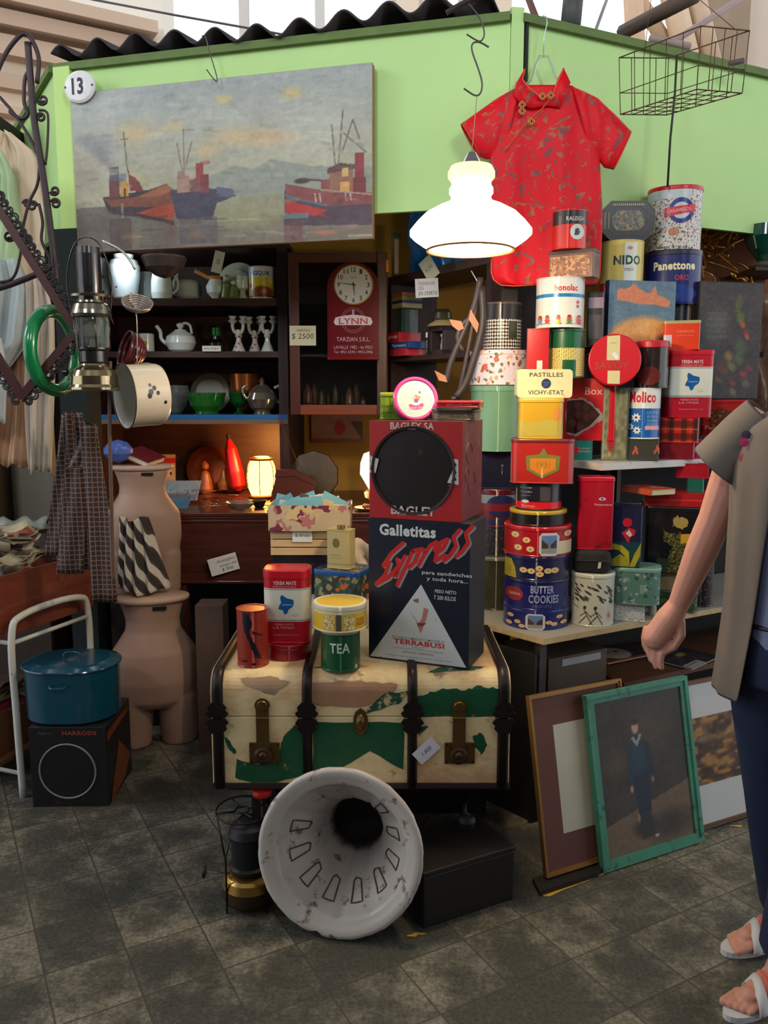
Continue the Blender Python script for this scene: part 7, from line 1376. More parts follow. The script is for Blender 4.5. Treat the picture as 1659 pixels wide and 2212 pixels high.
for i in range(22):
 c=rs.choice([(206,190,150),(120,180,196),(196,170,130),(214,206,180),(100,160,190),(90,80,70),(206,196,170)]);q=MB();q.box((0,0,0),(rs.uniform(.07,.12),.0012,rs.uniform(.06,.085)),mat(c,.6,var=.15,scale=20))
 o=q.build('postcard',loc=(fx.x+rs.uniform(-.10,.10),2.975+.13*i/22,zf+hf*.55+rs.uniform(.0,.03)),rot=(rs.uniform(-.5,.1),rs.uniform(-.5,.5),rs.uniform(-.3,.3)));tag(o,'old postcard standing in the flowered cardboard box','postcard','postcards in the flowered box')
p=Vector((at(742,1290,2.90).x,2.925,CZ+.004));k=mpx(p);q_=spots((60,60,50),[(206,110,60),(150,150,110),(50,90,90)],22,.36,.35)
zz_=at(742,1228,2.90).z-p.z
tin('square picture tin with a blue lid rim behind the yellow-lidded tin',p,106*k,zz_,d=.15,r=.02,color=(60,60,50),body_m=q_,lid=.016,lidcol=(20,84,160),lidtop=q_,rot=R_(-24))
p2=p+Vector((-.008,-.01,zz_+.001));h_=at(735,1142,p2.y).z-p2.z
tin('cream rectangular metal flask with a gold crest standing on the blue rimmed tin',p2,54*k,h_,d=.055,r=.008,color=(190,172,118),name='flask',cat='flask',rot=R_(-28),lid=None,bands=[(.10,.13,(160,140,90))],decals=[('p',ell(-.06,.66,.16,.12,14),(120,98,50)),('t','JEAN MARIE',-.08,.35,.4,.03,(130,110,66),0),('t','eau de cologne',-.05,.28,.5,.025,(130,110,66),0)])
q=MB();q.lathe([(.014,0),(.015,.003),(.014,.012),(0,.013)],mat((130,112,74),.35,.5),20);o=q.build('cap',[x for x in S.objects if x.get('category')=='flask'][0],loc=(0,0,h_+.0005))
q=MB();P=[]
for i in range(7):
 P.append([(.11*(j/8-.5)+.01*math.sin(i),.02*math.sin(j*.9+i),.17*i/6+.012*math.sin(j*.8))for j in range(9)])
q.grid(P,wcl);o=q.build('white_cloth',loc=(at(782,1200,2.99).x+.012,3.02,CZ+.02),solid=.003);tag(o,'crumpled white cloth standing up behind the navy biscuit tin','cloth')
# hip mannequins
skin_m=mat((166,134,118),.55,var=.05,scale=5)
def ring_loft(rings,n=28):
 V=[];F=[]
 for cx,cy,z,rx,ry in rings:V+=[(cx+rx*math.cos(2*PI*k/n),cy+ry*math.sin(2*PI*k/n),z)for k in range(n)]
 for i in range(len(rings)-1):F+=[(i*n+k,i*n+(k+1)%n,(i+1)*n+(k+1)%n,(i+1)*n+k)for k in range(n)]
 F.append(tuple(range(n))[::-1]);F.append(tuple((len(rings)-1)*n+k for k in range(n)));return V,F
def remesh(o,vox,smooth=6):
 md=o.modifiers.new('r','REMESH');md.mode='VOXEL';md.voxel_size=vox;md.use_smooth_shade=True
 ms=o.modifiers.new('s','SMOOTH');ms.factor=.5;ms.iterations=smooth
def mannequin(label,loc,rz,sc=1.0,pole=0):
 t=thing('hip_mannequin',label,'mannequin',loc,rz);q=MB();s=sc
 for R in([(0,0,.40,.172,.115),(0,0,.34,.178,.120),(0,0,.28,.178,.122),(0,.0,.20,.165,.11),(0,.0,.17,.13,.09)][::-1]+[(0,0,.45,.138,.098),(0,0,.49,.112,.080),(0,0,.53,.108,.076),(0,0,.575,.118,.08),(0,0,.61,.132,.085)],[(-.088,-.005,0,.066,.066),(-.088,0,.10,.074,.076),(-.086,0,.20,.084,.09),(-.075,0,.28,.07,.085)],[(.090,.0,.0,.074,.07),(.088,0,.10,.080,.078),(.086,0,.20,.086,.09),(.075,0,.28,.07,.085)]):
  V,F=ring_loft([(a*s,b*s,c*s,d*s,e*s)for a,b,c,d,e in R]);q.add(V,F,skin_m,True)
 q.add(*ring_loft([(0,.09*s,.30*s,.10*s,.04*s),(0,.10*s,.26*s,.12*s,.045*s),(0,.09*s,.22*s,.10*s,.04*s)]),skin_m,True)
 o=q.build('torso',t);remesh(o,.007)
 q=MB();q.add(*ring_loft([(0,0,.606*s,.130*s,.085*s),(0,0,.614*s,.150*s,.098*s),(0,0,.626*s,.150*s,.098*s),(0,0,.630*s,.146*s,.094*s)],40),mat((190,160,140),.5),True);q.build('waist_plate',t)
 q=MB();q.b2((.0*s,-.0855*s,.585*s),(.055*s,-.0825*s,.600*s),mat((40,36,34),.4,.4));q.build('name_tag',t)
 if pole:q=MB();q.b2((-.15,-.05,-pole),(.15,.12,-.001),mat((40,30,28),.6));q.build('pedestal',t)
 return t
p=onz(336,1585,0);mannequin('skin coloured hip mannequin standing on the floor left of the trunk',Vector((p.x+.03,3.34,0)),R_(16))
mannequin('skin coloured hip mannequin standing higher up behind the other one',Vector((at(306,1005,3.55).x,3.55,at(314,1003,3.52).z-.56)),R_(14),.88,at(314,1003,3.52).z-.562)
zM=at(314,1003,3.52).z+.0
t=thing('book','dark red book lying aslant on the upper mannequin','book',(at(308,990,3.58).x,3.60,zM+.026));t.rotation_euler=(R_(6),R_(22),R_(-14));q=MB();q.b2((-.058,-.07,-.010),(.06,.07,.010),mat((206,200,170),.8));q.build('pages',t);q=MB();rb2=mat((110,22,34),.4);q.b2((-.062,-.074,.011),(.064,.074,.014),rb2);q.b2((-.062,-.074,-.014),(.064,.074,-.011),rb2);q.build('cover',t)
p=at(247,970,3.5);k=mpx(p);q=MB();q.lathe([(0,-26*k),(20*k,-18*k),(31*k,-4*k),(31*k,6*k),(20*k,20*k),(0,26*k)],mat((72,104,190),.5,var=.2,scale=14,dirt=(140,160,220),dthr=.6,dscale=16),28);o=q.build('yarn_ball',loc=(p.x,3.55,zM+27*k));tag(o,'round blue ball on the left of the upper mannequin','ball')
q=MB();p=at(300,1262,3.40);P=[]
for i in range(22):
 v=i/21;row=[]
 for j in range(22):
  u=j/21;x=at(250+40*v*0+(62+56*v)*u*1.0-6,1125+150*v,3.32).x;bulge=.10*math.sin(PI*u)**.6*(0.35+v*.65);row.append((x-p.x,-bulge+.014*math.sin(u*26+v*5),at(290,1125+155*v,3.32).z-p.z+.01*math.sin(u*9)))
 P.append(row)
m=bpy.data.materials.new('striped_knit');m.use_nodes=True;N=m.node_tree.nodes;L=m.node_tree.links;tc=N.new('ShaderNodeTexCoord');mp=N.new('ShaderNodeMapping');mp.inputs['Rotation'].default_value=(0,R_(32),0);L.new(tc.outputs['Object'],mp.inputs[0])
wv=N.new('ShaderNodeTexWave');wv.inputs['Scale'].default_value=7;wv.inputs['Distortion'].default_value=3.5;wv.inputs['Detail Scale'].default_value=.8;L.new(mp.outputs[0],wv.inputs[0]);rp=N.new('ShaderNodeValToRGB');e=rp.color_ramp.elements;e[0].position=.58;e[0].color=l4((84,70,66));e[1].position=.66;e[1].color=l4((206,198,184));x=e.new(.2);x.color=l4((54,48,48));L.new(wv.outputs[0],rp.inputs[0]);L.new(rp.outputs[0],N['Principled BSDF'].inputs['Base Color']);N['Principled BSDF'].inputs['Roughness'].default_value=.9
q.grid(P,m);o=q.build('scarf',loc=p,solid=.004);tag(o,'crumpled grey and white striped scarf on the lower mannequin','scarf')
tie=bpy.data.materials.new('tie_print');tie.use_nodes=True;N=tie.node_tree.nodes;L=tie.node_tree.links;tc=N.new('ShaderNodeTexCoord');mp=N.new('ShaderNodeMapping');mp.inputs['Scale'].default_value=(1,.0,1);L.new(tc.outputs['Object'],mp.inputs[0]);v=N.new('ShaderNodeTexVoronoi');v.feature='DISTANCE_TO_EDGE';v.inputs['Scale'].default_value=58;v.inputs['Randomness'].default_value=.12;L.new(mp.outputs[0],v.inputs['Vector']);rp=N.new('ShaderNodeValToRGB');e=rp.color_ramp.elements;e[0].position=.05;e[0].color=l4((128,102,90));e[1].position=.12;e[1].color=l4((52,32,30));L.new(v.outputs[0],rp.inputs[0]);L.new(rp.outputs[0],N['Principled BSDF'].inputs['Base Color']);N['Principled BSDF'].inputs['Roughness'].default_value=.6
for i,(pts,w0,w1,Y,lb)in enumerate([([(150,895),(148,960),(135,1080),(122,1200)],34,56,2.96,'brown hexagon patterned tie, leftmost of the hanging bunch'),([(160,890),(165,980),(160,1100),(150,1240)],38,60,2.93,'brown hexagon patterned tie, second from the left of the bunch'),([(165,895),(178,940),(172,985),(164,1010)],22,34,2.88,'short folded end of a brown patterned tie in the bunch'),([(192,920),(190,1000),(186,1100),(180,1230)],38,58,2.94,'brown hexagon patterned tie, third from the left of the bunch'),([(188,918),(200,1010),(216,1140),(226,1300)],36,56,2.87,'longest brown hexagon patterned tie at the right of the bunch')]):
 P=[at(x,y,Y)for x,y in pts];P=catmull(P,8);o_=P[0];k=mpx(o_);rows=[]
 for j,c in enumerate(P):
  f_=j/(len(P)-1);w=(w0+(w1-w0)*f_)*k/2;rows.append([(c.x-o_.x+w*s_,.004*math.sin(s_*4+i+f_*5),c.z-o_.z)for s_ in[-1+.25*q_ for q_ in range(9)]])
 q=MB();q.grid(rows,tie,flip=True);o=q.build('necktie',loc=o_,solid=.005);tag(o,lb,'tie')
pxcurve([(238,780),(236,900),(240,1050),(243,1200),(246,1260)],2.60,.006,mat((92,68,56),.6,var=.2),'leather_strap','long narrow brown leather strap hanging beside the enamel pot','strap',sm=1)
pxcurve([(136,893),(160,890),(190,914),(206,918)],2.935,.004,iron,'hanging_rail','short dark wire from which the brown ties hang','wire',sm=0)
# hanging pans, ladles, lantern
def orient(d,up=Vector((0,0,1))):
 z=Vector(d).normalized();x=up.cross(z);x=x.normalized()if x.length>1e-4 else Vector((1,0,0));y=z.cross(x);return Matrix((x,y,z)).transposed().to_4x4()
p=at(268,856,2.62);k=mpx(p);d=Vector((-.79,-.60,-.05));M=orient(d);ce=mat((222,208,186),.22,var=.04,coat=.4);rim=mat((60,50,44),.4)
t=thing('enamel_pot','cream enamel pot with a small flower motif hanging with its mouth to the left','pot',p);R=70*k;Lp=.118
q=MB();q.lathe([(R*.93,-Lp+.004),(R*.96,-Lp+.012),(R*.965,-.006),(R,0)],ce,48,M,caps=False);q.lathe([(0,-Lp),(R*.88,-Lp),(R*.93,-Lp+.004)],ce,48,M,caps=False);q.lathe([(R,0),(R*.95,-.004),(R*.93,-Lp+.014),(0,-Lp+.010)],mat((206,204,196),.3,var=.05),48,M,caps=False)
nrm_=M.to_3x3();
for a,b,r_,c in[(.0,.05,.010,(70,80,86)),(.012,.062,.008,(40,40,36)),(-.012,.045,.009,(44,44,40)),(.022,.05,.006,(90,110,120)),(-.004,.072,.007,(44,44,40)),(-.035,.095,.006,(30,28,26))]:
 lc_=nrm_.transposed()@Vector((.42,-.90,.1));an=math.atan2(lc_.y,lc_.x)+a/R
 for_pts=[]
 for j in range(8):
  a2=an+r_/R*math.cos(j*PI/4);z_=-b+r_*.8*math.sin(j*PI/4);for_pts.append(nrm_@Vector((R*.972*math.cos(a2),R*.972*math.sin(a2),z_)))
 best=for_pts
 q.add(best,[tuple(range(8))],mat(c,.4))
q.build('pot_body',t);q=MB();q.tube([M@Vector((R*math.cos(a),R*math.sin(a),0))for a in[2*PI*j/48 for j in range(48)]],.0022,rim,6,True);q.build('rim',t)
al=mat((176,166,158),.3,.75,var=.15)
def bowl(name,label,cat,px,py,Y,r,d,m,dep_=.6,handle=None,ext=None):
 p=at(px,py,Y);k=mpx(p);M=orient(d);t=thing(name,label,cat,p);R=r*k;q=MB()
 n=8;q.lathe([(R*math.sin(a),-R*dep_*math.cos(a))for a in[PI/2*i/n for i in range(n+1)]],m,32,M,caps=False);o=q.build('bowl',t,solid=.0015)
 if handle:q=MB();q.tube(catmull([at(x,y,Y+(ext or 0))-p for x,y in handle]),.0035,m,6,flat=.5);q.build('handle',t)
 return t
bowl('ladle','aluminium ladle with its bowl uppermost, hanging before the crockery shelves','ladle',297,652,2.72,33,(.25,-.55,.85),al,.6,[(282,632),(292,668),(296,700),(296,790),(294,830)],.02)
bowl('pan','small metal pan hanging just above the cream enamel pot','pan',318,812,2.74,34,(-.1,-.35,-.9),al,.8,[(300,800),(296,780),(292,760)],.01)
t=bowl('saucepan','dark red enamel saucepan hanging behind the chrome lantern','pan',268,752,2.78,40,(-.75,-.5,.3),mat((88,24,34),.3,coat=.4),1.2,[(245,700),(232,660),(232,625)],.02)
pxcurve([(222,520),(262,540),(280,560),(292,582)],2.7,.004,mat((200,200,200),.3,.8),'hanging_utensil','thin bright steel utensil hanging at the left end of the top shelf','utensil',sm=1)
q=MB();p=at(355,575,3.3);k=mpx(p);q.lathe([(0,-26*k),(20*k,-20*k),(40*k,-4*k),(48*k,16*k),(46*k,20*k),(30*k,0),(0,-14*k)],mat((92,80,74),.3,.6,var=.4,scale=14),30,Matrix.Scale(1,4));pxcurve([(355,592),(352,560),(350,538)],[3.3,3.36,3.42],.002,iron,'hanging_wire','thin wire carrying the dull copper pan under the painting','wire',sm=0);o=q.build('hanging_pan',loc=p+Vector((0,0,.0)));tag(o,'dull copper pan hanging under the painting before the white jugs','pan')
p=at(205,845,2.58);k=mpx(p);t=thing('pressure_lantern','nickel plated pressure lantern with glass chimney hanging at the left','lantern',(p.x,p.y,p.z));nk=mat((150,144,132),.18,.95,var=.15,scale=20);nkd=mat((84,82,84),.22,.9,var=.3,scale=26);nw=mat((176,160,128),.16,.95,var=.1)
q=MB();q.lathe([(50*k,0),(53*k,3*k),(53*k,8*k),(50*k,14*k),(49*k,32*k),(44*k,44*k),(30*k,54*k),(28*k,58*k)],nw,48);q.build('fuel_tank',t)
q=MB();q.lathe([(28*k,58*k),(30*k,62*k),(30*k,84*k),(36*k,88*k),(36*k,92*k)],nkd,36);q.build('lower_collar',t)
q=MB();q.lathe([(34*k,92*k),(35*k,100*k),(35*k,150*k),(34*k,156*k)],mat((150,156,150),.04,trans=.85,ior=1.4),28,caps=False);q.build('glass',t)
q=MB();q.lathe([(5*k,92*k),(5*k,110*k),(12*k,116*k),(13*k,138*k),(4*k,146*k)],mat((190,184,160),.6),16);q.build('mantle',t)
q=MB();q.lathe([(40*k,156*k),(42*k,162*k),(40*k,170*k),(36*k,182*k),(28*k,186*k),(26*k,194*k),(40*k,197*k),(41*k,202*k),(24*k,206*k)],nk,36);q.build('hood',t)
q=MB();q.lathe([(24*k,206*k),(25*k,220*k),(25*k,286*k),(24*k,300*k)],nkd,32);q.build('chimney',t)
for a in range(6):q=MB();q.tube([(37*k*math.cos(a*PI/3),37*k*math.sin(a*PI/3),90*k),(38*k*math.cos(a*PI/3),38*k*math.sin(a*PI/3),158*k)],.002,nkd,5);q.build('guard_rod',t)
q=MB();q.tube(catmull([Vector((-41*k,0,160*k)),Vector((-48*k,0,240*k)),Vector((-24*k,0,312*k)),Vector((20*k,0,312*k)),Vector((46*k,0,240*k)),Vector((41*k,0,160*k))]),.0022,nkd,5);q.build('bail_handle',t);q=MB();q.lathe([(4*k,0),(8*k,2*k),(8*k,10*k),(0,12*k)],nkd,12,Matrix.Translation((-52*k,-.01,40*k))@Matrix.Rotation(-PI/2,4,'Y'));q.build('pump',t)
p=at(117,758,2.66);k=mpx(p);t_=MB();R=84*k;r=14*k
for_=[];M=Matrix.Rotation(R_(78),4,'Z')@Matrix.Rotation(R_(4),4,'Y')
t_.tube([M@Vector((R*math.cos(a),0,R*math.sin(a)))for a in[2*PI*j/60 for j in range(60)]],r,mat((14,128,72),.22,coat=.5,var=.08),18,True);o=t_.build('plastic_ring',loc=p);tag(o,'glossy green plastic ring hanging in front of the pale clothes','ring')
# wrought iron bracket and fret frame
t=thing('iron_bracket','tall wrought iron bracket with scrolls at the upper left edge','bracket',at(122,600,2.72));o_=t.location.copy();im=mat((62,48,52),.5,.4,var=.25,scale=30)
def cur(pts,r,nm,cm=True,Y=2.72):
 P=[at(x,y,Y)-o_ for x,y in pts];P=catmull(P,6)if cm else P;q=MB();q.tube(P,r,im,8);q.build(nm,t)
cur([(60,92),(66,170),(74,260),(90,360),(106,470),(118,570),(122,610)],.011,'main_bar');cur([(-20,190),(10,120),(40,80),(58,74),(74,96),(84,130),(80,180)],.007,'top_arc')
cur([(-10,625),(30,612),(80,592),(125,570)],.010,'lower_bar');cur([(66,150),(54,170),(52,220),(60,248),(44,256),(20,240)],.006,'arm');cur([(0,210),(30,245),(60,290),(80,330)],.005,'arm');cur([(86,355),(80,400),(62,440),(48,500),(44,550),(28,600),(-10,612)],.005,'arm');cur([(84,440),(92,480),(90,520),(108,560),(104,590)],.005,'arm')
def scroll(cx,cy,r0,a0,dirn=1,turns=1.4,tail=None):
 P=[(cx+r0*(1-.7*i/22)*math.cos(a0+dirn*2*PI*turns*i/22),cy+r0*(1-.7*i/22)*math.sin(a0+dirn*2*PI*turns*i/22))for i in range(23)]
 if tail:P=tail+P
 cur(P,.0045,'scroll',False)
scroll(92,216,11,PI*.9,-1);scroll(88,254,10,-PI*.9,1,1.3,[(104,330),(106,260),(100,242),(92,238)]if 0 else None);cur([(84,238),(98,240),(104,256),(102,320),(98,356)],.004,'scroll');scroll(118,412,10,PI*.9,-1);scroll(120,440,11,-PI*.9,1);scroll(70,445,11,0,-1);scroll(58,440,9,PI,1);scroll(20,510,12,0,1);scroll(60,515,10,PI,-1)
t=thing('fretwork_frame','dark red wooden picture frame with carved fretwork edge, hung cornerwise at the left','frame',at(172,716,2.60));o_=t.location.copy();fw=mat((72,26,28),.4,var=.2,coat=.2);fd_=mat((48,38,38),.5,var=.3)
cor=[at(172,716,2.60),at(47,866,2.58),at(-133,575,2.60),at(-14,422,2.62)]
for i in range(4):
 a,b=cor[i]-o_,cor[(i+1)%4]-o_;d=(b-a).normalized();n=Vector((-d.z,0,d.x));n=n if n.dot((a+b)/2-(sum((c-o_ for c in cor),Vector())/4))>0 else-n;w=.020;q=MB()
 V=[a+n*.004,b+n*.004,b-n*w+d*-w,a-n*w+d*w];q.add([v+Vector((0,-.008,0))for v in V]+[v+Vector((0,.008,0))for v in V],[(0,1,2,3),(7,6,5,4),(0,4,5,1),(2,6,7,3),(1,5,6,2),(3,7,4,0)],fw);q.build('frame_side',t)
 q=MB();L_=(b-a).length;m_=int(L_/.024)
 for j in range(m_):
  c=a+d*(L_*(j+.5)/m_)+n*.017;r1=.010+.003*(j%3==0);q.tube([c+d*(r1*(1-.6*u/14)*math.cos(x_))+n*(r1*(1-.6*u/14)*math.sin(x_))-n*.004 for u,x_ in[(u,2*PI*1.5*u/14+j)for u in range(15)]],.0030,fd_,4);q.tube([c+d*(r1*math.cos(x))+n*(r1*math.sin(x))for x in[2*PI*u/10 for u in range(10)]],.0032,fd_,5,True)
 q.build('fretwork',t)
 # pale clothes on the left, grey wall behind
q=MB();a_=at(-300,1000,3.9);b_=at(112,1000,3.9);q.b2((a_.x,3.9,0),(b_.x,3.95,1.9),mat((150,146,132),.8,var=.05));struct(q,'wall_neighbour','grey beige partition behind the pale clothes')
def drape(label,outline,Y,c,folds=5,amp=.014,seed=0,name='garment',cat='clothes',n=22):
 """outline: rows (y, xl, xr) in px"""
 m=c if isinstance(c,bpy.types.Material)else mat(c,.85,var=.05,scale=5);ys=np.linspace(outline[0][0],outline[-1][0],20);xl=np.interp(ys,[r[0]for r in outline],[r[1]for r in outline]);xr=np.interp(ys,[r[0]for r in outline],[r[2]for r in outline]);P=[];o_=at(outline[0][1],outline[0][0],Y)
 for i,(y,a,b)in enumerate(zip(ys,xl,xr)):
  P.append([tuple(at(a+(b-a)*j/n,y+6*math.sin(j*.7+seed)*(i==19),Y)+Vector((0,amp*math.sin(j/n*PI*folds+seed+i*.12)+amp*.5*math.sin(j*1.7+i*.3),0))-o_)for j in range(n+1)])
 q=MB();q.grid(P,m,flip=True);o=q.build(name,loc=o_,solid=.003);tag(o,label,cat);return o
drape('cream blouse hanging at the far left behind the iron scrolls',[(285,0,20),(330,-40,74),(480,-60,92),(640,-60,98)],3.22,(226,206,178),4,.02,1)
drape('pale green shirt hanging at the far left edge',[(330,-80,10),(380,-80,34),(480,-80,46),(600,-80,36)],3.14,(180,206,160),3,.02,2)
drape('pale bluish white lace top at the left edge below the iron bracket',[(560,-80,40),(620,-80,62),(740,-80,58),(800,-80,14)],3.06,(178,186,186),5,.02,3)
drape('peach coloured garment in the middle of the pale clothes',[(640,20,100),(760,6,70),(900,4,74),(1006,-10,80)],3.12,(206,162,128),3,.016,4)
drape('off white nightdress hanging behind the green ring',[(600,60,100),(680,58,118),(840,52,118),(1020,60,110)],3.06,(214,200,184),4,.018,5)
drape('white towel with a square corner at the far left edge',[(730,-80,4),(800,-80,12),(910,-80,10)],3.00,(206,204,202),2,.01,6)
# trolley, drawer of photographs, pot and box
wm=mat((214,212,204),.4,var=.05,dirt=(96,84,76),dthr=.66,dscale=26);n1=Vector((-1.315,2.85,0));f1=Vector((-1.175,3.22,0));tz=.665
t=thing('trolley','white tubular metal trolley at the left edge of the aisle','trolley',(n1.x,n1.y,0));dv=(f1-n1);lv=Vector((-dv.y,dv.x,0)).normalized()*.6
def tb(pts,r=.0125,nm='tube_frame',c=True):q=MB();q.tube(catmull([Vector(p)-Vector((n1.x,n1.y,0))for p in pts],6)if c else[Vector(p)-Vector((n1.x,n1.y,0))for p in pts],r,wm,10);q.build(nm,t)
e=dv*.16
tb([n1+Vector((.005,0,0)),n1+Vector((0,0,.3)),n1+Vector((0,0,tz-.07)),n1+e+Vector((0,0,tz)),f1-e+Vector((0,0,tz)),f1+Vector((0,0,tz-.07)),f1+Vector((0,0,.3)),f1])
tb([n1+Vector((0,0,tz-.09)),f1+Vector((0,0,tz-.09))],.008,'cross_bar',False);
for z_ in(tz-.09,.09):tb([n1+Vector((0,0,z_)),n1+lv+Vector((0,0,z_))],.008,'side_bar',False)
q=MB();vs=[n1+lv*.16,f1+lv*.16,f1+lv,n1+lv];q.prism([(v.x-n1.x,v.y-n1.y)for v in vs],.10,.115,mat((120,80,50),.6));q.build('lower_tray',t)
br=wood((128,58,36),.45,.7,0,.6);br2=wood((150,84,44),.5,.7);ang_t=math.atan2(dv.y,dv.x)
q_=Vector((n1.x,n1.y,0))-dv.normalized()*.02+lv.normalized()*.045;t=thing('photo_crate','reddish wooden drawer heaped with old photographs on the trolley','drawer',(q_.x,q_.y,.66),ang_t);zd0,zd1=-.074,.15;LD=.50;WD=.40
for lo,hi in[((0,-.0,zd0),(LD,.014,zd1)),((0,WD-.014,zd0),(LD,WD,zd1)),((0,.014,zd0),(.014,WD-.014,zd1-.07)),((LD-.014,.014,zd0),(LD,WD-.014,zd1))]:
 q=MB();q.b2(lo,hi,br);q.build('side_panel',t,bevel=.002)
q=MB();q.b2((.014,.014,zd0),(LD-.014,WD-.014,zd0+.012),br);q.build('base',t);Md=Matrix.Translation((q_.x,q_.y,.66))@Matrix.Rotation(ang_t,4,'Z')
rs=random.Random(8)
for i in range(60):
 w_,h_=rs.choice([(.09,.065),(.13,.09),(.11,.08),(.15,.10)]);f_=i/60;c0_=rs.choice([(196,184,154),(206,196,170),(186,172,140),(60,58,56),(176,160,130),(150,150,146)]);c1_=rs.choice([(110,96,76),(70,66,60),(120,112,100),(96,84,66)]);bend=rs.uniform(-.02,.03);P=[]
 pc=mat(c0_,.35,var=.06);pi_=mat(c1_ if i%9 else(176,96,80),.3,var=.5,scale=24)
 for a in range(7):P.append([(w_*(a/6-.5),h_*(b/4-.5),bend*(2*a/6-1)**2)for b in range(5)])
 q=MB();q.grid(P,pc,flip=True);q.grid([[(x*.84,y*.8,z+.0009)for x,y,z in r_]for r_ in P],pi_,flip=True)if i%4 else None
 x_=rs.uniform(.07,LD-.08);y_=rs.uniform(.07,WD-.07);z_=zd0+.06+.33*f_*(1-.6*abs(x_/LD-.5))*(1-.4*abs(y_/WD-.6));L3=Md@Vector((x_,y_,z_));o=q.build('photograph',loc=L3,rot=(rs.uniform(-.45,.25),rs.uniform(-.4,.4),rs.uniform(0,6.3)),solid=.0006);tag(o,'old photograph in the loose heap in the wooden drawer','photograph','old photographs heaped in the drawer')
p=at(110,1175,3.0);q=MB();q.tube([p*0+Vector((-.02,0,-.06)),Vector((.03,.01,.05))],.017,mat((206,192,176),.7),14);o=q.build('paper_roll',loc=Md@Vector((.30,.16,.17)));tag(o,'short pale roll of paper lying on the heap of photographs','paper')
q=MB();q.lathe([(.0,-.03),(.028,-.02),(.032,.0),(.02,.03),(0,.04)],mat((206,214,206),.5,dirt=(90,180,190),dthr=.5,dscale=12),16,Matrix.Scale(.4,4,(0,1,0)));o=q.build('seashell',loc=Md@Vector((.43,.08,.15)));tag(o,'white and turquoise shell shaped trinket at the right end of the drawer','ornament')
q=MB();P=[[(.28*(j/14-.5),.12*(i/6-.5)+.01*math.sin(j),.03*math.sin(PI*i/6)+.012*math.sin(j*1.3+i))for j in range(15)]for i in range(7)];q.grid(P,mat((150,160,152),.35,var=.35,scale=14),flip=True);o=q.build('plastic_bag',loc=at(40,1140,3.72),solid=.003);tag(o,'crumpled pale plastic bag behind the heap of photographs','bag');o.location.z=.86
q=MB();q.b2((o.location.x-.25,3.62,.0),(o.location.x+.16,3.80,.83),mat((60,50,46),.6));ob=q.build('side_cabinet');tag(ob,'dark narrow cabinet behind the trolley','cabinet')
bx0=onz(75,1742,0);t=thing('box','black box with a pale ring on its front, on the floor under the blue pot','box',(-1.243,2.775,0),R_(1));kb=mat((26,26,32),.4,var=.3,scale=12,dirt=(70,50,46),dthr=.68,dscale=18);hb=at(75,1572,2.775).z;wb=.268
q=MB();q.b2((0,0,0),(wb,.29,hb),kb);M=Matrix.Translation((0,-.0008,0))@UP;q.tube([M@Vector((wb*.48+.098*math.cos(a),hb*.45+.10*math.sin(a),0))for a in[2*PI*j/48 for j in range(48)]],.0036,mat((130,132,136),.4,var=.2),6,True)
flat_text(q,'HARRODS',wb*.66,hb*.93,.12,.016,mat((140,62,50),.5,var=.3),M,.04);flat_text(q,'Fabrica',wb*.22,hb*.93,.05,.012,mat((90,86,84),.5),M,0,.2);Ms=Matrix.Translation((wb+.0008,0,0))@Matrix.Rotation(PI/2,4,'Z')@UP;flat_poly(q,[(.02,.0),(.14,hb*.64),(.27,.08),(.2,.02)],mat((120,66,40),.5),Ms);flat_poly(q,[(.01,hb*.80),(.26,hb*.86),(.26,hb*.93),(.01,hb*.92)],mat((110,50,36),.5,var=.4),Ms)
q.build('box_body',t,bevel=.003)
bp_=mat((10,70,92),.16,var=.15,coat=.6,scale=6);c=at(164,1556,2.92);t=thing('stock_pot','large oval blue enamel pot with a lid on the black box','pot',(c.x,2.915,hb+.001));k=mpx(Vector((c.x,2.915,.4)));sec=Sect(196*k,158*k,79*k-.0001);hp_=at(164,1447,2.83).z-hb
q=MB();sect_mesh(q,sec,[(0,-.012,bp_),(.008,-.002,bp_),(hp_,.002,bp_),(hp_+.001,.006,bp_)]);q.build('pot_body',t)
q=MB();sect_mesh(q,sec,[(hp_+.002,.010,bp_),(hp_+.006,.008,bp_),(hp_+.014,-.014,bp_),(hp_+.017,-.03,bp_)],bot=True);l_=q.build('lid',t);q=MB();q.tube(catmull([Vector((-.03,0,hp_+.016)),Vector((-.022,0,hp_+.034)),Vector((.022,0,hp_+.034)),Vector((.03,0,hp_+.016))]),.005,bp_,8);q.build('lid_handle',l_)
q=MB();q.tube(catmull([Vector((-.03,-79*k-.002,hp_*.78)),Vector((-.02,-79*k-.02,hp_*.76)),Vector((.02,-79*k-.02,hp_*.76)),Vector((.03,-79*k-.002,hp_*.78))]),.004,bp_,8);q.build('handle',t)
for i,(c,lb,dx,dz)in enumerate([((120,76,40),'brown carton on the lower tray of the trolley',-.25,.20)]):
 q=MB();q.b2((-.12,-.10,0),(.12,.10,.16),mat(c,.7,var=.1));o=q.build('carton',loc=(n1.x-.18,n1.y+.18,.116),rot=(0,0,ang_t));tag(o,lb,'box')
for i,(c,lb)in enumerate([((150,34,60),'crimson folded cloth on the carton under the trolley'),((120,116,70),'olive folded cloth on the crimson one under the trolley'),((80,60,52),'brown folded cloth, topmost under the trolley')]):
 q=MB();q.grid([[(.2*(j/10-.5),.16*(a/6-.5),.02+.010*math.sin(j*1.1+a+i))for j in range(11)]for a in range(7)],mat(c,.9,var=.2),flip=True);q.b2((-.1,-.08,0),(.1,.08,.012),mat(c,.9,var=.2));o=q.build('folded_cloth',loc=(n1.x-.18,n1.y+.18,.278+.034*i),rot=(0,0,ang_t));tag(o,lb,'cloth')
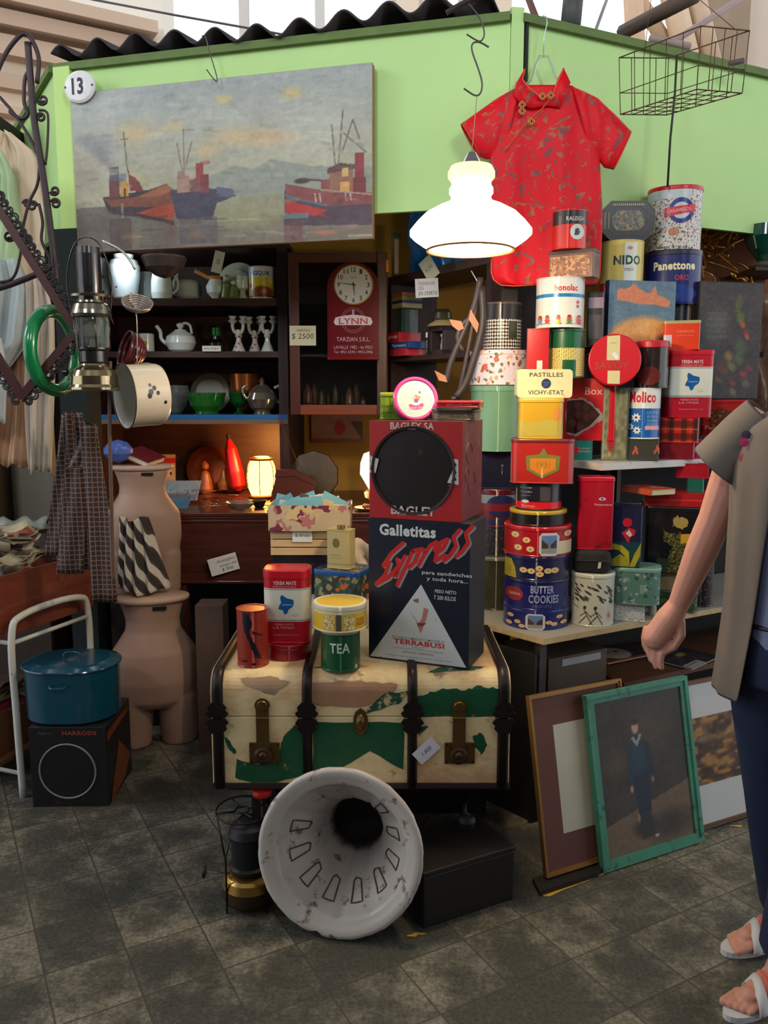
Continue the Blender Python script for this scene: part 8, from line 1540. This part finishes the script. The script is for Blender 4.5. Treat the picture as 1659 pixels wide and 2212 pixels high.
 # the woman at the right edge
pc_=Vector((.985,1.86,0));fdv=Vector((-.6,-.8,0));rdv=Vector((-.8,.6,0));sk=mat((206,146,128),.5,var=.06,scale=14)
WT=thing('person','woman in an open grey-brown shirt, blue jeans and white sandals reaching down with one hand','person',pc_)
def V3(a,b,z):return rdv*a+fdv*b+Vector((0,0,z))
def loc_(px,py,Y):return at(px,py,Y)-pc_
B=MB()
def cap(pts,rs_,fl=None):B.tube([Vector(p)for p in pts],1,sk,14,rs=rs_,flat=fl);[B.add(*ring_loft([(p[0],p[1],p[2]-r*.95,r*.25,r*.25),(p[0],p[1],p[2]-r*.6,r*.8,r*.8),(p[0],p[1],p[2],r,r),(p[0],p[1],p[2]+r*.6,r*.8,r*.8),(p[0],p[1],p[2]+r*.95,r*.25,r*.25)],12),sk,True)for p,r in((pts[0],rs_[0]),(pts[-1],rs_[-1]))]
rot=Matrix.Rotation(math.atan2(rdv.y,rdv.x),4,'Z')
B.add(*ring_loft([(0,0,.80,.16,.11),(0,0,.92,.17,.115),(0,0,1.04,.135,.10),(0,.0,1.18,.15,.11),(0,0,1.30,.165,.11),(0,0,1.38,.15,.085),(0,0,1.42,.07,.06)]),sk,True,rot)
sR=V3(.165,0,1.37);eR=loc_(1545,1120,2.02);wR=loc_(1466,1306,2.10);kn=loc_(1416,1378,2.12)
cap([sR,sR.lerp(eR,.5),eR],[.052,.046,.040]);cap([eR,eR.lerp(wR,.35),wR],[.040,.040,.027])
cap([wR,wR.lerp(kn,.4),kn],[.027,.034,.033])
hd=(kn-wR).normalized();sd_=Vector((.75,-.45,.35));sd_=(sd_-hd*sd_.dot(hd)).normalized();pn=hd.cross(sd_)
for i,(o_,L_)in enumerate([(.034,.062),(.012,.072),(-.011,.068),(-.033,.054)]):
 b0=kn+sd_*o_-hd*.005;d0=(hd*1+Vector((.15*i-.1,0,-.35))).normalized();d1=(d0+Vector((.25,-.1,-.7))).normalized();d2=(d1+Vector((.35,-.1,-.3))).normalized()
 cap([b0,b0+d0*L_*.5,b0+d0*L_*.5+d1*L_*.34,b0+d0*L_*.5+d1*L_*.34+d2*L_*.28],[.0092,.0086,.0078,.0068])
tb0=wR+(kn-wR)*.30+sd_*.026;cap([tb0,tb0+(sd_*.6+hd*.8).normalized()*.038,tb0+(sd_*.35+hd*1).normalized()*.066+Vector((0,0,-.006)),tb0+(sd_*.05+hd*1).normalized()*.088+Vector((0,0,-.012))],[.013,.0115,.0100,.0085])
sL=V3(-.165,0,1.37);eL=V3(-.23,.02,1.10);wL=V3(-.21,.16,.90);cap([sL,sL.lerp(eL,.5),eL],[.052,.046,.040]);cap([eL,eL.lerp(wL,.4),wL],[.040,.038,.027]);kL=wL+V3(.01,.03,-.075);cap([wL,kL],[.027,.031])
for i in range(4):b0=kL+V3(.02,0,0)*(1.5-i)*.9;cap([b0,b0+V3(0,.012,-.035),b0+V3(.0,.03,-.055)],[.0100,.009,.0075])
cap([wL+V3(.02,.02,-.02),wL+V3(.045,.04,-.045),wL+V3(.04,.055,-.07)],[.012,.011,.009])
cap([V3(0,0,1.38),V3(0,.015,1.50)],[.055,.052]);hc_=V3(0,.03,1.575)
B.add(*ring_loft([(0,.0,-.115,.03,.035),(0,.01,-.10,.045,.05),(0,.0,-.05,.064,.082),(0,-.005,.0,.073,.092),(0,-.01,.05,.072,.092),(0,-.01,.09,.05,.065),(0,-.01,.108,.02,.03)]),sk,True,Matrix.Translation(hc_)@Matrix.Rotation(math.atan2(rdv.y,rdv.x),4,'Z'))
cap([hc_+V3(0,.088,.015),hc_+V3(0,.104,-.018)],[.009,.013]);cap([hc_+V3(.07,0,.02),hc_+V3(.07,0,-.02)],[.012,.010]);cap([hc_+V3(-.07,0,.02),hc_+V3(-.07,0,-.02)],[.012,.010])
toeF=onz(1578,2058,.0)-pc_;toeN=onz(1585,2196,.0)-pc_;fd1=Vector((-.93,-.36,0)).normalized();fd2=Vector((-.88,-.48,0)).normalized();an=[]
for toe,fd_,hip in((toeF,fd1,V3(.085,0,.86)),(toeN,fd2,V3(-.085,0,.86))):
 heel=toe-fd_*.205;ank=heel+fd_*.03+Vector((0,0,.085));kne=hip.lerp(ank,.5)+fdv*.03;an.append((hip,kne,ank))
 cap([hip,hip.lerp(kne,.5),kne],[.085,.072,.055]);cap([kne,kne.lerp(ank,.35),ank],[.052,.052,.034]);cap([heel+Vector((0,0,.038)),heel+fd_*.09+Vector((0,0,.045)),heel+fd_*.155+Vector((0,0,.030))],[.030,.033,.027],.8);cap([ank,heel+fd_*.05+Vector((0,0,.05))],[.034,.034])
 pr_=Vector((-fd_.y,fd_.x,0))
 for j in range(5):b0=heel+fd_*.155+pr_*(.028-.014*j)+Vector((0,0,.026));sgn=j if toe is toeF else 4-j;cap([b0,b0+fd_*(.055-.006*sgn)-Vector((0,0,.004))],[.012-.0008*sgn,.0100-.0008*sgn])
o=B.build('body',WT);remesh(o,.0034,6)
shm=mat((104,94,88),.85,var=.14,scale=30,stretch=(1,1,.3),bump=.2);jean=mat((22,36,66),.85,var=.2,scale=26);tee=mat((120,128,160),.8,var=.05)
def shell(zs,gap0,gap1,m,nm,rr,n=40,sol=.004,fold=.006):
 P=[]
 for i,(z,rx,ry)in enumerate(zs):
  g=gap0+(gap1-gap0)*(1-i/(len(zs)-1));row=[]
  for j in range(n+1):
   a=PI/2+g+(2*PI-2*g)*j/n;f_=1+fold/rx*math.sin(j*1.9+i*.25)*(1 if z<1.25 else .3);row.append(V3(rx*rr*math.cos(a)*f_,ry*rr*math.sin(a)*f_,z))
  P.append(row)
 q=MB();q.grid(P,m);return q.build(nm,WT,solid=sol,sub=1),P
zs=[(.74+.05*i,np.interp(.74+.05*i,[.7,.95,1.2,1.32,1.37,1.41],[.205,.185,.185,.195,.185,.09]),np.interp(.74+.05*i,[.7,.95,1.2,1.3,1.41],[.15,.135,.14,.13,.07]))for i in range(13)]+[(1.375,.182,.105),(1.40,.135,.088),(1.425,.085,.07)]
so,P=shell(zs,.28,.62,shm,'shirt',1.03)
shell([(.86+.06*i,.17,.125)for i in range(8)]+[(1.36,.13,.10),(1.385,.10,.085),(1.40,.08,.07)],-.04,-.04,tee,'t_shirt',1.0,fold=.002,sol=.002)
q=MB();s0=sR+V3(-.045,0,.028);s1=loc_(1548,1010,1.99);pts_=[s0,s0.lerp(s1,.3),s0.lerp(s1,.6),s0.lerp(s1,.85),s1];q.tube(pts_,1,shm,20,rs=[.062,.068,.068,.068,.069]);q.f=q.f[:-2];q.mi=q.mi[:-2];q.sm=q.sm[:-2];sv_=q;q.build('shirt_sleeve',WT,solid=.003,sub=1)
q=MB();s0=sL+V3(.045,0,.028);s1=sL.lerp(eL,.8);q.tube([s0,s0.lerp(s1,.4),s1],1,shm,20,rs=[.062,.068,.072]);q.f=q.f[:-2];q.mi=q.mi[:-2];q.sm=q.sm[:-2];q.build('shirt_sleeve',WT,solid=.003)
q=MB();pv_=min([v for r_ in P for v in r_]+[Vector(v)for v in sv_.v],key=lambda v:(lambda s_:math.hypot(s_[0]-1604,s_[1]-948)+60*(v+pc_).y)(proj(v+pc_)));pv_=pv_+(CAM-pv_-pc_).normalized()*.012
for c,(du,dz)in[((176,40,90),(0,0)),((206,150,150),(.012,-.012)),((206,60,70),(.002,-.036)),((60,40,60),(.004,.016))]:q.lathe([(.0,.0015),(.011,0)],mat(c,.7),7,Matrix.Translation(pv_+Vector((du,0,dz)))@orient(CAM-pv_-pc_))
q.build('embroidered_patch',WT)
q=MB();q.add(*ring_loft([(0,0,.78,.175,.125),(0,0,.86,.178,.128),(0,0,.94,.168,.12)],30),jean,True,rot)
for(h,k_,a)in an:q.tube([h,h.lerp(k_,.5),k_,k_.lerp(a,.5),a+Vector((0,0,.02))],1,jean,18,rs=[.105,.092,.074,.068,.062])
o=q.build('jeans',WT);remesh(o,.009,4)
q=MB();q.tube([V3(.165*math.cos(a),.118*math.sin(a),.925)for a in[2*PI*j/30 for j in range(30)]],.014,mat((30,26,24),.5),6,True,flat=.5);q.build('belt',WT)
sw=mat((206,206,210),.5,var=.03);cor_=mat((222,110,104),.5)
for toe,fd_ in((toeF,fd1),(toeN,fd2)):
 pr_=Vector((-fd_.y,fd_.x,0));heel=toe-fd_*.215;out=[]
 for j in range(28):
  a=2*PI*j/28;c,s_=math.cos(a),math.sin(a);w_=.036+.008*c;out.append(heel+fd_*(.115+.128*c)+pr_*w_*s_*1.05)
 q=MB();q.prism([(v.x,v.y)for v in out],.001,.016,sw);s_o=q.build('sandal_sole',WT)
 for f_,w_,h_,mm,lab in((.100,.020,.058,sw,None),(.122,.011,.056,cor_,'coral strap'),(.142,.014,.054,sw,None)):
  q=MB();rows=[]
  for e_ in(-1,0,1):rows.append([heel+fd_*(f_+e_*w_+.025*math.cos(a))+pr_*.045*math.cos(a)+Vector((0,0,.012+(h_+.004-.010*(e_+1))*math.sin(a)))for a in[PI*j/14 for j in range(15)]])
  q.grid(rows,mm);q.build('sandal_strap',WT,lab,solid=.003)
hm=mat((62,42,30),.5,var=.3,scale=40,stretch=(1,1,.1));q=MB();q.add(*ring_loft([(0,-.035,-.13,.06,.05),(0,-.03,-.05,.082,.075),(0,-.03,.03,.084,.082),(0,-.02,.09,.07,.085),(0,-.015,.12,.03,.04)]),hm,True,Matrix.Translation(hc_)@Matrix.Rotation(math.atan2(rdv.y,rdv.x),4,'Z')@Matrix.Rotation(0,4,'X'));o=q.build('hair',WT,sub=1)
for s_ in(-1,1):q=MB();q.lathe([(0,.0),(.009,-.001),(.005,.002),(0,.003)],mat((230,226,222),.2),14,Matrix.Translation(hc_+V3(.028*s_,.086,.012))@orient(fdv));q.lathe([(0,.0032),(.004,.0026)],mat((40,26,20),.2),10,Matrix.Translation(hc_+V3(.028*s_,.086,.012))@orient(fdv),caps=False);q.build('eye',WT)
q=MB();q.tube(catmull([hc_+V3(-.022,.084,-.052),hc_+V3(0,.094,-.054),hc_+V3(.022,.084,-.052)]),.0045,mat((170,84,84),.5),6);q.build('lips',WT)
# gilt foliage and a green vase at the far right of the stall
gl_=mat((206,140,60),.3,.8,var=.3,scale=20);rs=random.Random(4)
q=MB();a_,b_=at(1500,640,3.95),at(1672,470,3.95);q.b2((a_.x,3.95,1.63),(b_.x+.3,3.98,2.3),mat((120,66,34),.5,.3,var=.5,scale=9));o=q.build('copper_panel');o.name='copper_sheet';tag(o,'warm copper brown panel behind the gilt branches','panel')
for i in range(16):
 c=at(rs.uniform(1500,1600),rs.uniform(500,610),3.86);q=MB();L_=rs.uniform(.05,.16);q.tube(catmull([Vector((-L_,0,rs.uniform(-.03,.03))),Vector((0,-.02,rs.uniform(-.02,.05))),Vector((L_,0,rs.uniform(-.04,.04)))]),.004,gl_,6,rs=None);q.grid([[(L_*.3*u+.02*v,-.01,.025*v*math.sin(PI*u))for u in(0,.33,.66,1)]for v in(-1,0,1)],gl_);o=q.build('gilt_branch',loc=c,rot=(0,rs.uniform(-1,1),rs.uniform(-.3,.3)),solid=.001);tag(o,'gilt metal branch in the tangle at the upper right','ornament','gilt branches before the copper panel')
p=at(1652,575,3.7);k=mpx(p);t=thing('vase','dark green glass vase at the far upper right under the fascia','vase',p);q=MB();q.lathe([(16*k,10*k),(34*k,34*k),(46*k,60*k),(44*k,84*k)],mat((16,70,56),.15,var=.5,scale=6,coat=.5),28);q.build('vase_body',t);q=MB();q.lathe([(30*k,-4*k),(34*k,0),(18*k,9*k)],mat((150,140,126),.25,.6),24);q.build('foot',t);q=MB();q.b2((-.06,-.05,-4*k-.016),(.12,.25,-4*k-.001),mat((60,40,32),.6));o=q.build('bracket_shelf',loc=p);tag(o,'small dark shelf carrying the green glass vase','shelf')
tc_=at(1655,760,3.5);q=MB();q.grid([[(.10*(j/8-.5)+.01*math.sin(i),.02*math.sin(j*1.2+i*.8),.46*(i/10-.5))for j in range(9)]for i in range(11)],mat((130,100,84),.3,.1,var=.4,scale=12));o=q.build('paper_bundle',loc=tc_,solid=.004);tag(o,'crumpled brown wrapped bundle at the right edge above the woman','bundle')
